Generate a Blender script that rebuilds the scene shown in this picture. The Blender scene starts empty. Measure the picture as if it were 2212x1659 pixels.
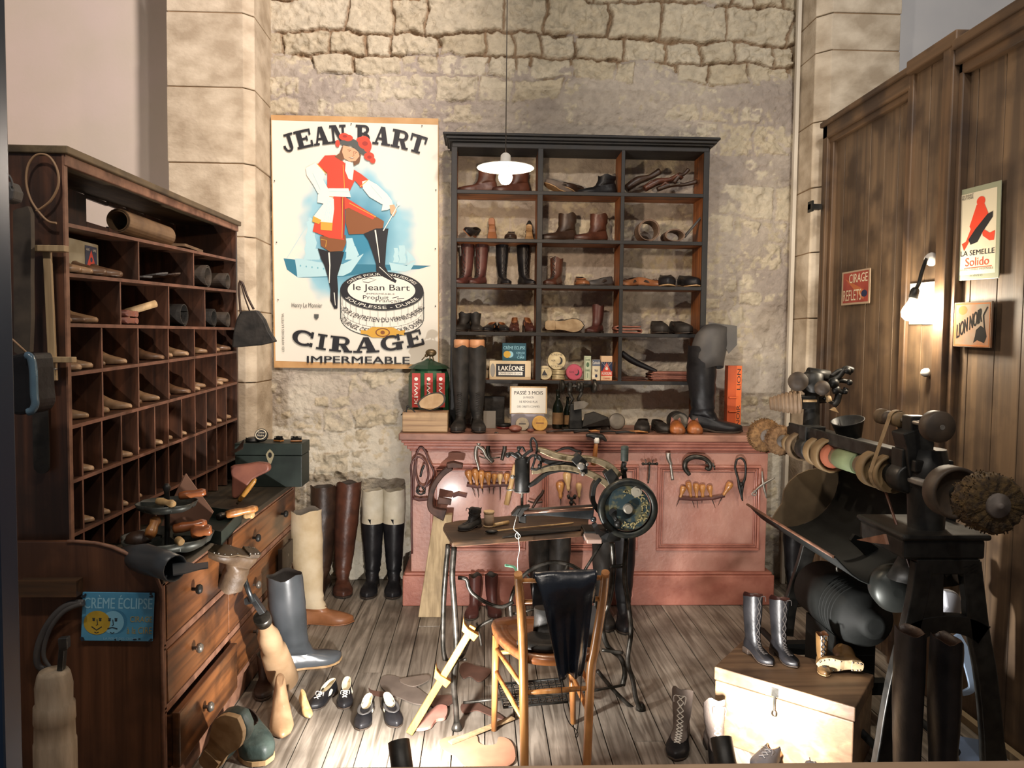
import bpy, bmesh, math, random
import numpy as np
from mathutils import Vector, Matrix, Euler
random.seed(7)
PI = math.pi
SC = bpy.context.scene
COL = SC.collection
# ---------------------------------------------------------------- camera
FPX, WPX, HPX = 1660.0, 2212.0, 1659.0
YAW, PITCH, ROLL = math.radians(2.2), math.radians(3.0), math.radians(-0.6)
CAM = Vector((0, 0, 1.5))
RCAM = (Euler((PI/2 - PITCH, 0, -YAW), 'XYZ').to_matrix() @ Matrix.Rotation(-ROLL, 3, 'Z'))
cd = bpy.data.cameras.new('camera'); co = bpy.data.objects.new('camera', cd); COL.objects.link(co)
cd.sensor_width = 36; cd.lens = FPX/WPX*36; cd.clip_start = .02
co.matrix_world = Matrix.Translation(CAM) @ RCAM.to_4x4()
SC.camera = co

def P(px, py, X=None, Y=None, Z=None):
    """the point of the place seen at a pixel of the photograph, on the plane X=, Y= or Z="""
    d = RCAM @ Vector(((px-WPX/2)/FPX, -(py-HPX/2)/FPX, -1))
    if X is not None: t = (X-CAM.x)/d.x
    elif Y is not None: t = (Y-CAM.y)/d.y
    else: t = (Z-CAM.z)/d.z
    return CAM + d*t
def PX(v):
    q = RCAM.transposed() @ (Vector(v)-CAM)
    return (WPX/2 + FPX*q.x/-q.z, HPX/2 - FPX*q.y/-q.z)

# ---------------------------------------------------------------- light
SC.view_settings.view_transform = 'Standard'; SC.view_settings.look = 'None'
SC.view_settings.gamma = 1; SC.view_settings.use_curve_mapping = False
SC.view_settings.exposure = 0.0
SC.cycles.sample_clamp_indirect = 4; SC.cycles.use_denoising = True
wd = bpy.data.worlds.new('world'); SC.world = wd; wd.use_nodes = True
bgn = wd.node_tree.nodes['Background']; bgn.inputs[0].default_value = (.80, .78, .80, 1); bgn.inputs[1].default_value = .16

def lamp(name, kind, loc, energy, color, size=.05, target=None, **k):
    l = bpy.data.lights.new(name, kind); l.energy = energy; l.color = color
    if kind == 'AREA': l.size = size; l.shape = k.get('shape', 'SQUARE'); l.size_y = k.get('size_y', size)
    else: l.shadow_soft_size = size
    if kind == 'SPOT': l.spot_size = k.get('spot', 1.5); l.spot_blend = k.get('blend', .5)
    o = bpy.data.objects.new(name, l); COL.objects.link(o); o.location = loc
    if target is not None:
        o.rotation_euler = (Vector(target)-Vector(loc)).to_track_quat('-Z', 'Y').to_euler()
    return o
WARM = (1, .80, .56); WHITE = (1, .95, .90)
SPOT_A = (-.24, 2.33, .10); SPOT_B = (.775, 2.33, .10)
# unseen overhead spots, added as front fill and to brighten the upper walls
lamp('fill_spot_left', 'SPOT', (-.9, .6, 3.9), 190, (1, .90, .80), .09, (.5, 4.3, 1.0), spot=1.7, blend=.9)
lamp('fill_spot_wall', 'SPOT', (.3, 2.2, 4.5), 540, (1, .86, .79), .12, (-2.3, 4.8, 3.0), spot=1.5, blend=.8)
lamp('fill_spot_upper', 'SPOT', (1.2, 1.6, 4.5), 200, (1, .94, .90), .12, (2.8, 4.8, 3.4), spot=1.5, blend=.8)
lamp('fill_spot_right', 'SPOT', (1.0, .6, 3.9), 165, (1, .90, .79), .09, (.2, 4.2, 1.2), spot=1.7, blend=.9)
# two small floor spotlights standing by the window
lamp('floor_spotlight_left_beam', 'SPOT', (SPOT_A[0]-.01, SPOT_A[1]+.10, .275), 115, WHITE, .022, (-.36, 4.4, .55), spot=2.9, blend=.6)
lamp('floor_spotlight_right_beam', 'SPOT', (SPOT_B[0]+.03, SPOT_B[1]+.10, .275), 90, WHITE, .022, (1.8, 3.3, .30), spot=2.0, blend=.6)

# ---------------------------------------------------------------- materials
def lin(c):
    if isinstance(c, str):
        c = c.lstrip('#'); c = [int(c[i:i+2], 16)/255 for i in (0, 2, 4)]
        c = [x/12.92 if x <= .04045 else ((x+.055)/1.055)**2.4 for x in c]
    return (c[0], c[1], c[2], 1)
MATS = {}
def newmat(name):
    m = bpy.data.materials.new(name); m.use_nodes = True
    return m, m.node_tree, m.node_tree.nodes['Principled BSDF']
def mat(name, c, rough=.6, metal=0, c2=None, scale=30, bump=0, stretch=(1, 1, 1), spec=None, bscale=None, lo=.35, hi=.65, coat=0):
    """plain surface with mottling between c and c2 and a bumpy skin"""
    if name in MATS: return MATS[name]
    m, nt, b = newmat(name)
    b.inputs['Base Color'].default_value = lin(c); b.inputs['Roughness'].default_value = rough
    b.inputs['Metallic'].default_value = metal
    if spec is not None: b.inputs['Specular IOR Level'].default_value = spec
    if coat: b.inputs['Coat Weight'].default_value = coat; b.inputs['Coat Roughness'].default_value = .15
    tc = nt.nodes.new('ShaderNodeTexCoord'); mp = nt.nodes.new('ShaderNodeMapping'); mp.inputs['Scale'].default_value = stretch
    nt.links.new(tc.outputs['Object'], mp.inputs[0])
    if c2 is not None:
        n = nt.nodes.new('ShaderNodeTexNoise'); n.inputs['Scale'].default_value = scale; n.inputs['Detail'].default_value = 5
        r = nt.nodes.new('ShaderNodeValToRGB'); r.color_ramp.elements[0].color = lin(c); r.color_ramp.elements[1].color = lin(c2)
        r.color_ramp.elements[0].position = lo; r.color_ramp.elements[1].position = hi
        nt.links.new(mp.outputs[0], n.inputs[0]); nt.links.new(n.outputs[0], r.inputs[0]); nt.links.new(r.outputs[0], b.inputs['Base Color'])
        rr = nt.nodes.new('ShaderNodeMapRange'); rr.inputs[3].default_value = max(0, rough-.08); rr.inputs[4].default_value = min(1, rough+.1)
        nt.links.new(n.outputs[0], rr.inputs[0]); nt.links.new(rr.outputs[0], b.inputs['Roughness'])
    if bump:
        n2 = nt.nodes.new('ShaderNodeTexNoise'); n2.inputs['Scale'].default_value = bscale or scale*1.5; n2.inputs['Detail'].default_value = 4
        bp = nt.nodes.new('ShaderNodeBump'); bp.inputs['Strength'].default_value = bump; bp.inputs['Distance'].default_value = .01
        nt.links.new(mp.outputs[0], n2.inputs[0]); nt.links.new(n2.outputs[0], bp.inputs['Height']); nt.links.new(bp.outputs[0], b.inputs['Normal'])
    MATS[name] = m; return m
def wood(name, c, c2, axis='X', rough=.55, scale=1.0, bump=.25, c3=None, coat=0):
    """grain running along the axis, with large stains in c3"""
    if name in MATS: return MATS[name]
    m, nt, b = newmat(name)
    tc = nt.nodes.new('ShaderNodeTexCoord'); mp = nt.nodes.new('ShaderNodeMapping')
    s = {'X': (1.2, 26, 26), 'Y': (26, 1.2, 26), 'Z': (26, 26, 1.2)}[axis]
    mp.inputs['Scale'].default_value = [v*scale for v in s]
    nt.links.new(tc.outputs['Object'], mp.inputs[0])
    n = nt.nodes.new('ShaderNodeTexNoise'); n.inputs['Scale'].default_value = 1.6; n.inputs['Detail'].default_value = 7; n.inputs['Distortion'].default_value = .5
    nt.links.new(mp.outputs[0], n.inputs[0])
    r = nt.nodes.new('ShaderNodeValToRGB'); r.color_ramp.elements[0].color = lin(c); r.color_ramp.elements[1].color = lin(c2)
    r.color_ramp.elements[0].position = .36; r.color_ramp.elements[1].position = .64
    nt.links.new(n.outputs[0], r.inputs[0]); out = r.outputs[0]
    n3 = nt.nodes.new('ShaderNodeTexNoise'); n3.inputs['Scale'].default_value = 4.5; n3.inputs['Detail'].default_value = 5
    nt.links.new(tc.outputs['Object'], n3.inputs[0])
    mx = nt.nodes.new('ShaderNodeMix'); mx.data_type = 'RGBA'
    mr = nt.nodes.new('ShaderNodeMapRange'); mr.inputs[1].default_value = .47; mr.inputs[2].default_value = .63
    mr.inputs[4].default_value = .8
    nt.links.new(n3.outputs[0], mr.inputs[0]); nt.links.new(mr.outputs[0], mx.inputs[0])
    nt.links.new(out, mx.inputs[6])
    mx.inputs[7].default_value = lin(c3 if c3 is not None else c)
    nt.links.new(mx.outputs[2], b.inputs['Base Color'])
    b.inputs['Roughness'].default_value = rough
    if coat: b.inputs['Coat Weight'].default_value = coat; b.inputs['Coat Roughness'].default_value = .2
    bp = nt.nodes.new('ShaderNodeBump'); bp.inputs['Strength'].default_value = bump; bp.inputs['Distance'].default_value = .006
    nt.links.new(n.outputs[0], bp.inputs['Height']); nt.links.new(bp.outputs[0], b.inputs['Normal'])
    MATS[name] = m; return m
def glow(name, c, e):
    if name in MATS: return MATS[name]
    m, nt, b = newmat(name); b.inputs['Base Color'].default_value = lin(c)
    b.inputs['Emission Color'].default_value = lin(c); b.inputs['Emission Strength'].default_value = e
    MATS[name] = m; return m

# ---------------------------------------------------------------- mesh builder
class MB:
    def __init__(s): s.v = []; s.f = []; s.m = []; s.s = []; s.k = 0; s.T = None
    def add(s, vs, fs, smooth=False, k=None):
        o = len(s.v)
        for v in vs:
            v = Vector(v); s.v.append(s.T @ v if s.T is not None else v)
        k = s.k if k is None else k
        for f in fs: s.f.append([i+o for i in f]); s.m.append(k); s.s.append(smooth)
        return s
    def box(s, x0, x1, y0, y1, z0, z1, k=None):
        return s.add([(x, y, z) for x in (x0, x1) for y in (y0, y1) for z in (z0, z1)],
                     [(0, 1, 3, 2), (4, 6, 7, 5), (0, 4, 5, 1), (2, 3, 7, 6), (0, 2, 6, 4), (1, 5, 7, 3)], False, k)
    def hexa(s, c, k=None):      # eight corners: bottom four then top four, both turning the same way
        return s.add(c, [(3, 2, 1, 0), (4, 5, 6, 7), (0, 1, 5, 4), (1, 2, 6, 5), (2, 3, 7, 6), (3, 0, 4, 7)], False, k)
    def slab(s, poly, n, k=None, smooth=False):   # polygon of 3-D points pushed along vector n
        n = Vector(n); m = len(poly)
        vs = [Vector(p) for p in poly] + [Vector(p)+n for p in poly]
        s.add(vs, [list(range(m))[::-1], list(range(m, 2*m))], False, k)
        o = len(s.v)-2*m; kk = s.k if k is None else k
        for i in range(m):
            j = (i+1) % m; s.f.append([o+i, o+j, o+m+j, o+m+i]); s.m.append(kk); s.s.append(smooth)
        return s
    def loft(s, rings, cap0=True, cap1=True, closed=True, smooth=True, k=None, wrap=False):
        n = len(rings[0]); vs = [p for r in rings for p in r]; fs = []
        R = len(rings)
        for a in range(R if wrap else R-1):
            b = (a+1) % R
            for i in range(n if closed else n-1):
                j = (i+1) % n; fs.append((a*n+i, a*n+j, b*n+j, b*n+i))
        o = len(s.v); s.add(vs, fs, smooth, k)
        kk = s.k if k is None else k
        if cap0 and not wrap: s.f.append([o+i for i in range(n)][::-1]); s.m.append(kk); s.s.append(False)
        if cap1 and not wrap: s.f.append([o+(R-1)*n+i for i in range(n)]); s.m.append(kk); s.s.append(False)
        return s
    def tube(s, path, r, n=8, closed=False, k=None, flat=1.0, up=(0, 0, 1), cap=True, twist=0):
        path = [Vector(p) for p in path]; L = len(path); rings = []
        rr = r if isinstance(r, (list, tuple)) else [r]*L
        if isinstance(rr, (list, tuple)) and len(rr) != L:
            rr = list(np.interp(np.linspace(0, 1, L), np.linspace(0, 1, len(rr)), rr))
        prev = None
        for i, p in enumerate(path):
            a = path[(i-1) % L] if (i > 0 or closed) else p
            b = path[(i+1) % L] if (i < L-1 or closed) else p
            t = (b-a)
            if t.length < 1e-9: t = Vector((0, 0, 1))
            t.normalize()
            if prev is None:
                u = Vector(up)
                if abs(u.dot(t)) > .95: u = Vector((1, 0, 0)) if abs(t.x) < .9 else Vector((0, 1, 0))
                u = (u - t*u.dot(t)).normalized()
            else:
                u = prev - t*prev.dot(t)
                u = u.normalized() if u.length > 1e-6 else Vector((1, 0, 0))
            prev = u; w = t.cross(u)
            rings.append([p + (u*math.cos(q)*flat + w*math.sin(q))*rr[i] for q in [2*PI*j/n+twist for j in range(n)]])
        return s.loft(rings, cap, cap, True, n > 4, k, wrap=closed)
    def lathe(s, prof, n=20, o=(0, 0, 0), axis=(0, 0, 1), k=None, cap=True, smooth=True, sx=1.0):
        ax = Vector(axis).normalized(); q = Vector((0, 0, 1)).rotation_difference(ax); o = Vector(o)
        rings = [[o + q @ Vector((r*math.cos(2*PI*j/n)*sx, r*math.sin(2*PI*j/n), z)) for j in range(n)] for r, z in prof]
        return s.loft(rings, cap, cap, True, smooth, k)
    def ball(s, c, r, n=12, k=None, sc=(1, 1, 1)):
        m = max(4, n//2); c = Vector(c)
        rings = [[c+Vector((math.cos(2*PI*j/n)*math.sin(PI*(i+.04)/(m+.08))*r*sc[0], math.sin(2*PI*j/n)*math.sin(PI*(i+.04)/(m+.08))*r*sc[1], -math.cos(PI*(i+.04)/(m+.08))*r*sc[2])) for j in range(n)] for i in range(m+1)]
        return s.loft(rings, True, True, True, True, k)
    def build(s, name, m, parent=None, bevel=0, sub=0, seg=2):
        me = bpy.data.meshes.new(name)
        off = WOFF.get(parent.name, Vector((0, 0, 0))) if parent is not None else Vector((0, 0, 0))
        me.from_pydata([tuple(v-off) for v in s.v], [], s.f)
        for mm in (m if isinstance(m, (list, tuple)) else [m]): me.materials.append(mm)
        me.polygons.foreach_set('material_index', s.m); me.polygons.foreach_set('use_smooth', s.s)
        me.update()
        bm = bmesh.new(); bm.from_mesh(me); bmesh.ops.recalc_face_normals(bm, faces=bm.faces); bm.to_mesh(me); bm.free()
        o = bpy.data.objects.new(name, me); COL.objects.link(o)
        if parent is not None: o.parent = parent; WOFF[o.name] = off
        if bevel:
            md = o.modifiers.new('bevel', 'BEVEL'); md.width = bevel; md.segments = seg; md.limit_method = 'ANGLE'; md.angle_limit = .7
        if sub:
            md = o.modifiers.new('sub', 'SUBSURF'); md.levels = sub; md.render_levels = sub
        return o
WOFF = {}     # where the local origin of a thing lies when its parts are given in the room's coordinates
def tag(o, label=None, cat=None, group=None, kind=None):
    if label: o['label'] = label
    if cat: o['category'] = cat
    if group: o['group'] = group
    if kind: o['kind'] = kind
    return o
def thing(name, label, cat, loc=(0, 0, 0), rot=(0, 0, 0), group=None, room=False, scale=None):
    """an Empty at the thing's base. room=True: its parts are given in room coordinates"""
    o = bpy.data.objects.new(name, None); COL.objects.link(o); o.location = loc
    o.rotation_euler = (0, 0, rot) if isinstance(rot, (int, float)) else rot
    if scale: o.scale = (scale,)*3 if isinstance(scale, (int, float)) else scale
    o.empty_display_size = .05
    tag(o, label, cat, group)
    if room: WOFF[o.name] = Vector(loc)
    return o
def solo(name, mb, m, label, cat, group=None, bevel=0, kind=None, loc=None, rot=None, sub=0):
    o = mb.build(name, m, None, bevel, sub); tag(o, label, cat, group, kind)
    if loc is not None: o.location = loc
    if rot is not None: o.rotation_euler = (0, 0, rot) if isinstance(rot, (int, float)) else rot
    return o
def solo_room(name, mb, m, label, cat, group=None, bevel=0):
    """a one-mesh thing built in room coordinates, its origin moved to its base"""
    c = sum(mb.v, Vector())/len(mb.v); c.z = min(v.z for v in mb.v)
    mb.v = [v-c for v in mb.v]
    return solo(name, mb, m, label, cat, group, bevel, loc=c)
def struct(name, mb, m, parent=None, bevel=0):
    o = mb.build(name, m, parent, bevel); o['kind'] = 'structure'; return o
def copy_tree(o, parent=None):
    c = o.copy(); COL.objects.link(c); c.parent = parent
    for ch in [x for x in bpy.data.objects if x.parent == o]: copy_tree(ch, c)
    return c
def spline(pts, n=6, closed=False):
    """smooth curve through points"""
    pts = [Vector(p) for p in pts]; L = len(pts); out = []
    for i in range(L if closed else L-1):
        p0 = pts[(i-1) % L] if (i > 0 or closed) else pts[0]; p1 = pts[i]; p2 = pts[(i+1) % L]
        p3 = pts[(i+2) % L] if (i+2 < L or closed) else pts[-1]
        for j in range(n):
            t = j/n
            out.append(.5*((2*p1)+(p2-p0)*t+(2*p0-5*p1+4*p2-p3)*t*t+(3*p1-p0-3*p2+p3)*t**3))
    if not closed: out.append(pts[-1])
    return out
def pp(pts, **k): return [P(x, y, **k) for x, y in pts]

# ---------------------------------------------------------------- lettering
def text_polys(txt, bold=0):
    """flat letters of the built-in font as (verts2d, faces), height about .7 of size 1, starting at x 0"""
    bold = 0
    cu = bpy.data.curves.new('t', 'FONT'); cu.body = txt; cu.size = 1; cu.offset = bold; cu.fill_mode = 'BOTH'; cu.resolution_u = 3
    o = bpy.data.objects.new('t', cu); COL.objects.link(o)
    bpy.context.view_layer.update()
    me = o.to_mesh(); vs = [(v.co.x, v.co.y) for v in me.vertices]; fs = [tuple(p.vertices) for p in me.polygons]
    o.to_mesh_clear(); bpy.data.objects.remove(o); bpy.data.curves.remove(cu)
    x0 = min(v[0] for v in vs); x1 = max(v[0] for v in vs); y0 = min(v[1] for v in vs); y1 = max(v[1] for v in vs)
    return [((x-x0)/(x1-x0), (y-y0)/(y1-y0)) for x, y in vs], fs
def put_text(mb, txt, f, bold=.01, k=None):
    """f maps (u, v) in the unit square of the word to a 3-D point"""
    vs, fs = text_polys(txt, bold)
    mb.add([f(u, v) for u, v in vs], fs, False, k)
class Sheet:
    """a flat printed surface: origin at its top left, u to the right and v down, in metres; layers lift .25 mm apiece"""
    def __init__(s, o, u, v):
        s.o = Vector(o); s.u = Vector(u).normalized(); s.v = Vector(v).normalized(); s.n = s.v.cross(s.u).normalized(); s.k = 0
    def p(s, x, y, l=1): return s.o + s.u*x + s.v*y + s.n*(.0003*l + .000025*s.k)
    def text(s, mb, txt, x0, y0, x1, y1, l=3, bold=.01, k=None):   # y0 top, y1 bottom
        sh = min(bold, .03)*abs(y1-y0)*1.1
        for q in ((0,) if bold < .008 else (-sh, sh) if bold < .02 else (-sh, 0, sh)):
            s.k += 1; put_text(mb, txt, lambda a, b: s.p(x0+(x1-x0)*a+q, y1+(y0-y1)*b, l), bold, k)
    def poly(s, mb, pts, l=1, k=None):
        s.k += 1; m = len(pts); mb.add([s.p(x, y, l) for x, y in pts], [list(range(m))], False, k)
    def disc(s, mb, x, y, rx, ry=None, l=1, k=None, n=28, a=0):
        ry = ry or rx
        s.poly(mb, [(x+rx*math.cos(2*PI*i/n)*math.cos(a)-ry*math.sin(2*PI*i/n)*math.sin(a), y+rx*math.cos(2*PI*i/n)*math.sin(a)+ry*math.sin(2*PI*i/n)*math.cos(a)) for i in range(n)], l, k)
    def line(s, mb, pts, w, l=2, k=None, w2=None):
        s.k += 1; pts = [Vector((a, b, 0)) for a, b in pts]; w2 = w if w2 is None else w2
        N = len(pts); L = []; R = []
        for i, p in enumerate(pts):
            t = (pts[min(i+1, N-1)]-pts[max(i-1, 0)]); t = t.normalized() if t.length > 0 else Vector((1, 0, 0))
            ww = (w+(w2-w)*i/max(1, N-1))/2; q = Vector((-t.y, t.x, 0))*ww; L.append(p+q); R.append(p-q)
        vs = [s.p(a.x, a.y, l) for a in L+R]
        mb.add(vs, [(i, i+1, N+i+1, N+i) for i in range(N-1)], False, k)
# ================================================================ materials in use
M_floor = None
M = dict(
 cub=wood('cubby_wood', '#3c2417', '#603c25', 'Y', .5, .8, c3='#261811', coat=.15),
 cubz=wood('cubby_wood_upright', '#331f15', '#573523', 'Z', .5, .8, c3='#2a1a12', coat=.15),
 chest=wood('chest_wood', '#50301b', '#80502c', 'Y', .38, .8, c3='#1c120c', coat=.35),
 chestz=wood('chest_side_wood', '#432819', '#633f29', 'Z', .45, .7, c3='#3c2416', coat=.2),
 edge=mat('worn_edge', '#8d6650', .6, c2='#5c3d2d', scale=14),
 pink=mat('pink_paint', '#9c6b5d', .46, c2='#ad8071', scale=7, bump=.3, bscale=50, coat=.12),
 pink2=mat('pink_paint_moulding', '#93594a', .46, c2='#a86d5c', scale=12, bump=.2, bscale=60, coat=.12),
 ctop=wood('counter_top_wood', '#7c5546', '#9c705d', 'X', .5, .8, c3='#5d3c30'),
 shelfin=wood('shelf_inner_wood', '#74421f', '#a06233', 'X', .55, .8, c3='#4f2e1a'), shelfz=wood('shelf_inner_upright', '#74421f', '#a06233', 'Z', .55, .8, c3='#4f2e1a'),
 shelfdk=mat('shelf_dark_paint', '#121214', .6, c2='#211e1c', scale=18, bump=.1),
 part=wood('partition_wood', '#54442f'.replace('2f','34'), '#735d45', 'Z', .6, .55, c3='#3e3024', bump=.35),
 partdk=wood('partition_frame_wood', '#4c3a29', '#6c533a', 'Z', .55, .6, c3='#352820'),
 parth=wood('partition_rail_wood', '#4c3a29', '#6c533a', 'Y', .55, .6, c3='#352820'),
 plaster=mat('smooth_plaster', '#dccdc3', .85, c2='#d6cabb', scale=3, bump=.05, bscale=40),
 plasterr=mat('smooth_plaster_right', '#c6c4c2', .85, c2='#cfccc8', scale=3, bump=.05, bscale=40),
 ashlar=mat('ashlar_stone', '#a8977f', .8, c2='#cfc0a8', scale=6, bump=.3, bscale=45, stretch=(1, 1, 1.5)),
 joint=mat('stone_joint', '#8f7659', .9),
 blackm=mat('black_metal', '#181918', .45, .3, c2='#2c2b28', scale=25, bump=.08),
 iron=mat('worn_iron', '#5a5650', .38, .65, c2='#26241f', scale=22, bump=.1, lo=.3, hi=.6),
 steel=mat('bright_steel', '#a8a39a', .34, .6, c2='#6b655c', scale=18),
 brass=mat('worn_brass', '#a8987a', .38, .7, c2='#5c5038', scale=40, lo=.45, hi=.65),
 blackl=mat('black_leather', '#121214', .42, spec=.3, c2='#1f1e20', scale=12, bump=.25, bscale=22),
 blackl2=mat('dull_black_leather', '#1f1e1c', .55, spec=.3, c2='#34302c', scale=14, bump=.3, bscale=30),
 brownl=mat('brown_leather', '#5a3526', .42, c2='#3c2219', scale=12, bump=.3, bscale=26),
 brownl2=mat('dark_brown_leather', '#3d2a1e', .45, c2='#241710', scale=12, bump=.35, bscale=22),
 tanl=mat('tan_leather', '#94623f', .4, c2='#7c4e2f', scale=10, bump=.15),
 redl=mat('reddish_leather', '#57302a', .45, c2='#3c1f1b', scale=12, bump=.25, bscale=25),
 greyl=mat('grey_leather', '#413f3f', .55, c2='#504d4a', scale=10, bump=.25),
 sole=mat('pale_sole_leather', '#b89a72', .55, c2='#97764f', scale=14, bump=.1),
 soledk=mat('dark_sole', '#2a211b', .6, c2='#3c3026', scale=14, bump=.1),
 canvas=mat('cream_canvas', '#c8b79a', .85, c2='#b39e7c', scale=9, bump=.3, bscale=18),
 canvasw=mat('white_canvas', '#cfc8b6', .85, c2='#b5ab94', scale=8, bump=.4, bscale=14),
 lastw=mat('beech_last', '#a98a6a', .42, c2='#8a6a4c', scale=9, bump=.05, coat=.15),
 lastdk=mat('dark_last', '#7d5e45', .4, c2='#5c4330', scale=9, bump=.05, coat=.2),
 pale=wood('pale_wood', '#b99a70', '#d0b287', 'Z', .55, 1.2, c3='#9a7a52'),
 yellow=wood('yellow_wood', '#9c6c2c', '#b9853f', 'Z', .4, 1.2, c3='#a06d2a', coat=.3),
 handle=wood('tool_handle_wood', '#966033', '#ba8349', 'Z', .35, 1.2, c3='#8a5020', coat=.4),
 handlep=wood('pale_handle_wood', '#b38f5e', '#cfae7c', 'Z', .4, 1.2, coat=.2),
 chair=wood('chair_wood', '#a06a38', '#c28a50', 'Z', .32, 1.0, c3='#7a4c28', coat=.45),
 chairs=wood('chair_seat_wood', '#7e4a28', '#a56a3c', 'X', .3, 1.0, c3='#5c3420', coat=.45),
 lace=mat('white_lace', '#cfc8bc', .8), lacedk=mat('dark_lace', '#2a2522', .8),
 cardgrey=mat('grey_card', '#8b857c', .8), cream=mat('cream_print', '#ded3b8', .7, c2='#cdbf9e', scale=8),
 white=mat('white_print', '#e2ded2', .6), ink=mat('black_print', '#14141a', .6), navy=mat('navy_print', '#1f2a4a', .6),
 red=mat('red_print', '#c8402e', .6), orange=mat('orange_print', '#d4602a', .6), gold=mat('gold_print', '#caa33c', .6),
 teal=mat('teal_print', '#1f5060', .6), blue=mat('sky_blue_enamel', '#5a9ec0', .35, c2='#3f86ad', scale=8),
 green=mat('dark_green_paint', '#161f1b', .5, c2='#202b25', scale=12), skin=mat('printed_skin', '#d9a07c', .6),
 brownp=mat('brown_print', '#7c4a26', .6), bluel=mat('pale_blue_print', '#8fc0cf', .6), bluem=mat('mid_blue_print', '#4c93ad', .6),
)
# ---------------------------------------------------------------- floor
def build_floor():
    m, nt, b = newmat('floor_boards')
    at = nt.nodes.new('ShaderNodeAttribute'); at.attribute_name = 'tone'
    tc = nt.nodes.new('ShaderNodeTexCoord'); mp = nt.nodes.new('ShaderNodeMapping'); mp.inputs['Scale'].default_value = (24, 1.3, 1)
    nt.links.new(tc.outputs['Object'], mp.inputs[0])
    ad = nt.nodes.new('ShaderNodeVectorMath'); ad.operation = 'MULTIPLY_ADD'; ad.inputs[1].default_value = (9, 5, 0)
    nt.links.new(at.outputs['Color'], ad.inputs[0]); nt.links.new(mp.outputs[0], ad.inputs[2])
    n = nt.nodes.new('ShaderNodeTexNoise'); n.inputs['Scale'].default_value = 1.5; n.inputs['Detail'].default_value = 7; n.inputs['Distortion'].default_value = 1.2
    nt.links.new(ad.outputs[0], n.inputs[0])
    r = nt.nodes.new('ShaderNodeValToRGB'); r.color_ramp.elements[0].color = lin('#635a4f'); r.color_ramp.elements[1].color = lin('#a1978a')
    r.color_ramp.elements[0].position = .33; r.color_ramp.elements[1].position = .62
    nt.links.new(n.outputs[0], r.inputs[0])
    n2 = nt.nodes.new('ShaderNodeTexNoise'); n2.inputs['Scale'].default_value = 3.2; n2.inputs['Detail'].default_value = 5
    nt.links.new(tc.outputs['Object'], n2.inputs[0])
    mr = nt.nodes.new('ShaderNodeMapRange'); mr.inputs[1].default_value = .45; mr.inputs[2].default_value = .7; mr.inputs[4].default_value = .7
    nt.links.new(n2.outputs[0], mr.inputs[0])
    mx = nt.nodes.new('ShaderNodeMix'); mx.data_type = 'RGBA'; mx.inputs[7].default_value = lin('#463c32')
    nt.links.new(mr.outputs[0], mx.inputs[0]); nt.links.new(r.outputs[0], mx.inputs[6])
    m2 = nt.nodes.new('ShaderNodeMix'); m2.data_type = 'RGBA'; m2.blend_type = 'MULTIPLY'; m2.inputs[0].default_value = .35
    nt.links.new(mx.outputs[2], m2.inputs[6]); nt.links.new(at.outputs['Color'], m2.inputs[7])
    nt.links.new(m2.outputs[2], b.inputs['Base Color']); b.inputs['Roughness'].default_value = .55
    bp = nt.nodes.new('ShaderNodeBump'); bp.inputs['Strength'].default_value = .3; bp.inputs['Distance'].default_value = .006
    nt.links.new(n.outputs[0], bp.inputs['Height']); nt.links.new(bp.outputs[0], b.inputs['Normal'])
    mb = MB(); tones = []; x = -2.6; rs = random.Random(3)
    while x < 3.2:
        w = rs.uniform(.105, .125); y = 1.55
        cuts = [y] + sorted(rs.uniform(1.8, 4.8) for _ in range(rs.choice([0, 1, 1]))) + [5.2]
        for a, c in zip(cuts[:-1], cuts[1:]):
            t = rs.uniform(.5, 1); dz = rs.uniform(-.0012, .0012)
            mb.box(x+.0022, x+w-.0022, a+.0015, c-.0015, -.03, dz-.0012); tones += [t]*6
        x += w
    mb.box(-2.7, 3.3, 1.5, 5.3, -.05, -.03); tones += [.1]*6
    o = struct('floor', mb, m)
    ca = o.data.color_attributes.new('tone', 'FLOAT_COLOR', 'CORNER')
    i = 0
    for p, t in zip(o.data.polygons, tones):
        for _ in p.vertices: ca.data[i].color = (t, t*.98, t*.95, 1); i += 1
build_floor()

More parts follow.
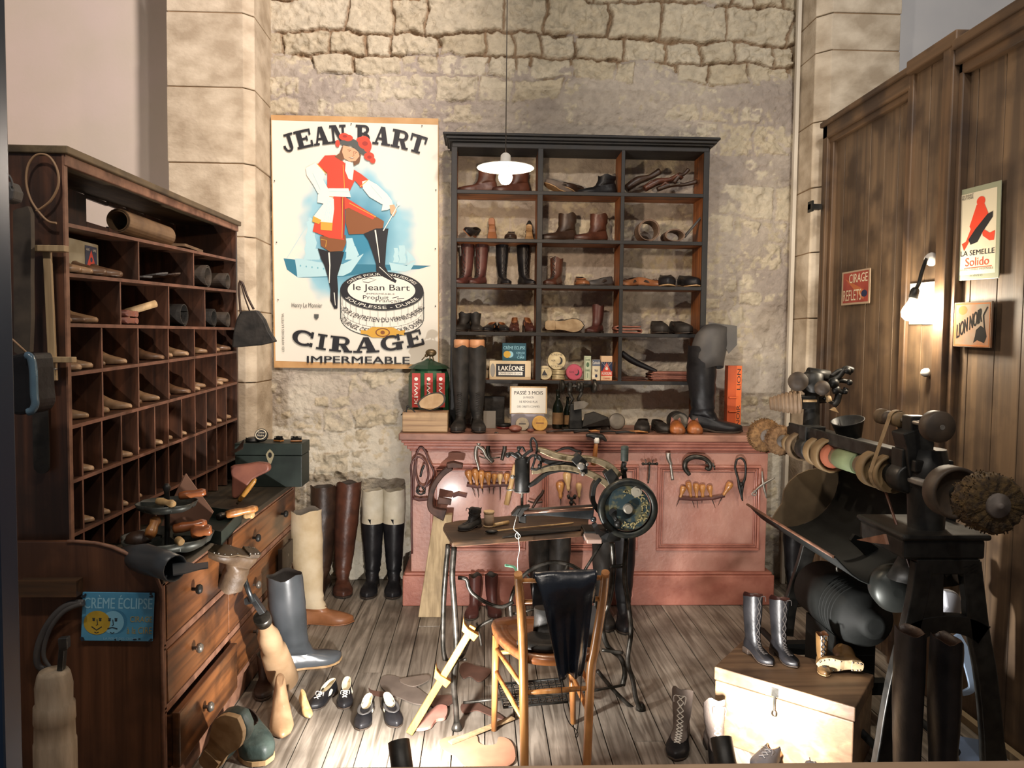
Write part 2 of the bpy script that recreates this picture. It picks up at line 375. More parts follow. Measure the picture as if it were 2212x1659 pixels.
# ---------------------------------------------------------------- rubble wall
def vnoise(x, y, seed):
    xi = np.floor(x).astype(int); yi = np.floor(y).astype(int); xf = x-xi; yf = y-yi
    def h(a, b):
        n = (a*374761393 + b*668265263 + seed*982451653) & 0xffffffff
        n = ((n ^ (n >> 13))*1274126177) & 0xffffffff
        return ((n ^ (n >> 16)) & 0xffff)/65535.0
    u = xf*xf*(3-2*xf); v = yf*yf*(3-2*yf)
    return (h(xi, yi)*(1-u)+h(xi+1, yi)*u)*(1-v) + (h(xi, yi+1)*(1-u)+h(xi+1, yi+1)*u)*v
def fbm(x, y, seed, o=4):
    s = 0; a = .5
    for i in range(o): s = s+a*vnoise(x, y, seed+i); x = x*2.03; y = y*2.03; a *= .5
    return s
def sst(a, b, x): t = np.clip((x-a)/(b-a), 0, 1); return t*t*(3-2*t)
def build_rubble():
    x0, x1, z0, z1 = -1.34, 1.96, 0.0, 4.35; st = .0075
    nx = int((x1-x0)/st)+1; nz = int((z1-z0)/st)+1
    X, Z = np.meshgrid(np.linspace(x0, x1, nx), np.linspace(z0, z1, nz))
    wx = X + .14*(fbm(X*3, Z*3, 5, 2)-.5) + .042*(fbm(X*15, Z*15, 9, 5)-.5)
    wz = Z + .14*(fbm(X*2.2, Z*2.2, 15, 3)-.5) + .042*(fbm(X*14, Z*14, 19, 5)-.5)
    rs = np.random.RandomState(11)
    rows = [0]
    while rows[-1] < 4.5: rows.append(rows[-1]+rs.choice([.08, .12, .15, .18, .21, .13]))
    rows = np.array(rows); ri = np.clip(np.searchsorted(rows, wz)-1, 0, len(rows)-2)
    dist = np.minimum(wz-rows[ri], rows[ri+1]-wz); sid = np.zeros_like(X)
    for r in range(len(rows)-1):
        h = rows[r+1]-rows[r]; e = [-2.2+rs.rand()*.3]
        while e[-1] < 2.4: e.append(e[-1]+h*rs.uniform(.6, 2.4)+.02)
        e = np.array(e); mk = ri == r; w = wx[mk] + .006*np.sin(wz[mk]*23+r)
        ei = np.clip(np.searchsorted(e, w)-1, 0, len(e)-2)
        dist[mk] = np.minimum(dist[mk], np.minimum(w-e[ei], e[ei+1]-w)); sid[mk] = r*131+ei*17
    hs = lambda k: np.modf(np.abs(np.sin(sid*12.9898+k*78.233)*43758.5453))[0]
    face = sst(.001, .013, dist)
    rough = fbm(X*30, Z*30, 31, 5)-.5; rid = np.abs(fbm(X*14+Z*5, Z*14, 41, 4)-.5)*2
    stone = face*(.026+.026*hs(1)) + rough*.055*(.4+hs(2)) - rid*.022*hs(3)
    # old render left over the lower wall, thin towards the top
    cov = sst(3.27, 3.02, Z + .35*(fbm(X*2.1, Z*2.1, 51)-.5)) * .74 + (fbm(X*3.6, Z*5.2, 61)-.5)*1.0
    level = .014 + .044*np.clip(cov, 0, 1) + .016*(fbm(X*5, Z*5, 71)-.5) + .022*(fbm(X*34, Z*34, 76, 4)-.5)
    isp = (level > stone) & (cov > .12)
    H = np.where(cov > .12, np.maximum(stone, level), stone)
    H = H + .007*(fbm(X*55, Z*55, 81, 3)-.5)
    c_st = np.array([.42, .35, .235]); c_st2 = np.array([.53, .47, .36]); c_mo = np.array([.24, .155, .085]); c_pl = np.array([.40, .345, .28]); c_pl2 = np.array([.31, .262, .22])
    t = (hs(4)*.6+.4*fbm(X*9, Z*9, 91))[..., None]
    C = c_st*(1-t)+c_st2*t
    C = C*(0.68+.6*fbm(X*34, Z*34, 95, 5))[..., None]
    jm = (1-sst(.002, .014, dist))[..., None]; C = C*(1-jm)+c_mo*jm
    t2 = sst(.35, .65, fbm(X*3, Z*3, 97))[..., None]; pc = (c_pl*(1-t2)+c_pl2*t2)*(0.78+.42*fbm(X*40, Z*40, 98, 5))[..., None]
    # a whiter limewash low down
    wl = (sst(1.75, .8, Z)*sst(.3, .62, fbm(X*2.6, Z*2.6, 99)))[..., None]; pc = pc*(1-wl)+np.array([.56, .51, .41])*wl
    bl = sst(-.002, .006, level-stone)[..., None]*(cov > .12)[..., None]
    C = C*(1-bl)+pc*bl
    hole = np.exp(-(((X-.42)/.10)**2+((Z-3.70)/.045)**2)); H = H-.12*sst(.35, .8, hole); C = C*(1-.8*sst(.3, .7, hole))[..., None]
    V = np.stack([X, 4.87-H, Z], -1).reshape(-1, 3)
    idx = np.arange(nx*nz).reshape(nz, nx)
    F = np.stack([idx[:-1, :-1], idx[:-1, 1:], idx[1:, 1:], idx[1:, :-1]], -1).reshape(-1, 4)
    me = bpy.data.meshes.new('wall_back'); me.vertices.add(len(V)); me.vertices.foreach_set('co', V.ravel())
    me.loops.add(F.size); me.loops.foreach_set('vertex_index', F.ravel().astype(np.int32))
    me.polygons.add(len(F)); me.polygons.foreach_set('loop_start', np.arange(0, F.size, 4, dtype=np.int32)); me.polygons.foreach_set('loop_total', np.full(len(F), 4, dtype=np.int32))
    me.update(calc_edges=True); me.polygons.foreach_set('use_smooth', [True]*len(F))
    ca = me.color_attributes.new('stone', 'FLOAT_COLOR', 'POINT'); ca.data.foreach_set('color', np.concatenate([C.reshape(-1, 3), np.ones((nx*nz, 1))], 1).ravel())
    m, nt, b = newmat('rubble_stone'); at = nt.nodes.new('ShaderNodeAttribute'); at.attribute_name = 'stone'
    n = nt.nodes.new('ShaderNodeTexNoise'); n.inputs['Scale'].default_value = 70; n.inputs['Detail'].default_value = 5
    tc = nt.nodes.new('ShaderNodeTexCoord'); nt.links.new(tc.outputs['Object'], n.inputs[0])
    bp = nt.nodes.new('ShaderNodeBump'); bp.inputs['Strength'].default_value = .6; bp.inputs['Distance'].default_value = .012
    nt.links.new(n.outputs[0], bp.inputs['Height']); nt.links.new(bp.outputs[0], b.inputs['Normal'])
    nt.links.new(at.outputs['Color'], b.inputs['Base Color']); b.inputs['Roughness'].default_value = .8
    me.materials.append(m)
    o = bpy.data.objects.new('wall_back', me); COL.objects.link(o); o['kind'] = 'structure'
build_rubble()
# solid masonry behind, and the plastered wall to both sides
struct('wall_back_core', MB().box(-1.34, 1.96, 4.92, 5.1, -.05, 4.4), M['plaster'])
struct('wall_back_left', MB().box(-3.6, -1.70, 4.80, 5.1, -.05, 4.4), M['plaster'])
struct('wall_left', MB().box(-3.6, -3.4, .5, 4.8, -.05, 4.4), M['plaster'])
struct('wall_back_right', MB().box(2.25, 4.2, 4.74, 5.1, -.05, 4.4), M['plasterr'])
def pier(name, xa, xb, zs, y0, cham):
    mb = MB()
    for i, (a, b) in enumerate(zip(zs[:-1], zs[1:])):
        j = .003; c = cham
        pts = [(xa+c, y0), (xb, y0), (xb, 5.0), (xa, 5.0), (xa, y0+c)] if cham > 0 else [(xa, y0), (xb+cham, y0), (xb, y0-cham), (xb, 5.0), (xa, 5.0)]
        d = ((i*7) % 3)*.0015
        mb.slab([(x+(d if x == xa else -d), y+d, a+j) for x, y in pts], (0, 0, b-a-2*j), 0)
        q = [(min(max(x, xa+.007), xb-.007), max(y, y0+.007+(0 if True else 0))) for x, y in pts]
    k = abs(cham)
    mb.box(xa+.006+(k if cham > 0 else 0), xb-.006-(k if cham < 0 else 0), y0+.008, 4.99, zs[0], zs[-1], 1)
    mb.box(xa+.006, xb-.006, y0+.008+k, 4.99, zs[0], zs[-1], 1)
    return struct(name, mb, [M['ashlar'], M['joint']], bevel=.004)
pier('trim_1', -1.78, -1.305, [0, .42, .84, 1.26, 1.67, 2.09, 2.50, 2.92, 3.33, 3.76, 4.3], 4.45, -.05)
pier('trim_2', 1.935, 2.41, [0, .42, .84, 1.26, 1.67, 2.06, 2.44, 2.82, 3.22, 3.43, 3.9, 4.3], 4.47, .07)
# pale conduit running down in the corner of the right pier
struct('trim_3', MB().box(1.902, 1.925, 4.72, 4.755, 0, 4.3), mat('conduit_paint', '#c9bfae', .6), bevel=.003)

# ---------------------------------------------------------------- boarded partition on the right
def build_partition():
    X = 1.965; root = bpy.data.objects.new('wall_right', None); COL.objects.link(root); root['kind'] = 'structure'; root.location = (X, 3.3, 0)
    WOFF[root.name] = Vector((X, 3.3, 0))
    def boards(y0, y1, z0, z1, x, w, nm):
        mb = MB(); y = y0; rs = random.Random(int(y0*100))
        while y < y1-.01:
            ye = min(y+w*rs.uniform(.85, 1.15), y1)
            if y1-ye < .03: ye = y1
            mb.box(x+rs.uniform(0, .002), x+.03, y+.002, ye-.002, z0, z1); y = ye
        mb.box(x+.012, x+.028, y0, y1, z0, z1)
        struct(nm, mb, M['part'], root, bevel=.002)
    boards(3.5, 4.36, 0, 2.72, X+.012, .135, 'wall_boards')
    boards(3.22, 3.48, 0, 2.74, X-.01, .13, 'wall_boards')
    boards(1.6, 3.16, 0, 2.72, X+.012, .15, 'wall_boards')
    fr = MB()
    for y0, y1, d in ((4.34, 4.40, .03), (3.475, 3.52, .028), (3.15, 3.225, .045)):
        fr.box(X-d, X+.04, y0, y1, 0, 2.765)
    for y0, y1, d in ((4.30, 4.34, .012), (3.52, 3.55, .012), (3.12, 3.15, .02), (3.235, 3.25, .03)):
        fr.box(X-d, X+.03, y0, y1, 0, 2.70)
    struct('wall_frame', fr, M['partdk'], root, bevel=.006)
    rl = MB()
    rl.box(X-.03, X+.05, 3.5, 4.40, 2.68, 2.765); rl.box(X-.045, X+.055, 3.5, 4.41, 2.75, 2.78); rl.box(X-.015, X+.03, 3.5, 4.36, 2.65, 2.69)
    rl.box(X-.05, X+.06, 3.13, 3.5, 2.74, 2.80)
    rl.box(X-.04, X+.05, 1.6, 3.15, 2.66, 2.735); rl.box(X-.055, X+.055, 1.6, 3.15, 2.72, 2.76); rl.box(X-.02, X+.03, 1.6, 3.15, 2.62, 2.67)
    struct('wall_rail', rl, M['parth'], root, bevel=.006)
    struct('wall_skirting', MB().box(X-.03, X+.0, 1.6, 3.15, 0, .03), mat('pale_skirting', '#8d7a5d', .6), root)
build_partition()
solo_room('hinge_bracket', MB().box(1.86, 1.925, 4.36, 4.40, 2.285, 2.315).box(1.86, 1.87, 4.34, 4.40, 2.27, 2.33), M['blackm'], 'small rusty iron bracket at the far edge of the boarded partition', 'bracket')
# window ledge and the glazing post at the visitors' side
struct('trim_4', MB().box(-2.2, 2.6, 1.46, 1.62, -.05, .587), wood('window_ledge_wood', '#9a826c', '#b3997f', 'X', .55, .6), bevel=.004)
def post():
    mb = MB(); X0 = P(10, 830, Y=1.45).x
    mb.box(X0-.10, X0+.013, 1.40, 1.46, 0, 3.2); struct('trim_5', mb, mat('dark_blue_metal', '#22364e', .35, .5), bevel=.006)
post()

# ---------------------------------------------------------------- pink counter
def build_counter():
    r = thing('shop_counter', 'long pink painted panelled workbench counter below the wall shelves', 'counter', (.62, 4.6, 0), room=True)
    b = MB(); b.box(-.40, 1.655, 4.36, 4.80, .19, .93); b.build('body', M['pink'], r, bevel=.003)
    MB().box(-.445, 1.70, 4.325, 4.80, 0, .175).box(-.435, 1.69, 4.335, 4.80, .175, .19).build('plinth', M['pink2'], r, bevel=.006)
    t = MB(); t.box(-.465, 1.715, 4.28, 4.80, .955, .995); t.build('worktop', M['ctop'], r, bevel=.006)
    m = MB()
    for i, (d, z0, z1) in enumerate(((.012, .885, .90), (.03, .90, .922), (.05, .922, .94), (.065, .94, .956))):
        m.box(-.40-d*.8, 1.655+d*.8, 4.36-d, 4.7, z0, z1)
    m.build('top_moulding', M['pink2'], r, bevel=.005)
    def ring(x0, x1, z0, z1, nm, planks):
        p = MB()
        for i, (ins, w, d) in enumerate(((0, .014, .016), (.016, .009, .008), (.028, .008, .012))):
            a, b_, c, e = x0+ins, x1-ins, z0+ins, z1-ins; yy = 4.36-d
            p.box(a, b_, yy, 4.37, e-w, e); p.box(a, b_, yy, 4.37, c, c+w); p.box(a, a+w, yy, 4.37, c+w, e-w); p.box(b_-w, b_, yy, 4.37, c+w, e-w)
        f = p.build(nm, M['pink2'], r, bevel=.003)
        q = MB(); n = planks; a, b_ = x0+.042, x1-.042
        for k in range(n): q.box(a+(b_-a)*k/n+.001, a+(b_-a)*(k+1)/n-.001, 4.357, 4.365, z0+.042, z1-.042)
        q.build('panel_field', M['pink'], f)
    zt, zb = P(1100, 1003, Y=4.36).z, P(1100, 1188, Y=4.36).z
    for xa, xb, n in ((930, 1136, 4), (1170, 1378, 3), (1418, 1640, 1)):
        ring(P(xa, 1100, Y=4.36).x, P(xb, 1100, Y=4.36).x, zb, zt, 'panel', n)
build_counter()

# ---------------------------------------------------------------- wall shelf unit
SHY = 4.57
SHX = [P(975, 500, Y=SHY).x, P(1161, 500, Y=SHY).x, P(1341, 500, Y=SHY).x, P(1529, 500, Y=SHY).x]
SHZ = [P(1250, y, Y=SHY).z for y in (822, 719, 616, 518, 414)]      # top faces of the boards, from the lowest
def build_shelf():
    r = thing('wall_shelf', 'tall dark open wall shelf of fifteen bays with cornice above the counter', 'shelf', (.55, 4.7, .995), room=True)
    x0, x3 = SHX[0], SHX[3]; top = P(1250, 312, Y=SHY).z
    for nm, xa in (('side_board', x0), ('side_board', x3-.03)):
        MB().box(xa, xa+.03, SHY+.012, 4.79, .997, top).build(nm, M['shelfz'], r)
        MB().box(xa-.002, xa+.032, SHY, SHY+.014, .997, top).build('front_edge', M['shelfdk'], r, bevel=.003)
    for xa in (SHX[1], SHX[2]):
        u = MB().box(xa, xa+.018, SHY+.012, 4.79, SHZ[0], top).build('divider', M['shelfz'], r)
        MB().box(xa-.002, xa+.030 if xa == SHX[1] else xa+.02, SHY, SHY+.014, SHZ[0]-.02, top).build('front_edge', M['shelfdk'], u, bevel=.003)
    for z in SHZ:
        u = MB().box(x0+.03, x3-.03, SHY+.012, 4.79, z-.018, z).build('shelf_board', M['shelfin'], r)
        MB().box(x0+.03, x3-.03, SHY-.002, SHY+.013, z-.022, z).build('front_edge', M['shelfdk'], u, bevel=.003)
    MB().box(x0+.03, x3-.03, SHY+.01, 4.79, top-.02, top).build('top_board', M['shelfin'], r)
    c = MB()
    for d, a, b in ((.0, top-.03, top), (.02, top, top+.012), (.035, top+.012, top+.03), (.05, top+.03, top+.045)):
        c.box(x0-d, x3+d, SHY-d-.003, 4.79, a, b)
    c.build('cornice', M['shelfdk'], r, bevel=.005)
build_shelf()
# ================================================================ pigeonhole cabinet on the left
CY0, CY1, CX, CB = 2.455, 4.14, -1.30, -1.62
CZN = [P(143, y, X=CX).z for y in (1160, 1042, 922, 806, 698, 589, 481)]   # near ends of the boards G F E D C B A
CZF = [P(515, y, X=CX).z for y in (985, 901, 824, 757, 708, 628, 562)]
CTOPN, CTOPF = P(143, 322, X=CX).z, P(512, 480, X=CX).z
def cz(row, y): t = (y-CY0)/(CY1-CY0); return CZN[row]*(1-t)+CZF[row]*t
def ctop(y): t = (y-CY0)/(CY1-CY0); return CTOPN*(1-t)+CTOPF*t
def cy_of(px, py): return P(px, py, X=CX).y
COLS = {}
def build_cubby():
    r = thing('pigeonhole_cabinet', 'tall brown wooden cabinet of open pigeonholes filled with shoe lasts along the left', 'cabinet', (-1.46, 3.3, .76), room=True)
    cr = WOFF[r.name]
    th = .012
    def board(z_at, x0, x1, nm, t=th, m=M['cub'], y0=CY0+.02, y1=CY1-.02):
        u = MB(); N = 6
        for i in range(N):
            a = y0+(y1-y0)*i/N; b = y0+(y1-y0)*(i+1)/N
            u.hexa([(x0, a, z_at(a)-t), (x1, a, z_at(a)-t), (x1, b, z_at(b)-t), (x0, b, z_at(b)-t), (x0, a, z_at(a)), (x1, a, z_at(a)), (x1, b, z_at(b)), (x0, b, z_at(b))])
        return u.build(nm, m, r)
    # ends
    MB().slab([(CX, CY0, .76), (CB, CY0, .76), (CB, CY0, CTOPN), (CX, CY0, CTOPN)], (0, .022, 0)).build('end_panel', M['cubz'], r)
    MB().slab([(CX+.004, CY0-.002, .76), (CX-.002, CY0-.002, .76), (CX-.002, CY0-.002, CTOPN), (CX+.004, CY0-.002, CTOPN)], (0, .02, 0)).build('front_edge', M['edge'], r)
    MB().slab([(CX, CY1, .76), (CB, CY1, .76), (CB, CY1, CTOPF), (CX, CY1, CTOPF)], (0, -.022, 0)).build('end_panel', M['cubz'], r)
    # cornice board overhanging the front
    u = MB(); u.hexa([(CB, CY0-.01, CTOPN-.02), (CX+.02, CY0-.01, CTOPN-.02), (CX+.02, CY1+.01, CTOPF-.02), (CB, CY1+.01, CTOPF-.02), (CB, CY0-.01, CTOPN+.004), (CX+.02, CY0-.01, CTOPN+.004), (CX+.02, CY1+.01, CTOPF+.004), (CB, CY1+.01, CTOPF+.004)])
    u.build('top_board', wood('cabinet_top_wood', '#4b3f2c', '#6b5a40', 'Y', .6, .7, c3='#33281c'), r, bevel=.004)
    f = MB(); f.hexa([(CX-.005, CY0, CTOPN-.055), (CX+.008, CY0, CTOPN-.055), (CX+.008, CY1, CTOPF-.05), (CX-.005, CY1, CTOPF-.05), (CX-.005, CY0, CTOPN-.02), (CX+.008, CY0, CTOPN-.02), (CX+.008, CY1, CTOPF-.02), (CX-.005, CY1, CTOPF-.02)])
    f.build('top_rail', M['edge'], r, bevel=.003)
    # back boards, with an opening under the top
    bk = MB(); y = CY0
    for k in range(9):
        a = CY0+.02+(CY1-CY0-.04)*k/9; b = CY0+.02+(CY1-CY0-.04)*(k+1)/9
        zt = ctop(a)-.02
        if k in (4, 5, 6): zt = cz(6, a)+.085
        bk.box(CB, CB+.012, a+.001, b-.001, .76, zt)
        if k in (4, 5, 6): bk.box(CB, CB+.012, a+.001, b-.001, ctop(a)-.035, ctop(a)-.02)
    bk.build('back_panel', M['cubz'], r)
    for row in range(7): board(lambda y, row=row: cz(row, y), CB+.012, CX, 'shelf_board')
    # upright dividers
    col6 = [cy_of(x, 800) for x in (223, 301, 366, 422, 469)]
    col12 = [cy_of(x, 980) for x in (180, 223, 265, 301, 337, 366, 395, 424, 448, 470, 491)]
    rows = {5: [cy_of(301, 540), cy_of(420, 590)], 4: [cy_of(262, 640), cy_of(366, 640), cy_of(444, 640)], 3: col6, 2: col6, 1: col12, 0: col12, -1: col12}
    for row, ys in rows.items():
        COLS[row] = [CY0+.022]+ys+[CY1-.022]
        for y in ys:
            z0 = (lambda y: .762) if row == -1 else (lambda y, row=row: cz(row, y)); z1 = lambda y, row=row: cz(row+1, y)-th
            MB().hexa([(CB+.012, y-.005, z0(y)), (CX-.003, y-.005, z0(y)), (CX-.003, y+.005, z0(y)), (CB+.012, y+.005, z0(y)), (CB+.012, y-.005, z1(y)), (CX-.003, y-.005, z1(y)), (CX-.003, y+.005, z1(y)), (CB+.012, y+.005, z1(y))]).build('divider', M['cubz'], r)
build_cubby()
def pale_edges():
    r = bpy.data.objects['pigeonhole_cabinet']
    for o in r.children:
        if o.name.split('.')[0] in ('shelf_board', 'divider'):
            o.data.materials.append(mat('lit_edge', '#7a5240', .6, c2='#573a2b', scale=14))  # lit look of the front edges put into their colour
            mx = max(v.co.x for v in o.data.vertices)
            for p in o.data.polygons:
                if abs(p.normal.x) > .9 and p.center.x > mx-.002: p.material_index = 1
pale_edges()
def build_chest():
    r = thing('drawer_chest', 'worn brown chest of drawers with arched side under the pigeonholes', 'chest', (-1.3, 3.3, 0), room=True)
    X1 = -1.0; Y0, Y1 = 2.40, 4.13; X0 = -1.62
    MB().box(X0, X1-.03, Y0+.02, Y1, .10, .735).build('body', M['chestz'], r)
    MB().box(X0, X1+.006, Y0+.012, Y1+.01, .735, .757).build('worktop', wood('chest_top_wood', '#2e2a22', '#463c2e', 'Y', .45, .8), r, bevel=.004)
    # near side board with the rounded shoulder
    pts = [(X0, 0), (X1, 0), (X1, .76)]
    xs, zs = (348, 145), (1275, 1170)
    arc = [(348, 1272), (340, 1252), (322, 1232), (300, 1212), (272, 1195), (240, 1181), (205, 1173), (170, 1170), (146, 1170)]
    a3 = [P(x, y, Y=Y0) for x, y in arc]
    poly = [(X0, Y0, 0), (a3[0].x, Y0, 0)] + [(p.x, Y0, p.z) for p in a3] + [(X0, Y0, a3[-1].z)]
    MB().slab(poly, (0, .022, 0)).build('side_board', M['chestz'], r, bevel=.003)
    e = MB(); e.tube([(a3[0].x, Y0, 0)]+[(p.x, Y0, p.z) for p in a3], .006, 6); e.build('side_edge', M['edge'], r)
    # drawer fronts: rows from the top, each split into two
    g = []
    rails = MB()
    zr = [.735, .525, .32, .105]
    for z in zr: rails.box(X1-.03, X1, Y0+.02, Y1, z-.012, z+.012)
    ymid = P(492, 1300, X=X1).y
    for z0, z1 in zip(zr[1:], zr[:-1]):
        for y in (Y0+.022, Y1-.02): rails.box(X1-.03, X1, y-.01, y+.02, z0, z1)
    rails.box(X1-.05, X1-.01, Y0+.02, Y1, 0, .10)
    rails.build('drawer_rail', M['edge'], r, bevel=.003)
    for i, (z0, z1) in enumerate(zip(zr[1:], zr[:-1])):
        for j, (ya, yb) in enumerate(((Y0+.05, ymid), (ymid+.014, Y1-.03))):
            out = .035 if (i == 2 and j == 0) else .0
            d = MB().box(X1-.025+out, X1+.001+out, ya, yb, z0+.016, z1-.016)
            if out: d.box(X1-.15, X1-.02+out, ya+.005, ya+.02, z0+.02, z1-.03)
            dd = d.build('drawer', M['chest'], r, bevel=.004)
            for kx in ((.36, .36),) if j == 0 else ((.3,), (.75,)):
                y = ya+(yb-ya)*kx[0]; z = (z0+z1)/2+.01
                k = MB().lathe([(.006, 0), (.006, .014), (.015, .018), (.018, .026), (.013, .034), (.003, .037)], 14, (X1+out, y, z), (1, 0, 0))
                k.build('knob', M['steel'] if i else M['blackm'], dd)
build_chest()
# ================================================================ footwear
FU = [0, .02, .08, .18, .35, .5, .68, .82, .93, 1]; FW = [0, .36, .60, .68, .62, .74, 1, .92, .60, 0]
def fw(u): return float(np.interp(u, FU, FW))
def zt(u, h, t, spring=.02): return float(np.interp(u, [0, .24, .5, .68, .85, 1], [h, h*.97, max(t, h*.4), t, t+spring*.2, t+spring]))
def ring(lv, L, h, t, n=22, off=0.0, wr=0.0, ph=0.0, bend=None):
    zb, zf, xb, xf, w, bl, k = lv; out = []
    for j in range(n):
        a = 2*PI*j/n; u = (1-math.cos(a))/2; s = math.sin(a)
        am = wr*(1+1.6*math.exp(-((zb-.42)/.16)**2))
        hw = (1-bl)*abs(s) + bl*fw(u)
        x = xb+off+(xf-xb-2*off)*u; y = math.copysign(hw*(w/2-off), s)
        z = zt(min(max(x, 0), 1), h, t)*k + zb+(zf-zb)*u
        if wr: q = 1+am*math.sin(z*46+2.6*math.sin(a+ph)+ph)+am*.5*math.sin(z*21+3*a); x = (x-(xb+xf)/2)*q+(xb+xf)/2; y *= q
        p = Vector((x-.42, y, z))*L
        if bend: p = bend(p)
        out.append(p)
    return out
def resample(lv, m):
    a = np.array(lv, float); t = np.linspace(0, 1, len(lv)); ti = np.linspace(0, 1, m)
    sp = spline([Vector((i, 0, 0)) for i in range(2)], 1)
    out = []
    for x in ti*(len(lv)-1):
        i = min(int(x), len(lv)-2); f = x-i
        p0, p1, p2, p3 = a[max(i-1, 0)], a[i], a[i+1], a[min(i+2, len(lv)-1)]
        out.append(.5*((2*p1)+(p2-p0)*f+(2*p0-5*p1+4*p2-p3)*f*f+(3*p1-p0-3*p2+p3)*f**3))
    return out
LOW = [(.0, .0, 0, 1, .345, 1, 1), (.045, .04, -.015, 1.0, .365, 1, 1), (.095, .085, -.01, .985, .355, 1, 1), (.14, .125, 0, .90, .31, .9, 1),
       (.19, .165, .01, .76, .255, .7, 1), (.225, .185, .02, .64, .225, .45, 1), (.25, .20, .03, .55, .21, .25, 1)]
CLOGL = [(.0, .0, 0, 1, .40, 1, 1), (.07, .08, -.01, 1.0, .42, 1, 1), (.15, .15, 0, .97, .41, .9, 1), (.21, .205, .02, .85, .36, .7, 1), (.23, .24, .04, .66, .31, .4, 1), (.235, .25, .05, .56, .29, .2, 1)]
ANK = LOW[:6] + [(.26, .235, .035, .55, .26, .2, .8), (.36, .36, .04, .49, .28, .05, .4), (.46, .47, .02, .48, .31, 0, 0), (.60, .61, .01, .48, .34, 0, 0)]
MID = ANK[:8] + [(.50, .50, .03, .46, .32, 0, 0), (.72, .72, .0, .47, .38, 0, 0), (.95, .97, -.02, .48, .42, 0, 0)]
TALL = ANK[:7] + [(.36, .37, .05, .50, .30, .05, .4), (.50, .50, .04, .48, .34, 0, 0), (.75, .75, .0, .49, .39, 0, 0), (1.05, 1.05, -.05, .50, .45, 0, 0), (1.3, 1.3, -.04, .50, .46, 0, 0), (1.55, 1.58, -.03, .50, .46, 0, 0)]
LASTL = [(.0, .0, .0, 1, .28, 1, 1), (.04, .035, -.01, 1.01, .31, 1, 1), (.10, .075, -.01, .98, .31, 1, 1), (.17, .12, 0, .84, .26, .8, 1), (.25, .17, .02, .66, .20, .5, 1), (.32, .23, .04, .50, .16, .3, 1), (.36, .33, .05, .42, .13, .1, 1), (.37, .35, .08, .38, .08, 0, 1)]
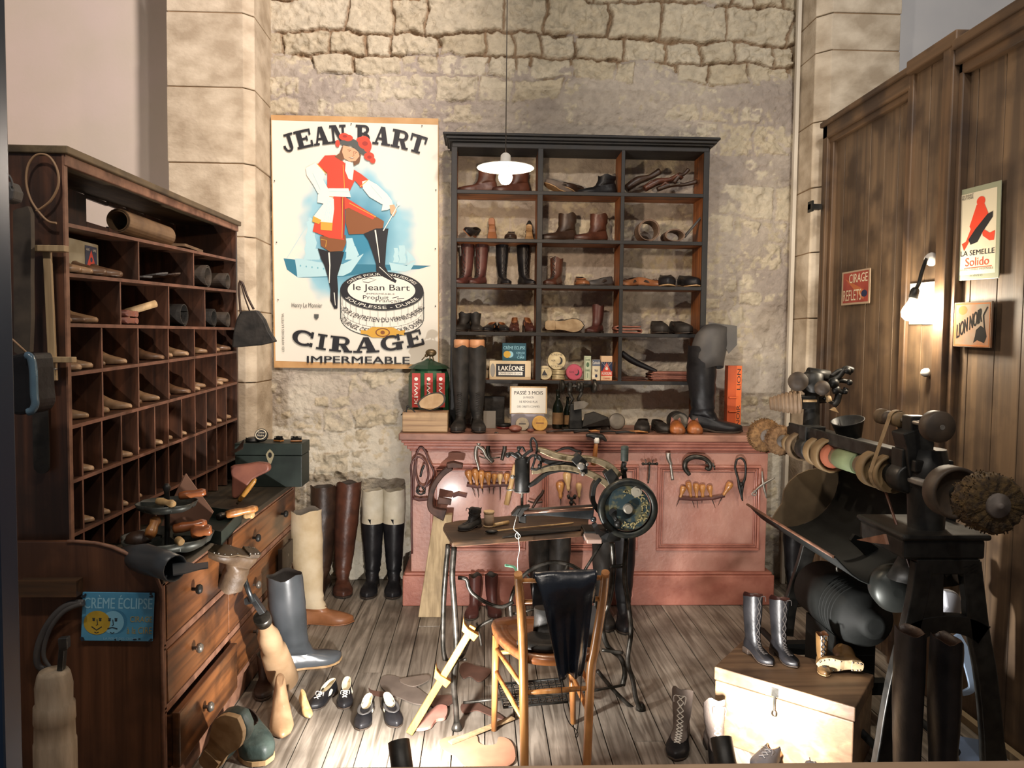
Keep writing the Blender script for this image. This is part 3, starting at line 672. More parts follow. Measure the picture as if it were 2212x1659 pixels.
def footwear(name, label, cat, loc, rot, L, style='low', upper='blackl', lining='soledk', sole='soledk', heel=.09, t=.03, lace=None, group=None, H=None, wr=0, bend=None,
             toecap=None, strap=None, n=22, topline=None, welt=None, shaftmat=None, shaftz=None, wide=1.0, nails=False, rag=.022, peak=.0):
    lv = dict(low=LOW, clog=CLOGL, ankle=ANK, mid=MID, tall=TALL)[style]
    lv = [tuple(v) for v in lv]
    if H is not None:      # shaft height in metres
        i0 = 7; z0 = lv[i0][0]; z1 = lv[-1][0]
        lv = lv[:i0+1] + [((v[0]-z0)/(z1-z0)*(H/L-z0)+z0, (v[1]-z0)/(z1-z0)*(H/L-z0)+z0)+v[2:] for v in lv[i0+1:]]
    if wide != 1: lv = [v[:4]+(v[4]*wide,)+v[5:] for v in lv]
    m = {'low': 12, 'clog': 11, 'ankle': 20, 'mid': 28, 'tall': 40}[style]
    rs = resample(lv, m); th = .012
    ztop = rs[-1][0]; H_ = H or .2
    def g(q, i, off=0):
        o = ring(q, L, heel, t, n, off, wr if (q[0] > .28) else 0, 1.0, bend)
        if style not in ('low', 'clog'):
            k = max(0, (q[0]-ztop+.3)/.3)**2
            for j, p in enumerate(o): a = 2*PI*j/n; p.z += L*k*(rag*(math.sin(3*a+L*90)+.6*math.sin(5*a+H_*40))+peak*math.cos(a))
        return o
    r = thing(name, label, cat, loc, rot, group)
    outer = [g(q, i) for i, q in enumerate(rs)]
    jl = .38
    if shaftz is not None:
        cut = next((i for i, q in enumerate(rs) if q[0]*L > shaftz), m-3)
        MB().loft(outer[:cut+1], True, False).build('upper', M[upper], r)
        sh = [[p + Vector((0, 0, 0)) for p in q] for q in outer[cut-1:]]
        sh[0] = [Vector((p.x*1.0, p.y*1.03, p.z)) for p in sh[0]]
        MB().loft(sh, False, False).build('shaft', M[shaftmat], r)
    else:
        MB().loft(outer, True, False).build('upper', M[upper], r)
    # rim and lining down to the footbed
    inn = [g(rs[-1], 0), g(rs[-1], 0, th)] + [g(rs[i], 0, th) for i in range(m-2, max(3, m//4), -max(1, m//8))]
    inn = [g(rs[-1], 0), g(rs[-1], 0, th)]; xt = rs[-1][3]+.06
    for i in range(m-2, max(3, m//4) if style in ('low', 'clog') else int(m*.75), -max(1, m//8)):
        q = list(rs[i]); q[3] = min(q[3], xt); inn.append(g(q, 0, th+.006))
    MB().loft(inn, False, True).build('lining', M[lining], r)
    # sole with its heel
    s = MB(); N = 16; top = []; bot = []
    sc = 1.03 if welt is None else welt
    for tb, lst in ((1, top), (0, bot)):
        for j in range(2*N):
            a = 2*PI*j/(2*N); u = (1-math.cos(a))/2; y = math.copysign(fw(u)*lv[0][4]/2*sc, math.sin(a)); x = (u-.5)*sc+.5
            z = zt(u, heel, t)
            lst.append(Vector((x-.42, y, z if tb else max(z-t, 0)))*L)
    if bend and style != 'tall': top = [bend(p) for p in top]; bot = [bend(p) for p in bot]
    s.loft([bot, top], True, True, smooth=False)
    if heel > t:
        hl = [Vector((x-.42, y, 0))*L for x, y in ((-.005, -.08*wide), (-.015, 0), (-.005, .08*wide), (.05, .115*wide), (.24, .115*wide), (.25, 0), (.24, -.115*wide), (.05, -.115*wide))]
        s.loft([hl, [p+Vector((0, 0, (heel-t*.5)*L)) for p in hl]], smooth=False)
    so = s.build('sole', M[sole], r, bevel=.0015)
    if nails:
        nb = MB()
        for j in range(20):
            a = 2*PI*j/20; u = (1-math.cos(a))/2; u = .5+(u-.5)*.9
            if .28 < u < .45: continue
            nb.ball((Vector((u-.42, math.copysign(fw(u)*lv[0][4]/2*.8, math.sin(a)), max(zt(u, heel, t)-t, 0) if u > .26 else 0))*L), .004, 6)
        nb.build('hobnails', M['steel'], so)
    if toecap:
        cp = MB(); rr = []
        for i, qv in enumerate(rs[:max(5, int(m*.45))]):
            pts = [p*1.0 for p in g(qv, i, -.006)]; seg = pts[n//2-6:n//2+7]; rr.append(seg)
        cp.loft(rr, False, False, closed=False); cp.build('toe_cap', M[toecap], r)
    if lace:
        top_i = m-1; pts = []
        lo = next(i for i, q in enumerate(rs) if q[3] < .80)
        for i in range(lo, top_i+1):
            q = rs[i]; x = q[3]; z = zt(min(x, 1), heel, t)*q[6]+q[1]; pts.append((x, z))
        K = max(4, min(12, int((pts[-1][1]-pts[0][1])/.055)+2)); lb = MB()
        ii = np.linspace(0, len(pts)-1, K)
        px_ = [(np.interp(i, range(len(pts)), [p[0] for p in pts]), np.interp(i, range(len(pts)), [p[1] for p in pts])) for i in ii]
        wv = .05
        f = (lambda p: bend(p)) if bend else (lambda p: p)
        for a, b in zip(px_[:-1], px_[1:]):
            for sg in (1, -1):
                lb.tube([f(Vector((a[0]-.42-.008, sg*wv, a[1]))*L), f(Vector(((a[0]+b[0])/2-.42+.014, 0, (a[1]+b[1])/2+.006))*L), f(Vector((b[0]-.42-.008, -sg*wv, b[1]))*L)], .0022, 4)
        e = px_[-1]
        lb.tube(spline([f(Vector((e[0]-.42, 0, e[1]))*L), f(Vector((e[0]-.35, .09, e[1]+.03))*L), f(Vector((e[0]-.30, .08, e[1]-.08))*L)], 4), .0014, 4)
        lb.tube(spline([f(Vector((e[0]-.42, 0, e[1]))*L), f(Vector((e[0]-.35, -.09, e[1]+.03))*L), f(Vector((e[0]-.32, -.09, e[1]-.06))*L)], 4), .0014, 4)
        lb.build('laces', M[lace], r)
    if strap:
        q = resample(LOW, 14)[9]; rg = g(q, 0, -.006)
        st = MB(); arc = rg[n//2-6:n//2+7]; st.tube([Vector((p.x, p.y, p.z+.004)) for p in arc], .007, 6, flat=.35, up=(1, 0, .4)); st.build('strap', M[strap], r)
    return r
def shoe_px(name, label, cat, hp_, tp_, Z=0, Y=None, **k):
    """stands the shoe so that heel and toe fall on two points of the floor or board"""
    a = P(*hp_, Z=Z); b = P(*tp_, Z=Z); L = k.pop('L', None) or (b-a).length; ang = math.atan2(b.y-a.y, b.x-a.x)
    c = a+(b-a).normalized()*(L*.42)
    return footwear(name, label, cat, (c.x, c.y, Z), k.pop('rot', (0, 0, ang)), L, **k)
def last(name, label, loc, rot, L, m='lastw', group=None, mb_only=False, cat='shoe last', plate=True):
    rs = resample(LASTL, 12); rings = [ring(q, L, .10, .0, 18) for q in rs]
    b = MB().loft(rings)
    if mb_only: return b
    o = solo(name, b, M[m], label, cat, group, loc=loc, rot=rot)
    return o

# ---------------------------------------------------------------- on the floor, left of the machine
def floor_shoes():
    shoe_px('oxford_shoe', 'small black brogue with white laces, the one turned left of its pair', 'shoe', (724, 1494), (688, 1523), upper='blackl', lace='lace', lining='cream', group=None, L=.19, heel=.08)
    shoe_px('oxford_shoe', 'small black brogue with white laces, the one pointing straight at the window', 'shoe', (751, 1490), (745, 1521), upper='blackl', lace='lace', lining='cream', L=.19, heel=.08)
    shoe_px('strap_shoe', 'little black strap shoe behind the floor spotlight, left of its pair', 'shoe', (799, 1528), (777, 1584), upper='blackl', strap='greyl', lining='cream', L=.2, heel=.07)
    shoe_px('strap_shoe', 'little black strap shoe behind the floor spotlight, right of its pair', 'shoe', (833, 1526), (861, 1580), upper='blackl', strap='greyl', lining='cream', L=.2, heel=.07)
    # lasts
    a = P(607, 1548, Z=0); last('wooden_last', 'large pale wooden shoe last standing on the floor by the turned post', (a.x+.005, a.y-.02, .0), (0, 0, math.radians(-74)), .30).location.z = .002
    a = P(658, 1536, Z=0); last('wooden_last', 'small dark-stained child size wooden last lying on the floor', (a.x, a.y, .0), (0, math.radians(5), math.radians(-62)), .135, 'handlep').location.z = .008
    # clogs
    shoe_px('leather_clog', 'worn green-black leather clog with pale edge standing by the drawers', 'clog', (511, 1583), (555, 1636), upper='greenl', style='clog', sole='sole', L=.30, heel=.12, t=.06, lining='soledk')
    a = P(440, 1640, Z=0)
    footwear('leather_clog', 'worn green-black clog tipped on its side against the lowest drawer', 'clog', (-.885, 2.56, .125), (math.radians(-70), math.radians(-50), math.radians(-40)), .30, 'clog', 'greenl', sole='sole', heel=.12, t=.06)
    # tan-footed canvas boot, grey rubber boot
    shoe_px('canvas_boot', 'tall cream canvas boot with a tan leather foot beside the drawer chest', 'boot', (638, 1345), (730, 1345), style='tall', upper='tanl', sole='tanl', shaftmat='canvas', shaftz=.09, lining='cardgrey', L=.31, H=.60, heel=.03, t=.02, wr=.02,
            bend=lambda p: Vector((p.x-.03*max(0, p.z-.12), p.y, p.z)))
    shoe_px('rubber_boot', 'tall grey riding boot with pale sole leaning behind the turned post', 'boot', (598, 1452), (690, 1434), style='tall', upper='greyb', sole='sole', lining='greyl', L=.30, H=.44, heel=.05, t=.035, wr=.01, wide=1.15,
            bend=lambda p: Vector((p.x-.10*max(0, p.z-.1), p.y, p.z)))
    shoe_px('work_boot', 'dark brown work boot on the floor between drawer chest and turned post', 'boot', (576, 1468), (570, 1496), style='ankle', upper='brownl2', sole='soledk', L=.22, H=.14, heel=.08, t=.04)
    # tall boots against the stone wall
    w = [('tall_boot', 'tall cracked brown cavalry boot standing nearest the toolbox', 683, 1288, 'brownl2', .62, .01, 'brownl2', -97),
         ('tall_boot', 'tall shiny brown cavalry boot leaning right in front of the stone wall', 733, 1286, 'brownl', .64, .07, 'brownl', -78)]
    for nm, lb, px, py, up, H, lean, sm, ang in w:
        c = P(px, py, Z=0)
        footwear(nm, lb, 'boot', (c.x, c.y+.10, 0), (0, 0, math.radians(ang)), .30, 'tall', up, lining='soledk', sole='soledk', H=H, wr=.022, heel=.08, wide=1.1,
                 bend=(lambda ln, ang: (lambda p: Vector((p.x, p.y+ln*max(0, p.z-.05), p.z))))(lean, ang), lace=None)
    for nm, lb, px, ang in (('tall_boot', 'tall black boot with crumpled white canvas top, left of the pair', 797, -92), ('tall_boot', 'tall black boot with crumpled white canvas top, beside the pink counter', 846, -86)):
        c = P(px, 1288, Z=0)
        footwear(nm, lb, 'boot', (c.x, c.y+.10, 0), (0, 0, math.radians(ang)), .29, 'tall', 'blackl', lining='canvasw', sole='soledk', H=.60, wr=.03, heel=.08, shaftmat='canvasw', shaftz=.43, wide=1.0)
    # in front of the counter, behind the machine
    for lb, px, py, H, up in (('tall dark boot standing behind the sewing machine under its table', 1163, 1335, .50, 'blackl2'), ('tall dark boot with open flap behind the sewing machine table', 1206, 1338, .51, 'blackl2'),
                      ('tall black boot standing behind the right leg of the sewing machine', 1303, 1340, .50, 'blackl2'), ('tall black boot nearest the machine right leg, toe towards the window', 1345, 1345, .49, 'blackl')):
        c = P(px, py, Z=0)
        footwear('tall_boot', lb, 'boot', (c.x, c.y-.02, 0), (0, 0, math.radians(-92+random.uniform(-6, 6))), .28, 'tall', up, lining='soledk', H=H, wr=.015, heel=.08, wide=.95)
    shoe_px('ankle_boot', 'small brown ankle boot behind the iron leg, left of its pair', 'boot', (1030, 1312), (1016, 1338), style='ankle', upper='redl', lace=None, L=.22, H=.2, heel=.08, rot=(0, 0, math.radians(-100)))
    shoe_px('ankle_boot', 'small brown ankle boot behind the iron leg, right of its pair', 'boot', (1062, 1310), (1066, 1338), style='ankle', upper='redl', lace=None, L=.22, H=.2, heel=.08, rot=(0, 0, math.radians(-80)))
    c = P(1706, 1292, Z=0)
    footwear('tall_boot', 'tall black boot standing between counter and grinding machine', 'boot', (c.x+.02, c.y, 0), (0, 0, math.radians(-110)), .29, 'tall', 'blackl', lining='brownl2', H=.52, wr=.015, heel=.08)
    # two-tone laced boots near the trunk
    for lb, hp, tp in (('laced boot with grey cloth upper and black toe, left of the trunk', (1490, 1583), (1461, 1615)), ('laced boot with grey cloth upper and black toe, half behind the right floor spotlight', (1548, 1605), (1546, 1645))):
        shoe_px('laced_boot', lb, 'boot', hp, tp, style='ankle', upper='clothgrey', toecap='blackl', lace='lace', lining='soledk', sole='soledk', L=.235, H=.185, peak=-.13, wr=.01, heel=.11, rot=(0, 0, math.radians(-112 if hp[0] < 1500 else -92)))
    for lb, hp, tp in (('black shoe with tan lining in front of the trunk, left of its pair', (1700, 1622), (1655, 1655)), ('black shoe with tan lining in front of the trunk, right of its pair', (1738, 1624), (1756, 1660))):
        shoe_px('black_shoe', lb, 'shoe', hp, tp, upper='blackl', lining='tanl', lace='lacedk', L=.24, heel=.08)
    for lb, px, py, H in (('tall dull black boot in front of the grinder leg, nearer the trunk', 1972, 1668, .635), ('tall dull black boot in front of the grinder leg, nearer the partition', 2052, 1668, .61)):
        c = P(px, py, Y=2.20)
        footwear('tall_boot', lb, 'boot', (c.x, 2.20, 0), (0, 0, math.radians(-96)), .27, 'tall', 'blackl', lining='brownl2', H=H, wr=.022, heel=.08, wide=.60)
M['greenl'] = mat('green_black_leather', '#1f2b28', .5, c2='#3a4640', scale=14, bump=.4, bscale=24)
M['greyb'] = mat('grey_rubber', '#3e4245', .3, c2='#52565a', scale=6, bump=.1)
M['clothgrey'] = mat('grey_brown_cloth', '#5f544d', .8, c2='#72665d', scale=14, bump=.2, bscale=90)
floor_shoes()

# ---------------------------------------------------------------- pairs on the wall shelf
SY = 4.70
def sh(px, row, ang, L, label, style='low', cat='shoe', name=None, dy=0, **k):
    z = SHZ[row]+.0005; c = P(px, 500, Y=SY+dy)
    for _ in range(2): c = P(px, PX((c.x, SY+dy, z))[1], Y=SY+dy)
    return footwear(name or {'low': 'leather_shoe', 'clog': 'leather_clog', 'ankle': 'ankle_boot', 'mid': 'laced_boot', 'tall': 'tall_boot'}[style], label, cat, (c.x, SY+dy, z), (0, 0, math.radians(ang)) if not isinstance(ang, tuple) else ang, L, style, **k)
def shelf_shoes():
    sh(1038, 4, 188, .24, 'brown ankle boot behind the hanging bulb on the top shelf', 'ankle', 'boot', upper='brownl', H=.17)
    sh(1110, 4, 200, .24, 'dusty brown ankle boot right of the bulb on the top shelf', 'ankle', 'boot', upper='brownl', H=.17)
    sh(1208, 4, (0, math.radians(-22), math.radians(200)), .19, 'pale brown clog tipped up on the top shelf middle bay', 'clog', 'clog', upper='clothgrey', sole='sole', wide=1.1).location.z += .02
    sh(1240, 4, (0, math.radians(-15), math.radians(215)), .18, 'brown slipper leaning behind the pale clog on the top shelf', 'clog', 'clog', upper='brownl2', sole='sole', dy=.05).location.z += .02
    sh(1296, 4, 185, .24, 'black shiny torn boot at the right of the top middle bay', 'ankle', 'boot', upper='blackl', H=.12)
    # second shelf
    sh(1015, 3, (math.radians(-50), 0, math.radians(250)), .17, 'dark shoe lying with tan sole out at the left of the second shelf', upper='blackl', sole='tanl').location.z += .04
    sh(1062, 3, (math.radians(0), math.radians(72), math.radians(80)), .16, 'tan soled shoe stood on its toe on the second shelf', upper='tanl', sole='tanl').location.z += .07
    sh(1104, 3, -95, .21, 'small dark shoe, toe out, third along the second shelf', upper='brownl2')
    sh(1143, 3, (0, math.radians(40), math.radians(85)), .16, 'small dark shoe showing its worn sole beside the first upright', upper='blackl2', sole='sole').location.z += .045
    sh(1212, 3, 205, .25, 'scuffed brown work boot, left of the pair on the second shelf', 'ankle', 'boot', upper='brownl2', H=.17, wide=1.15, wr=.02)
    sh(1281, 3, 212, .25, 'scuffed brown work boot with pale toe, right of the pair on the second shelf', 'ankle', 'boot', upper='brownl', H=.17, wide=1.15, wr=.02)
    # third shelf
    for px, a, up, lb, lc in ((1003, 238, 'redl', 'tall red-brown laced boot at the far left of the third shelf', 'brownl'), (1034, 240, 'redl', 'tall red-brown laced boot, second along the third shelf', 'brownl'),
                          (1087, -75, 'blackl', 'tall black laced boot, third along the third shelf', 'lacedk'), (1135, -65, 'blackl', 'tall black laced boot beside the first upright on the third shelf', 'lacedk')):
        sh(px, 2, a, .185, lb, 'mid', 'boot', upper=up, H=.255, lace='lacedk', wr=.015, heel=.1)
    sh(1197, 2, -120, .20, 'brown laced ankle boot facing out on the third shelf', 'ankle', 'boot', upper='brownl', H=.17, lace='lacedk', wr=.02, wide=1.15)
    sh(1254, 2, -85, .20, 'small tan strap shoe in the middle of the third shelf', upper='tanl', strap='tanl', wide=1.2)
    sh(1298, 2, 205, .20, 'small dark grey shoe turned sideways on the third shelf', upper='greyl', wide=1.1)
    sh(1362, 2, 225, .20, 'tan shoe with leather lace behind the second upright', upper='tanl', lace='brownl', wide=1.1)
    sh(1402, 2, -35, .20, 'tan shoe with leather lace, right one of its pair', upper='tanl', lace='brownl')
    sh(1438, 2, -98, .26, 'large black clog in the right bay of the third shelf, left of its pair', 'clog', 'clog', upper='blackl', sole='sole', wide=.98)
    sh(1484, 2, -82, .25, 'large black clog in the right bay of the third shelf, right of its pair', 'clog', 'clog', upper='blackl', sole='sole', wide=.95)
    # fourth shelf
    for px, a, up, lb, st, kk in ((999, -115, 'blackl2', 'black lace-up shoe at the left end of the fourth shelf', 'ankle', dict(H=.115, wide=1.2)), (1028, -80, 'blackl2', 'black lace-up shoe, second along the fourth shelf', 'ankle', dict(H=.115, wide=1.2)),
                          (1060, -110, 'blackl', 'flat black slip-on shoe, third along the fourth shelf', 'low', {}), (1085, -80, 'blackl', 'flat black slip-on shoe, fourth along the fourth shelf', 'low', {}),
                          (1111, -95, 'redl', 'red-brown heeled lace shoe, fifth along the fourth shelf', 'low', dict(heel=.25, lace='brownl')), (1141, -80, 'redl', 'red-brown heeled lace shoe beside the first upright', 'low', dict(heel=.25, lace='brownl'))):
        sh(px, 1, a, .19, lb, st, 'shoe', upper=up, lining='tanl', **kk)
    sh(1214, 1, (math.radians(-90), 0, math.radians(0)), .245, 'big dark shoe on its side showing a pale toothed sole', upper='blackl2', sole='solepale', wide=1.05, welt=.95, dy=.03).location.z += .047
    sh(1286, 1, -125, .19, 'dark red-brown open ankle boot on the fourth shelf', 'ankle', 'boot', upper='redl', H=.17, lining='soledk', wide=1.1)
    sh(1421, 1, -92, .25, 'black slip-on clog in the right bay of the fourth shelf, left of its pair', 'clog', 'clog', upper='blackl2', sole='soledk', wide=1.0)
    sh(1467, 1, -80, .25, 'black slip-on clog in the right bay of the fourth shelf, right of its pair', 'clog', 'clog', upper='blackl2', sole='soledk', wide=.95)
M['solepale'] = mat('pale_worn_sole', '#b9a483', .6, c2='#9b8463', scale=20)
shelf_shoes()

# ---------------------------------------------------------------- lasts in the pigeonholes
def cubby_lasts():
    rown = {3: 'fourth row', 2: 'fifth row', 1: 'sixth row', 0: 'seventh row', 4: 'third row', 5: 'second row', -1: 'bottom row'}
    nth = ['nearest', 'second', 'third', 'fourth', 'fifth', 'sixth', 'seventh', 'eighth', 'ninth', 'tenth', 'eleventh', 'twelfth']
    protos = {}
    rs = random.Random(5)
    plan = {3: (2, .235), 2: (2, .235), 1: (1, .215), 0: (1, .20), -1: (0, .2)}
    for row, (cnt, L) in plan.items():
        e = COLS[row]
        for i, (a, b) in enumerate(zip(e[:-1], e[1:])):
            if row == 1 and i in (0, 1): c_ = 0 if i == 0 else 1
            elif row == 0 and i in (0, 2, 5, 6, 9, 11): c_ = 1 if i in (0, 2) else 0
            else: c_ = cnt
            for j in range(c_):
                w = (b-a); y = a+w*(j+.5)/c_ + rs.uniform(-.01, .01)
                z = cz(row, y)+.001; l = L*rs.uniform(.92, 1.08); dk = rs.random() < .3
                x = CX-.012-l*.58+rs.uniform(-.02, .012)
                key = 'lastdk' if dk else 'lastw'
                which = '' if c_ == 1 else (', nearer one' if j == 0 else ', farther one')
                lb = '%s shoe last in the %s, %s pigeonhole from the window%s' % ('brown' if dk else 'pale wooden', rown[row], nth[i], which)
                if key not in protos:
                    o = last('wooden_last', lb, (x, y, z), rs.uniform(-.1, .1), 1.0, key, 'shoe lasts in the pigeonholes'); protos[key] = o
                else:
                    o = protos[key].copy(); COL.objects.link(o); o['label'] = lb
                o.location = (x, y, z); o.rotation_euler = (0, 0, rs.uniform(-.12, .12)); s = l; o.scale = (s, s*(1.0 if c_ == 1 else .95), s)
    # third row: lasts and rolled leather
    for i, (px, py, L, lb) in enumerate(((160, 685, .20, 'pale shoe last lying lowest at the near end of the third row'), (190, 680, .22, 'brown shoe last beside the nearest divider of the third row'), (215, 688, .25, 'long brown last pointing out of the third row'))):
        y = cy_of(px, py); last('wooden_last', lb, (CX-.02-L*.56, y, cz(4, y)+.001+(.0 if i != 1 else .0)), .15, L, 'lastw' if i != 1 else 'lastdk', 'shoe lasts in the pigeonholes')
    for i, (px, L, lb, up) in enumerate(((158, .25, 'grey worn shoe last at the near end of the second row', 'lastw'), (184, .22, 'small grey shoe last second along the second row', 'lastw'), (212, .26, 'long brown wooden last in front of the card box', 'lastdk'), (248, .25, 'brown wooden last beside the second row divider', 'lastdk'))):
        y = cy_of(px, 585); last('wooden_last', lb, (CX+.0-L*.5, y, cz(5, y)+.001), .1, L, up, 'shoe lasts in the pigeonholes')
cubby_lasts()
# ================================================================ helpers for traced ironwork
def strip(mb, pts, w, d, Y, k=None, taper=None):
    """a flat bar of width w (px) and depth d (m) following pixel points standing in the plane Y"""
    c = [P(x, y, Y=Y) for x, y in pts]; N = len(c); ws = w if isinstance(w, (list, tuple)) else [w]*N
    ws = list(np.interp(np.linspace(0, 1, N), np.linspace(0, 1, len(ws)), ws)); L = []; R = []
    for i, p in enumerate(c):
        t = (c[min(i+1, N-1)]-c[max(i-1, 0)]).normalized(); q = Vector((-t.z, 0, t.x))*(ws[i]/2*Y/FPX); L.append(p+q); R.append(p-q)
    rings = [[L[i]-Vector((0, d/2, 0)), R[i]-Vector((0, d/2, 0)), R[i]+Vector((0, d/2, 0)), L[i]+Vector((0, d/2, 0))] for i in range(N)]
    mb.loft(rings, smooth=False, k=k)
def sm(pts, n=5): return [(v.x, v.y) for v in spline([Vector((a, b, 0)) for a, b in pts], n)]
def disc_y(mb, px, py, rpx, Y, th, k=None, n=28, r2=None, X=None):
    c = P(px, py, Y=Y) if X is None else P(px, py, X=X); r = rpx*c.y/FPX
    mb.lathe([(r if r2 is None else r2*c.y/FPX, -th/2), (r, th/2)], n, c, (0, 1, 0), k)
    return c, r

# ================================================================ treadle sewing machine
def sewing():
    YH = 3.06; Y0 = 2.93
    r = thing('sewing_machine', 'black cast iron treadle patching machine with big decorated hand disc and narrow wooden table', 'sewing machine', (.28, 3.1, 0), room=True)
    # table
    z = .745
    pl = [P(x, y, Z=z) for x, y in ((977, 1172), (1256, 1150), (1270, 1143), (1272, 1106), (1200, 1104), (990, 1124), (960, 1130), (957, 1138))]
    t = MB().slab([Vector((p.x, p.y, z-.018)) for p in pl], (0, 0, .018)).build('tabletop', wood('machine_table_wood', '#3b2b1e', '#5f4630', 'X', .5, .8, c3='#241a12'), r, bevel=.004)
    a, b = P(985, 1178, Z=z-.02), P(1256, 1156, Z=z-.02)
    MB().tube([a, b], .007, 4).build('table_edge', M['edge'], t)
    # left and right cast legs
    def leg(pts, Y, w, nm='leg', d=.022):
        m = MB(); m.tube([P(x, y, Y=Y) for x, y in sm(pts)], [w*Y/FPX/2*v for v in (1, 1, 1, .95, 1.05)], 8, flat=1); return m.build(nm, M['iron'], r)
    leg([(981, 1181), (977, 1242), (981, 1303), (986, 1395), (980, 1472), (985, 1530), (987, 1574)], 2.925, 13)
    leg([(968, 1176), (962, 1242), (958, 1303), (957, 1395), (962, 1425)], 3.05, 11)
    leg([(1354, 1162), (1349, 1242), (1357, 1303), (1363, 1365), (1356, 1426), (1367, 1470), (1374, 1510), (1384, 1531)], 3.06, 11)
    leg([(1322, 1172), (1325, 1230), (1318, 1290), (1302, 1350), (1312, 1395), (1340, 1420), (1350, 1450), (1345, 1480)], 3.12, 12)
    fm = MB()
    for pts, Y, w in (([(989, 1248), (1007, 1251), (1012, 1268), (1023, 1284), (1053, 1303), (1084, 1311), (1109, 1300)], 3.0, 9), ([(993, 1424), (1003, 1410), (1015, 1380), (1038, 1352), (1066, 1337)], 3.02, 8),
                      ([(962, 1425), (985, 1428), (1008, 1424)], 3.0, 7), ([(1290, 1448), (1325, 1490), (1362, 1526), (1378, 1533)], 3.1, 9), ([(1300, 1404), (1345, 1410)], 3.1, 8),
                      ([(1318, 1224), (1345, 1222), (1350, 1208)], 3.08, 9), ([(1030, 1345), (1036, 1372), (1040, 1395)], 3.05, 5)):
        MB().tube([P(x, y, Y=Y) for x, y in sm(pts)], w*Y/FPX/2, 8).build('frame_bar', M['iron'], r)
    for px, py, Y in ((987, 1572, 2.92), (1384, 1530, 3.07)):
        c = P(px, py, Y=Y); MB().lathe([(.022, 0), (.020, .012), (.010, .03)], 12, (c.x, c.y, 0)).build('leg_foot', M['iron'], r)
    rb = MB(); rb.tube([P(1001, 1518, Y=2.99), P(1080, 1510, Y=3.02), P(1280, 1492, Y=3.08), P(1342, 1481, Y=3.1)], .006, 8); rb.build('treadle_rod', M['iron'], r)
    # flywheel
    c = P(1195, 1308, Y=3.16); fw_ = MB(); R = 97*3.16/FPX
    fw_.tube([(c.x+R*math.cos(q)*.98, c.y+.02*math.cos(q), c.z+R*math.sin(q)) for q in [2*PI*i/40 for i in range(40)]], .0085, 8, closed=True)
    for i in range(6): q = i*PI/3+.2; fw_.tube([(c.x, c.y, c.z), (c.x+R*math.cos(q)*.98, c.y, c.z+R*math.sin(q))], .006, 6)
    fw_.lathe([(.02, -.02), (.02, .02)], 14, c, (0, 1, 0)); fw_.tube([c, (c.x, 3.3, c.z)], .008, 8)
    fw_.build('flywheel', M['iron'], r)
    MB().tube([P(1300, 1172, Y=3.08), P(1258, 1240, Y=3.12), P(1225, 1330, Y=3.14)], .006, 8).build('pitman_rod', M['iron'], r)
    # lattice treadle
    tr = MB(); A, B, C, D = [P(x, y, Z=zz) for x, y, zz in ((1076, 1478, .09), (1212, 1466, .09), (1226, 1516, .06), (1088, 1528, .06))]
    def q(u, v): return A*(1-u)*(1-v)+B*u*(1-v)+C*u*v+D*(1-u)*v
    tr.tube([A, B, C, D], .006, 6, closed=True)
    for i in range(1, 9): tr.tube([q(i/9, 0), q(i/9, 1)], .0028, 4)
    for i in range(1, 4): tr.tube([q(0, i/4), q(1, i/4)], .0028, 4)
    for i in range(9):
        for j in range(4):
            cc = q((i+.5)/9, (j+.5)/4); tr.tube([cc+Vector((.010*math.cos(a_), .008*math.sin(a_), 0)) for a_ in [PI/3*k for k in range(6)]], .0022, 4, closed=True)
    tr.build('treadle', M['blackm'], r)
    # head: disc
    c = P(1355, 1097, Y=2.98); px = 2.98/FPX; dk = MB()
    dk.lathe([(52*px, -.020), (53*px, -.024), (62*px, -.026), (65.5*px, -.020), (66*px, 0), (62*px, .012), (53*px, .010), (52*px, -.004)], 48, c, (0, 1, 0), cap=False)
    dk.build('hand_wheel', mat('wheel_iron', '#1e2223', .4, .5, c2='#34352e', scale=40), r)
    d2 = MB().lathe([(50*px, -.010), (50.5*px, -.006), (50.5*px, .02), (20*px, .03)], 44, c, (0, 1, 0)).build('disc_face', mat('disc_enamel', '#34454a', .35, .3, c2='#77724f', scale=34, lo=.5, hi=.68), r)
    h = MB().lathe([(8*px, -.030), (10.5*px, -.026), (11*px, -.008), (11*px, 0)], 24, c, (0, 1, 0)); h.build('hub', mat('grey_hub', '#8f897d', .45, .3), d2)
    g = MB(); rs = random.Random(2)
    for ri, r0 in ((0, 40), (1, 33)):
        for i in range(30):
            a = -1.9+3.7*i/29+rs.uniform(-.05, .05); rr = (r0+rs.uniform(-3, 5))*px
            p0 = Vector((c.x+rr*math.cos(a), c.y-.0135, c.z+rr*math.sin(a))); l = rs.uniform(5, 10)*px; b_ = a+rs.choice([.7, -.7, 1.6])
            dv = Vector((math.cos(b_), 0, math.sin(b_)))*l; n_ = Vector((-dv.z, 0, dv.x))*.22
            g.add([p0-dv*.5, p0+n_, p0+dv*.5, p0-n_], [(0, 1, 2, 3)])
    g.build('gilt_scrollwork', mat('gilt', '#b5a878', .4, .4), d2)
    m_ = MB(); mc = P(1375, 1062, Y=2.965)
    m_.lathe([(12*px, -.001), (12*px, .004)], 26, mc, (0, 1, 0)).lathe([(9*px, -.003), (9*px, -.0005), (8*px, 0)], 24, mc, (0, 1, 0)).lathe([(4*px, -.004), (4*px, -.001)], 18, mc, (0, 1, 0)); m_.build('maker_medallion', mat('pale_medallion', '#a39d8d', .5, .2), d2)
    kn = MB(); kc = P(1335, 1131, Y=2.94); kn.ball(kc, 8.5*px, 14); kn.tube([kc, P(1324, 1110, Y=2.965)], 5*px, 8); kn.build('knob', M['blackm'], d2)
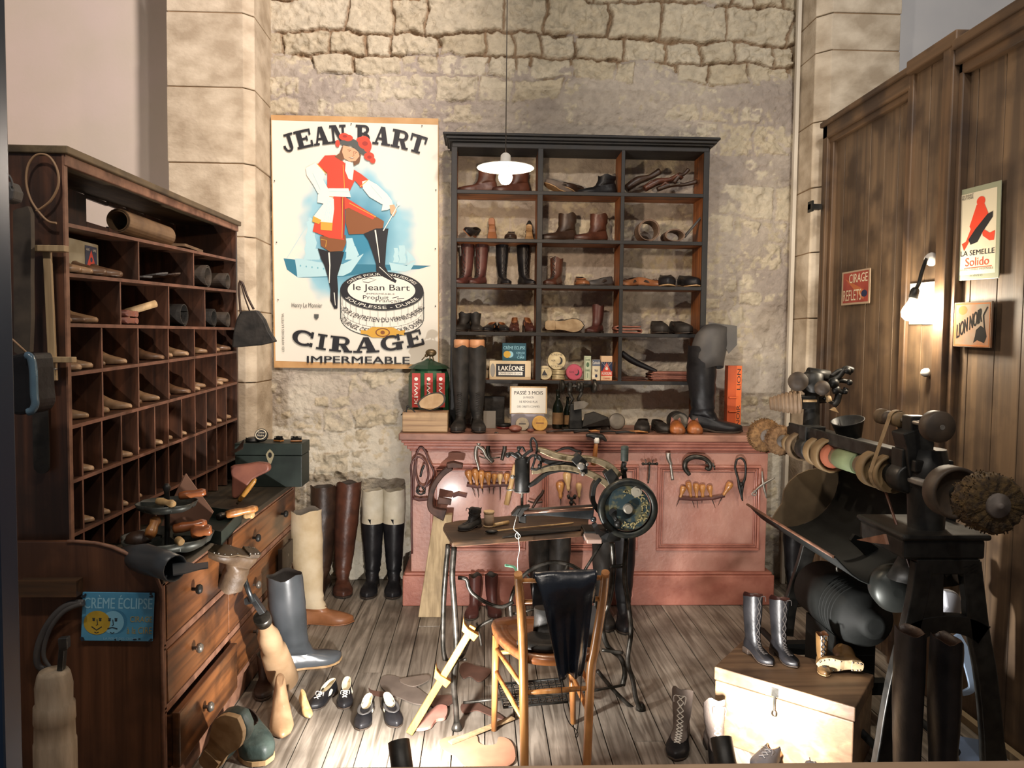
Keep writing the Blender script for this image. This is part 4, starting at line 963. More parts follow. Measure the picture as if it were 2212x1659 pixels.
    sc = P(1324, 1107, Y=2.967); MB().lathe([(9*px, -.001), (9*px, .002)], 20, sc, (0, 1, 0)).build('slot', mat('slot_black', '#050505', .9), d2)
    # arms
    am = MB(); strip(am, sm([(1160, 970), (1178, 975), (1198, 983), (1234, 990), (1270, 991), (1297, 998), (1318, 1010), (1335, 1030)]), [8, 13, 13, 12, 12, 16, 22], .045, YH)
    strip(am, sm([(1148, 1018), (1165, 1016), (1189, 1010), (1225, 1009), (1261, 1018), (1288, 1030), (1310, 1045), (1330, 1065)]), [10, 11, 12, 12, 13, 14, 20], .045, YH)
    am.build('upper_arm', M['brass'], r, bevel=.003)
    bm_ = MB(); strip(bm_, sm([(1141, 1050), (1155, 1042), (1170, 1030), (1185, 1021), (1215, 1016), (1250, 1022)]), [6, 9, 8, 5, 4], .035, YH)
    strip(bm_, sm([(1160, 988), (1185, 998), (1220, 1002), (1250, 1004)]), [8, 10, 7], .03, YH)
    strip(bm_, sm([(1295, 1032), (1284, 1046), (1280, 1062), (1280, 1080), (1290, 1098), (1305, 1110)]), [9, 10, 10, 16], .05, YH)
    strip(bm_, sm([(1310, 1015), (1325, 1040), (1330, 1070), (1325, 1110), (1318, 1150)]), [20, 26, 26, 30, 24], .05, YH)
    strip(bm_, [(1258, 1150), (1300, 1152), (1335, 1150)], [20, 26, 20], .12, YH+.03)
    bm_.build('arm_casting', M['blackm'], r, bevel=.003)
    MB().box(P(1265, 1160, Y=2.94).x, P(1297, 1160, Y=2.94).x, 2.90, 3.0, P(1280, 1169, Y=2.94).z, P(1280, 1160, Y=2.94).z).build('front_pad', mat('pink_pad', '#a58c80', .5), r, bevel=.003)
    hc = P(1128, 1026, Y=YH); hp = YH/FPX
    hd = MB().lathe([(15*hp, -37*hp), (16.5*hp, -35*hp), (16.5*hp, 32*hp), (14*hp, 35*hp), (14*hp, 39*hp), (6*hp, 40*hp)], 26, hc).build('head_cylinder', M['blackm'], r)
    MB().lathe([(3*hp, -68*hp), (3*hp, -34*hp)], 10, hc).lathe([(16.5*hp, -37.5*hp), (17.5*hp, -35*hp)], 24, hc).build('needle_bar', M['steel'], hd)
    kb = MB(); kb.ball(P(1107, 1030, Y=YH), 5*hp, 10); kb.tube([P(1096, 1059, Y=YH), P(1115, 1058, Y=YH)], .004, 6); kb.build('knob', M['steel'], hd)
    lk = MB()
    for pts, w in (([(1118, 990), (1121, 972), (1128, 966), (1134, 976)], 5), ([(1097, 984), (1104, 980), (1118, 988)], 9), ([(1150, 1010), (1156, 990), (1160, 970), (1158, 955), (1150, 946), (1146, 958), (1150, 975)], 5),
                   ([(1138, 1000), (1148, 985), (1166, 986), (1168, 1004), (1160, 1014), (1146, 1012)], 6), ([(1128, 988), (1140, 978), (1150, 972)], 7), ([(1168, 1012), (1195, 1004), (1222, 998)], 3), ([(1112, 985), (1118, 978), (1126, 986)], 6)):
        lk.tube([P(x, y, Y=YH-.02) for x, y in sm(pts)], w*hp/2, 8)
    for x, y, rr in ((1097, 983, 6), (1121, 968, 5), (1158, 985, 5), (1166, 1006, 5)): lk.ball(P(x, y, Y=YH-.03), rr*hp, 10)
    lk.build('linkage', M['blackm'], r)
    jt = MB(); strip(jt, [(1240, 985), (1256, 1000), (1262, 1022)], [22, 24, 12], .06, YH-.01); jt.build('arm_joint', M['blackm'], r, bevel=.003)
    jb = MB(); c2 = P(1255, 1007, Y=YH-.05); jb.lathe([(5*hp, -.008), (8*hp, -.006), (8.5*hp, .02)], 18, c2, (0, 1, 0)).ball(P(1259, 1024, Y=YH-.045), 5*hp, 10).ball(P(1268, 1003, Y=YH-.045), 4*hp, 10); jb.build('screw', M['steel'], r)
    # cylinder bed
    bd = MB(); yb = YH-.03
    A = [P(x, y, Y=yb) for x, y in ((1129, 1113), (1175, 1112), (1280, 1121), (1283, 1092), (1140, 1101))]
    bd.slab([Vector((p.x, yb-.02, p.z)) for p in A], (0, .05, 0)); bd.build('work_arm', M['steelblue'], r, bevel=.006)
    tb = MB(); tb.tube([P(1132, 1107, Y=yb-.028), P(1280, 1098, Y=yb-.028)], .008, 8); tb.build('arm_rail', mat('copper_rail', '#8a6a5a', .3, .8), r)
    tp = MB(); tp.slab([P(x, y, Y=yb-.03) for x, y in ((1104, 1114), (1118, 1098), (1146, 1094), (1132, 1108), (1126, 1117))], (0, .05, 0)); tp.box(*[v for v in (P(1120, 1128, Y=yb).x, P(1136, 1128, Y=yb).x, yb-.02, yb+.02, P(1128, 1128, Y=yb).z, P(1128, 1112, Y=yb).z)]); tp.build('arm_tip', M['blackm'], r, bevel=.003)
    # crank
    ck = P(1349, 996, Y=YH); MB().lathe([(8*hp, 0), (8.5*hp, .004), (8.5*hp, 30*hp), (8*hp, 33*hp), (4*hp, 34*hp)], 16, ck).build('crank_grip', mat('ribbed_grip', '#2d3430', .6, c2='#3c443c', scale=30, stretch=(1, 1, 5)), r)
    cr = MB(); cr.tube([P(1349, 998, Y=YH), P(1346, 1010, Y=YH), P(1349, 1034, Y=YH)], 6*hp, 8); cr.ball(P(1350, 1014, Y=YH-.01), 6*hp, 10); cr.build('crank', M['blackm'], r)
    bk = MB(); bk.ball(P(1282, 1122, Y=2.97), .012, 12); strip(bk, [(1283, 1130), (1292, 1150), (1312, 1158)], [10, 12, 16], .02, 2.99); bk.build('bracket', M['steelblue'], r)
M['steelblue'] = mat('dark_steel', '#6f7476', .3, .85, c2='#3e4244', scale=14)
sewing()
# thread, spool and things on the machine table
def table_things():
    z = .746
    c = P(1056, 1137, Z=z); sp = thing('thread_spool', 'wooden spool of pale thread standing on the machine table', 'spool', tuple(c))
    hp = c.y/FPX
    MB().lathe([(12*hp, 0), (12*hp, .004), (9.5*hp, .006), (9.5*hp, 28*hp), (12*hp, 30*hp), (12*hp, 34*hp)], 22).build('spool_core', M['pale'], sp)
    MB().lathe([(10.6*hp, .007), (10.8*hp, 14*hp), (10.6*hp, 27.5*hp)], 22).build('thread', mat('pale_thread', '#a88d72', .8, c2='#8d745c', scale=4, stretch=(1, 1, 60)), sp)
    shoe_px('small_boot', 'little worn black child boot on the machine table beside the spool', 'boot', (1037, 1136), (990, 1148), Z=z, L=.125, style='ankle', upper='blackl2', lace='lacedk', sole='soledk', H=.078, heel=.1, wide=1.15, wr=.03)
    a, b = P(1070, 1148, Z=z+.004), P(1234, 1131, Z=z+.004); d = Vector((.012, .015, 0))
    solo_room('rule', MB().slab([a, b, b+d, a+d], (0, 0, .003)), M['handlep'], 'pale flat wooden rule lying along the machine table', 'rule')
    solo_room('wooden_peg', MB().tube([P(1068, 1134, Z=z+.009), P(1098, 1128, Z=z+.009)], .008, 8), M['handlep'], 'short round wooden peg beside the spool on the machine table', 'peg')
    solo_room('oval_awl_plate', MB().ball(P(1062, 1148, Z=z+.008), .022, 12, sc=(1.2, .7, .33)), M['blackm'], 'small dark scraper tool lying before the spool', 'tool')
    solo_room('leather_strip', MB().slab([P(x, y, Z=z+.001) for x, y in ((1085, 1162), (1254, 1146), (1256, 1137), (1120, 1150))], (0, 0, .004)), M['blackl2'], 'dark leather strip along the front of the machine table', 'leather strip')
    Yt = 2.90
    pts = [(1117, 1112), (1112, 1130), (1110, 1143), (1118, 1150), (1124, 1158), (1119, 1164), (1113, 1158), (1118, 1150), (1121, 1172), (1122, 1190), (1118, 1210), (1119, 1236)]
    solo_room('thread', MB().tube([P(x, y, Y=Yt+(.10 if i < 2 else 0)) for i, (x, y) in enumerate(sm(pts, 4))], .0013, 5), M['white'], 'loose white thread hanging over the edge of the machine table', 'thread')
    solo_room('thread_end', MB().tube(spline([P(1091, 1221, Y=2.6), P(1103, 1223, Y=2.6), P(1112, 1226, Y=2.55), P(1116, 1236, Y=2.52)], 4), .0045, 8), mat('green_wool', '#6fa98c', .9), 'short green tube of yarn caught on the left chair post', 'yarn')
table_things()

# ================================================================ chair with apron
def chair():
    r = thing('bentwood_chair', 'low round-legged wooden chair with open rail back in front of the sewing machine', 'chair', (.23, 2.75, 0), room=True)
    def ext(pts, Ys):  # continue to the floor
        q = [P(x, y, Y=Y) for (x, y), Y in zip(pts, Ys)]; a, b = q[-2], q[-1]; t = b.z/max(1e-6, (a.z-b.z)); return q+[b+(b-a)*t]
    L = ext([(1119, 1239), (1123, 1285), (1127, 1334), (1130, 1400), (1131, 1457), (1133, 1645)], [2.48, 2.53, 2.575, 2.60, 2.60, 2.56])
    R = ext([(1308, 1236), (1303, 1285), (1296, 1334), (1285, 1400), (1276, 1457), (1268, 1645)], [2.50, 2.55, 2.59, 2.61, 2.61, 2.57])
    for q in (L, R): MB().tube(spline(q, 4), [.014, .0155, .0165, .0165, .0155, .013], 12).build('leg', M['chair'], r)
    for a, b in ((((1072, 1372), (1067, 1578)), (2.90, 2.91)), (((1236, 1440), (1238, 1562)), (2.95, 2.96))):
        q = [P(*a[0], Y=b[0]), P(*a[1], Y=b[1])]; q[-1].z = 0; MB().tube(q, [.015, .016, .011], 12).build('leg', M['chair'], r)
    zs = .42
    px = [(1063, 1342), (1072, 1336), (1100, 1331), (1160, 1330), (1220, 1330), (1268, 1334), (1287, 1345), (1292, 1362), (1282, 1398), (1268, 1414), (1235, 1421), (1191, 1423), (1150, 1419), (1120, 1409), (1084, 1383), (1066, 1358)]
    o = [P(x, y, Z=zs) for x, y in px]; o = spline(o, 3, True); cc = sum(o, Vector())/len(o)
    s = MB(); ins = [cc+(p-cc)*.72 for p in o]
    rings = [[p+Vector((0, 0, -.026)) for p in o], [cc+(p-cc)*1.01+Vector((0, 0, -.012)) for p in o], [cc+(p-cc)*.985 for p in o], [p for p in ins], [p+Vector((0, 0, -.006)) for p in [cc+(q-cc)*.70 for q in o]]]
    s.loft(rings); s.build('seat', M['chairs'], r)
    rp = lambda q, z: (lambda t: t)(next((q[i]+(q[i+1]-q[i])*((z-q[i].z)/(q[i+1].z-q[i].z)) for i in range(len(q)-1) if (q[i].z-z)*(q[i+1].z-z) <= 0)))
    for (pa, pb) in (((1133, 1253), (1303, 1244)), ((1136, 1308), (1294, 1299))):
        za, zb = P(*pa, Y=2.51).z, P(*pb, Y=2.53).z
        MB().tube([rp(L, za), rp(R, zb)], .0085, 10).build('back_rail', M['chair'], r)
    FL, FR = P(1072, 1372, Y=2.90), P(1236, 1440, Y=2.95); fl0, fr0 = P(1067, 1578, Y=2.91), P(1238, 1562, Y=2.96)
    at = lambda a, b, z: a+(b-a)*((z-a.z)/(b.z-a.z))
    st = [(at(FL, fl0, .33), rp(L, .31)), (at(FL, fl0, .24), rp(L, .20)), (at(FR, fr0, .30), rp(R, .31)), (at(FR, fr0, .20), rp(R, .22)), (rp(L, P(1142, 1497, Y=2.59).z), rp(R, P(1259, 1490, Y=2.59).z)), (at(FL, fl0, .31), at(FR, fr0, .31))]
    for a, b in st: MB().tube([a, (a+b)/2, b], [.0075, .010, .0075], 10).build('stretcher', M['chair'], r)
    # apron over the top rail
    z0 = P(1220, 1240, Y=2.49).z
    Lp = [(1152, 1243), (1161, 1263), (1176, 1316), (1195, 1402), (1207, 1461)]; Rp = [(1289, 1236), (1284, 1279), (1275, 1334), (1263, 1426), (1257, 1457)]
    Lq = spline([P(x, y, Y=2.475) for x, y in Lp], 5); Rq = spline([P(x, y, Y=2.475) for x, y in Rp], 5)
    g = MB(); rows = []; n = 22
    for i, (a, b) in enumerate(zip(Lq, Rq)):
        t = i/(len(Lq)-1); row = []
        for j in range(n):
            u = j/(n-1); p = a*(1-u)+b*u; p.y += -.004-.022*t*math.sin(u*9+1.0)*(1-.3*u)-.010*t*math.sin(u*17+t*3)+.006*math.sin(t*11+u*4); p.y -= .012*math.sin(min(t*4, 1)*PI/2); row.append(p)
        rows.append(row)
    back = [[p+Vector((0, .026, .004)) for p in rows[0]], [p+Vector((0, .030, -.03)) for p in rows[0]], [p+Vector((0, .034, -.11)) for p in rows[0]]]
    top = [[p+Vector((0, .013, .009)) for p in rows[0]]]
    g.loft(back[::-1]+top+rows, False, False, closed=False)
    ap = thing('leather_apron', 'shiny black leather apron draped over the back of the chair', 'apron', (.3, 2.48, .45), room=True)
    bb = g.build('apron_cloth', mat('apron_leather', '#101319', .24, c2='#1c222c', scale=8, bump=.35, bscale=14), ap); md = bb.modifiers.new('thick', 'SOLIDIFY'); md.thickness = .003
    MB().tube(spline([P(x, y, Y=2.44) for x, y in ((1211, 1461), (1213, 1490), (1219, 1533), (1230, 1562), (1246, 1578), (1248, 1590), (1243, 1592), (1247, 1578), (1251, 1545), (1254, 1500), (1256, 1457))], 4), .0016, 5).build('strap', M['lacedk'], ap)
    b2 = MB(); o2 = [P(x, y, Z=zs+.002) for x, y in ((1118, 1395), (1150, 1372), (1215, 1366), (1262, 1372), (1268, 1392), (1225, 1408), (1160, 1410))]
    c2 = sum(o2, Vector())/len(o2); o2 = spline(o2, 3, True)
    b2.loft([[p for p in o2], [c2+(p-c2)*1.03+Vector((0, 0, .014)) for p in o2], [c2+(p-c2)*.8+Vector((0, 0, .024)) for p in o2]]); 
    solo_room('folded_leather', b2, M['blackl2'], 'folded piece of black leather lying on the chair seat', 'leather')
    b3 = MB(); rr = []
    for i, (y0, w, x0) in enumerate(((1312, 52, 1178), (1345, 58, 1182), (1375, 60, 1180), (1398, 50, 1186))):
        c3 = P(x0, y0, Y=2.76); rr.append([c3+Vector((w*.0016*.5*math.cos(q), .035*math.sin(q)+.03*math.sin(i), 0)) for q in [2*PI*k/14 for k in range(14)]])
    zb = min(p.z for p in rr[-1])
    for p in rr[-1]: p.z = zs+.026
    b3.loft(rr[::-1]); solo_room('leather_bag', b3, M['blackl2'], 'slumped black leather bag standing on the chair seat behind the apron', 'bag')
    b4 = MB(); strip(b4, sm([(1276, 1310), (1282, 1340), (1276, 1370), (1272, 1398)]), [18, 26, 28, 20], .004, 2.66)
    solo_room('leather_offcut', b4, M['greyl'], 'grey leather offcut hanging beside the right chair post', 'leather')
chair()

# ================================================================ wooden measuring stick
def stick():
    a = P(884, 1584, Z=.012); b = P(1022, 1352, Y=2.86)
    r = thing('size_stick', 'long yellow wooden foot-measuring stick leaning on the left machine leg', 'measuring stick', (a.x, a.y, 0), room=True)
    d = (b-a).normalized(); n = Vector((0, -1, 0)); n = (n-d*n.dot(d)).normalized(); w = d.cross(n)
    def bar(c0, c1, ww, tt, nm, m='yellow'):
        q = [c0-w*ww, c0+w*ww, c1+w*ww, c1-w*ww]; return MB().slab([p-n*tt/2 for p in q], n*tt).build(nm, M[m], r, bevel=.002)
    bar(a, b, .0135, .012, 'stick'); L = (b-a).length
    for t, s in ((.50, 1), (.93, 1)):
        c = a+d*L*t; q = [c-w*.035+d*.03, c-w*.05+d*.05, c-w*.03+d*.0, c+w*.03-d*.012, c+w*.034+d*.018, c-w*.012+d*.02]
        MB().slab([p-n*.013 for p in q], n*.03).build('slider', M['yellow'], r, bevel=.002)
stick()

# ================================================================ trunk
def trunk():
    z1 = .285; FL, FR, BR, BL = [P(x, y, Z=z1) for x, y in ((1543, 1440), (1848, 1529), (1888, 1457), (1600, 1380))]
    BL = FL+(BR-FR)
    r = thing('lidded_box', 'old brown wooden lidded box with hasp standing at the foot of the grinding machine', 'trunk', tuple(((FL+BR)/2).xy)+(0,), room=True)
    def blk(z0, z1, g, nm, m, bevel=.004):
        c = (FL+BR)/2; q = [c+(p-c)*g for p in (FL, FR, BR, BL)]
        return MB().hexa([(p.x, p.y, z0) for p in q]+[(p.x, p.y, z1) for p in q]).build(nm, m, r, bevel=bevel)
    wd_ = wood('trunk_wood', '#7a6047', '#9d8160', 'X', .55, .8, c3='#5a4534')
    blk(0, .232, .985, 'box', wd_); blk(.235, .285, 1.0, 'lid', wood('trunk_wood_shaded', '#624c39', '#856a50', 'X', .55, .8, c3='#46362a'))  # lid is the same wood, grazing-light shade put into its colour
    d = (FR-FL).normalized(); n = Vector((d.y, -d.x, 0)); m = FL+(FR-FL)*.46
    if n.y > 0: n = -n
    h = MB()
    def pl(u0, u1, za, zb, t): q = [m+d*u0, m+d*u1, m+d*u1, m+d*u0]; h.slab([(q[0].x, q[0].y, za), (q[1].x, q[1].y, za), (q[2].x, q[2].y, zb), (q[3].x, q[3].y, zb)], n*t)
    pl(-.012, .012, .24, .272, .003); pl(-.004, .004, .19, .245, .004)
    c = m+n*.006; h.tube([(c.x+d.x*.008*math.cos(q), c.y+d.y*.008*math.cos(q), .18+.011*math.sin(q)) for q in [2*PI*i/12 for i in range(12)]], .002, 5, closed=True)
    h.build('hasp', M['iron'], r)
    u = (BL-FL).normalized(); fz = z1
    def on(px, py, ang, L, lb, **k):
        c = P(px, py, Z=z1); return footwear(k.pop('name', 'laced_boot'), lb, 'boot', (c.x, c.y, z1+.001), (0, 0, math.radians(ang)), L, k.pop('style', 'mid'), **k)
    on(1634, 1420, -72, .165, 'tall black boot laced all the way up, left of its pair on the trunk', upper='blackl', lace='lacedk', lining='redl', H=.235, heel=.16, wr=.02, wide=1.05)
    on(1690, 1423, -78, .165, 'tall black boot laced all the way up, right of its pair on the trunk', upper='blackl', lace='lacedk', lining='redl', H=.225, heel=.16, wr=.02, wide=1.05)
    on(1776, 1445, -105, .135, 'small bronze laced child boot standing on the trunk', name='child_boot', style='ankle', upper='bronze', lace='lacedk', lining='tanl', sole='sole', H=.125, heel=.09)
    c = P(1828, 1462, Z=z1)
    footwear('child_boot', 'small studded boot lying on its side on the trunk, pale sole towards the window', 'boot', (c.x, c.y+.02, z1+.032), (math.radians(82), 0, math.radians(172)), .165, 'ankle', 'bronze', lining='tanl', sole='solepale', H=.11, heel=.09, nails=True)
M['bronze'] = mat('bronze_leather', '#6b5030', .3, c2='#4e3a22', scale=14, bump=.25)
trunk()

# ================================================================ grinding and finishing machine
M['sootblack'] = mat('soot_black', '#0e100f', .7, spec=.25, c2='#181a19', scale=14)
def grinder():
    GX = 1.42
    r = thing('finishing_machine', 'big black cobbler finishing machine with row of grinding wheels, brushes and motor along the partition', 'finishing machine', (1.5, 3.0, 0), room=True)
    def at(x, y, X=GX): return P(x, y, X=X)
    S0, S1 = at(1640, 941), at(2150, 1090)
    zc = (at(1788, 984).z+at(2047, 1064).z)/2
    S0.z = at(1655, 942).z; S1.z = at(2137, 1086).z
    def ax(px): c = at(px, 1000); t = (c.y-S0.y)/(S1.y-S0.y); return S0+(S1-S0)*t
    MB().tube([S0, S1], .013, 12).build('shaft', M['steel'], r)
    felt = mat('felt_wheel', '#6e5a42', .8, c2='#55442f', scale=20, bump=.2, bscale=60); dark = mat('dark_wheel', '#4a3d30', .6, c2='#332a22', scale=18)
    tanw = mat('tan_wheel', '#87704f', .6, c2='#6b5639', scale=12)
    def wheel(px, rpx, th, m, nm='grinding_wheel', inner=.35, im='dk', rnd=.003):
        c = ax(px); R = rpx*c.y/FPX
        w = MB().lathe([(R*inner, -th*.25), (R*.82, -th*.28), (R*.86, -th/2), (R-rnd, -th/2), (R, -th/2+rnd), (R, th/2-rnd), (R-rnd, th/2), (R*.86, th/2), (R*.82, th*.25), (R*inner, th*.22)], 36, c, (0, -1, 0)).build(nm, m, r)
        hb = MB().lathe([(R*inner*.8, -th*.65), (R*inner, -th*.5), (R*inner, th*.5), (R*inner*.7, th*.8), (R*inner*.3, th*.85)], 20, c, (0, -1, 0)); hb.build('wheel_hub', M['iron'] if im == 'dk' else im, w)
    def brush(px, rpx, th, col1, col2, nm='bristle_brush'):
        c = ax(px); R = rpx*c.y/FPX; rs = random.Random(px)
        m = mat('bristle_'+nm+str(px), col1, .9, c2=col2, scale=60, bump=.6, bscale=120)
        b = MB(); K = 64; prof = [(.35, -.5), (.9, -.55), (1.0, -.28), (.93, -.12), (1.02, .02), (.95, .2), (1.0, .38), (.88, .55), (.35, .5)]
        b.loft([[c+Vector((R*p*math.cos(2*PI*j/K)*(1+rs.uniform(-.05, .04)*(p > .8)), -th*y*(1+rs.uniform(-.15, .15)*(p > .8)), R*p*math.sin(2*PI*j/K)*(1+rs.uniform(-.05, .04)*(p > .8)))) for j in range(K)] for p, y in prof])
        for j in range(260):
            a = rs.uniform(0, 2*PI); y = rs.uniform(-.5, .5)*th; d = Vector((math.cos(a), 0, math.sin(a))); q = c+d*R*.9+Vector((0, y, 0))
            b.tube([q, q+d*R*rs.uniform(.1, .17)+Vector((0, rs.uniform(-.006, .006), 0))], .0018, 3, cap=False)
        o = b.build(nm, m, r)
        MB().lathe([(R*.42, -th*.62), (R*.42, th*.56), (R*.38, th*.62), (R*.12, th*.63), (R*.10, th*.70), (R*.03, th*.71)], 24, c, (0, -1, 0)).build('wheel_hub', mat('hub_wood', '#6a615a', .7, c2='#453d36', scale=20), o)
    brush(1650, 36, .07, '#7c5c38', '#573d22'); brush(1684, 32, .06, '#836444', '#5e442a')
    wheel(1708, 20, .03, tanw); wheel(1728, 31, .05, felt); wheel(1768, 32, .05, tanw); wheel(1792, 38, .06, tanw, inner=.72, im=mat('red_felt', '#8f4f35', .8)); wheel(1812, 19, .05, felt, inner=.5)
    c0, c1 = ax(1816), ax(1858); R = 24*c1.y/FPX
    MB().lathe([(R, 0), (R, (c1-c0).length)], 30, c0, (c1-c0)).build('sanding_drum', mat('green_drum', '#7d8a66', .7, c2='#6f7c59', scale=8), r)
    wheel(1868, 22, .05, felt, inner=.6); wheel(1893, 41, .05, tanw, inner=.5); wheel(1925, 43, .045, tanw, inner=.55)
    wheel(2060, 58, .06, dark, inner=.25); brush(2137, 66, .085, '#54401f', '#2c2012')
    # bearings and arms
    blk = M['blackm']
    for px in (1745, 1955):
        b = MB(); c = ax(px); b.lathe([(.045, -.04), (.05, -.03), (.05, .03), (.045, .04)], 20, c, (0, 1, 0))
        b.box(c.x-.03, c.x+.06, c.y-.035, c.y+.035, c.z, c.z+.10)
        b.build('bearing', blk, r, bevel=.004)
    # bridging beam between the two heads
    bm = MB(); a1, a2 = at(1730, 930, GX+.04), at(1992, 966, GX+.04); za = (a1.z+a2.z)/2
    bm.box(GX-.01, GX+.12, a2.y-.05, a1.y+.04, za-.05, za-.01); bm.box(GX-.02, GX-.005, a2.y, a1.y, za-.04, za+.01); bm.build('beam', blk, r, bevel=.005)
    # near pedestal under the shaft
    yn = ax(1960).y
    pd = MB(); prof = [(zc+.11, .05, .06), (zc+.02, .07, .07), (zc-.06, .062, .055), (zc-.20, .055, .05), (zc-.27, .09, .07), (.73, .12, .09)]
    pd.loft([[Vector((GX+.06+w*math.cos(q)+.0, yn-.02+d*math.sin(q), z)) for q in [2*PI*k/18 for k in range(18)]] for z, w, d in prof])
    pd.build('pedestal', M['blackm'], r)
    # upper spindle on the near head
    U0, U1 = at(1905, 900), at(2028, 921); U1.z = U0.z = (U0.z+U1.z)/2; 
    MB().tube([U0, U1+Vector((0, -.02, 0))], .008, 10).build('upper_spindle', M['steel'], r)
    up = lambda px: U0+(U1-U0)*((at(px, 900).y-U0.y)/(U1.y-U0.y))
    def uw(px, rp, th, m, nm='pulley'):
        c = up(px); R = rp*c.y/FPX; MB().lathe([(R*.3, -th/2-.004), (R-.004, -th/2), (R, -th/2+.004), (R, th/2-.004), (R-.004, th/2), (R*.25, th/2+.006)], 28, c, (0, -1, 0)).build(nm, m, r)
    uw(1905, 17, .03, felt); uw(1922, 15, .03, dark); uw(1940, 17, .04, tanw); uw(2025, 35, .045, dark, 'grinding_wheel')
    h = MB(); c = up(1940); strip(h, [(1965, 925), (1975, 960), (1972, 1000), (1968, 1050)], [60, 62, 50, 30], .08, yn); h.box(c.x-.01, c.x+.05, c.y-.10, c.y-.04, c.z-.06, c.z+.02); h.tube([c, c+Vector((.03, .0, -.07))], .012, 8); h.build('near_head', blk, r, bevel=.006)
    # belt over the pulleys
    bl = MB(); cU, cL = up(1938), ax(1922); RU, RL = 18.5*cU.y/FPX, 44*cL.y/FPX; path = []
    for k in range(13): q = PI*k/12; path.append(cU+Vector((RU*math.cos(q), 0, RU*math.sin(q))))
    for k in range(13): q = PI+PI*k/12; path.append(Vector((cL.x, cL.y, cL.z))+Vector((RL*math.cos(q), 0, RL*math.sin(q))))
    rings = [[p+Vector((0, -.012, 0)), p+Vector((0, .012, 0)), p*1+Vector((0, .012, .003)), p+Vector((0, -.012, .003))] for p in path]
    bl.loft(rings, wrap=True, smooth=False); bl.build('drive_belt', mat('canvas_belt', '#8f7a5c', .8, c2='#7a6648', scale=30), r)
    b2 = MB(); b2.tube([at(1908, 1046, 1.40), at(1942, 1150, 1.40), at(1972, 1246, 1.41)], .0045, 6); b2.build('drive_cord', M['brownl'], r)
    # far column with the shaping head
    yc = at(1753, 930, 1.46).y; cx = P(1753, 900, Y=yc).x
    cl = MB(); cl.lathe([(.042, zc+.02), (.036, zc+.08), (.032, zc+.22), (.032, P(1753, 850, Y=yc).z), (.045, P(1753, 845, Y=yc).z), (.045, P(1753, 808, Y=yc).z), (.02, P(1753, 800, Y=yc).z)], 20, (cx, yc, 0)); cl.build('column', blk, r)
    hp = yc/FPX; hd = MB()
    MB().tube([P(1745, 806, Y=yc), P(1790, 812, Y=yc)], 13*hp, 10).build('upper_head', blk, r); hd.tube([P(1735, 866, Y=yc), P(1785, 862, Y=yc)], 9*hp, 8); hd.box(P(1733, 1, Y=yc).x, P(1779, 1, Y=yc).x, yc-.05, yc+.05, P(1755, 882, Y=yc).z, P(1755, 854, Y=yc).z)
    hd.build('shaping_head', blk, r, bevel=.004)
    for px, py, rp in ((1724, 824, 21), (1776, 838, 16)):
        c = P(px, py, Y=yc-.05); MB().lathe([(rp*hp*.3, -.014), (rp*hp, -.008), (rp*hp, .008), (rp*hp*.3, .014)], 24, c, (.5, 1, 0)).build('pulley', dark, r)
    jw = MB()
    for pts, w in (([(1790, 825), (1810, 815), (1826, 797), (1842, 800)], 14), ([(1795, 830), (1815, 822), (1836, 826)], 10), ([(1800, 845), (1822, 846), (1828, 838)], 12), ([(1795, 812), (1815, 800), (1838, 806)], 9), ([(1812, 850), (1808, 866), (1800, 876)], 16), ([(1780, 858), (1795, 868), (1806, 872)], 9)):
        jw.tube([P(x, y, Y=yc-.02) for x, y in sm(pts)], w*hp/2, 8)
    for x, y, q in ((1830, 800, 8), (1835, 826, 7), (1826, 846, 6), (1801, 828, 12), (1806, 842, 10)): jw.ball(P(x, y, Y=yc-.03), q*hp, 10)
    jw.build('clamp_jaw', M['blackm'], r)
    jm = MB(); jm.tube([P(1785, 862, Y=yc-.03), P(1793, 860, Y=yc-.03)], 8*hp, 12); jm.tube([P(1734, 866, Y=yc-.05), P(1764, 866, Y=yc-.05)], 3*hp, 8); jm.slab([P(x, y, Y=yc-.04) for x, y in ((1795, 886), (1804, 880), (1812, 892))], (0, .02, 0)); jm.build('jaw_insert', M['pale'], r)
    cn = MB(); a, b_ = P(1730, 868, Y=yc-.02), P(1662, 872, Y=yc+.02); pr = []; K = 8
    for i in range(K):
        t0 = i/K; R = (27-15*t0**1.5)*hp; l = (b_-a).length
        pr += [(R*.9, l*t0), (R, l*(t0+.03)), (R*.98, l*(t0+.09)), (R*.86, l*(t0+.115))]
    pr.append((4*hp, (b_-a).length)); cn.lathe(pr, 28, a, b_-a); cn.build('ribbed_cone', mat('ribbed_wood', '#8f7860', .6, c2='#7b654e', scale=14), r)
    # black dust cup
    cc = P(1833, 925, X=1.50); q = cc.y/FPX
    cu = MB(); cu.lathe([(20*q, -.07), (34*q, .03), (36*q, .035), (33*q, .035), (19*q, -.05), (3*q, -.055)], 30, cc, (-.25, -.15, 1), cap=False); cu.build('dust_cup', blk, r); MB().tube([P(1700, 1, X=1.5)*0+cc+Vector((.005, 0, -.06)), cc+Vector((.0, .02, -.14))], .012, 8).build('cup_stem', blk, r)
    # dust hood: half drum open towards the aisle
    hx = 1.56; y0, y1 = P(1916, 1100, X=1.42).y, P(1700, 1050, X=1.42).y
    R = .235; ctr = Vector((1.44, 0, .90)); ang = [math.radians(a) for a in range(-100, 96, 14)]
    def hs(y, R, s=0): return [Vector((ctr.x+.02+R*math.cos(a)*.8, y, ctr.z+R*math.sin(a)*.9)) for a in ang]
    ho = MB(); front = [Vector((1.24, 0, .745)), Vector((1.32, 0, .70))]
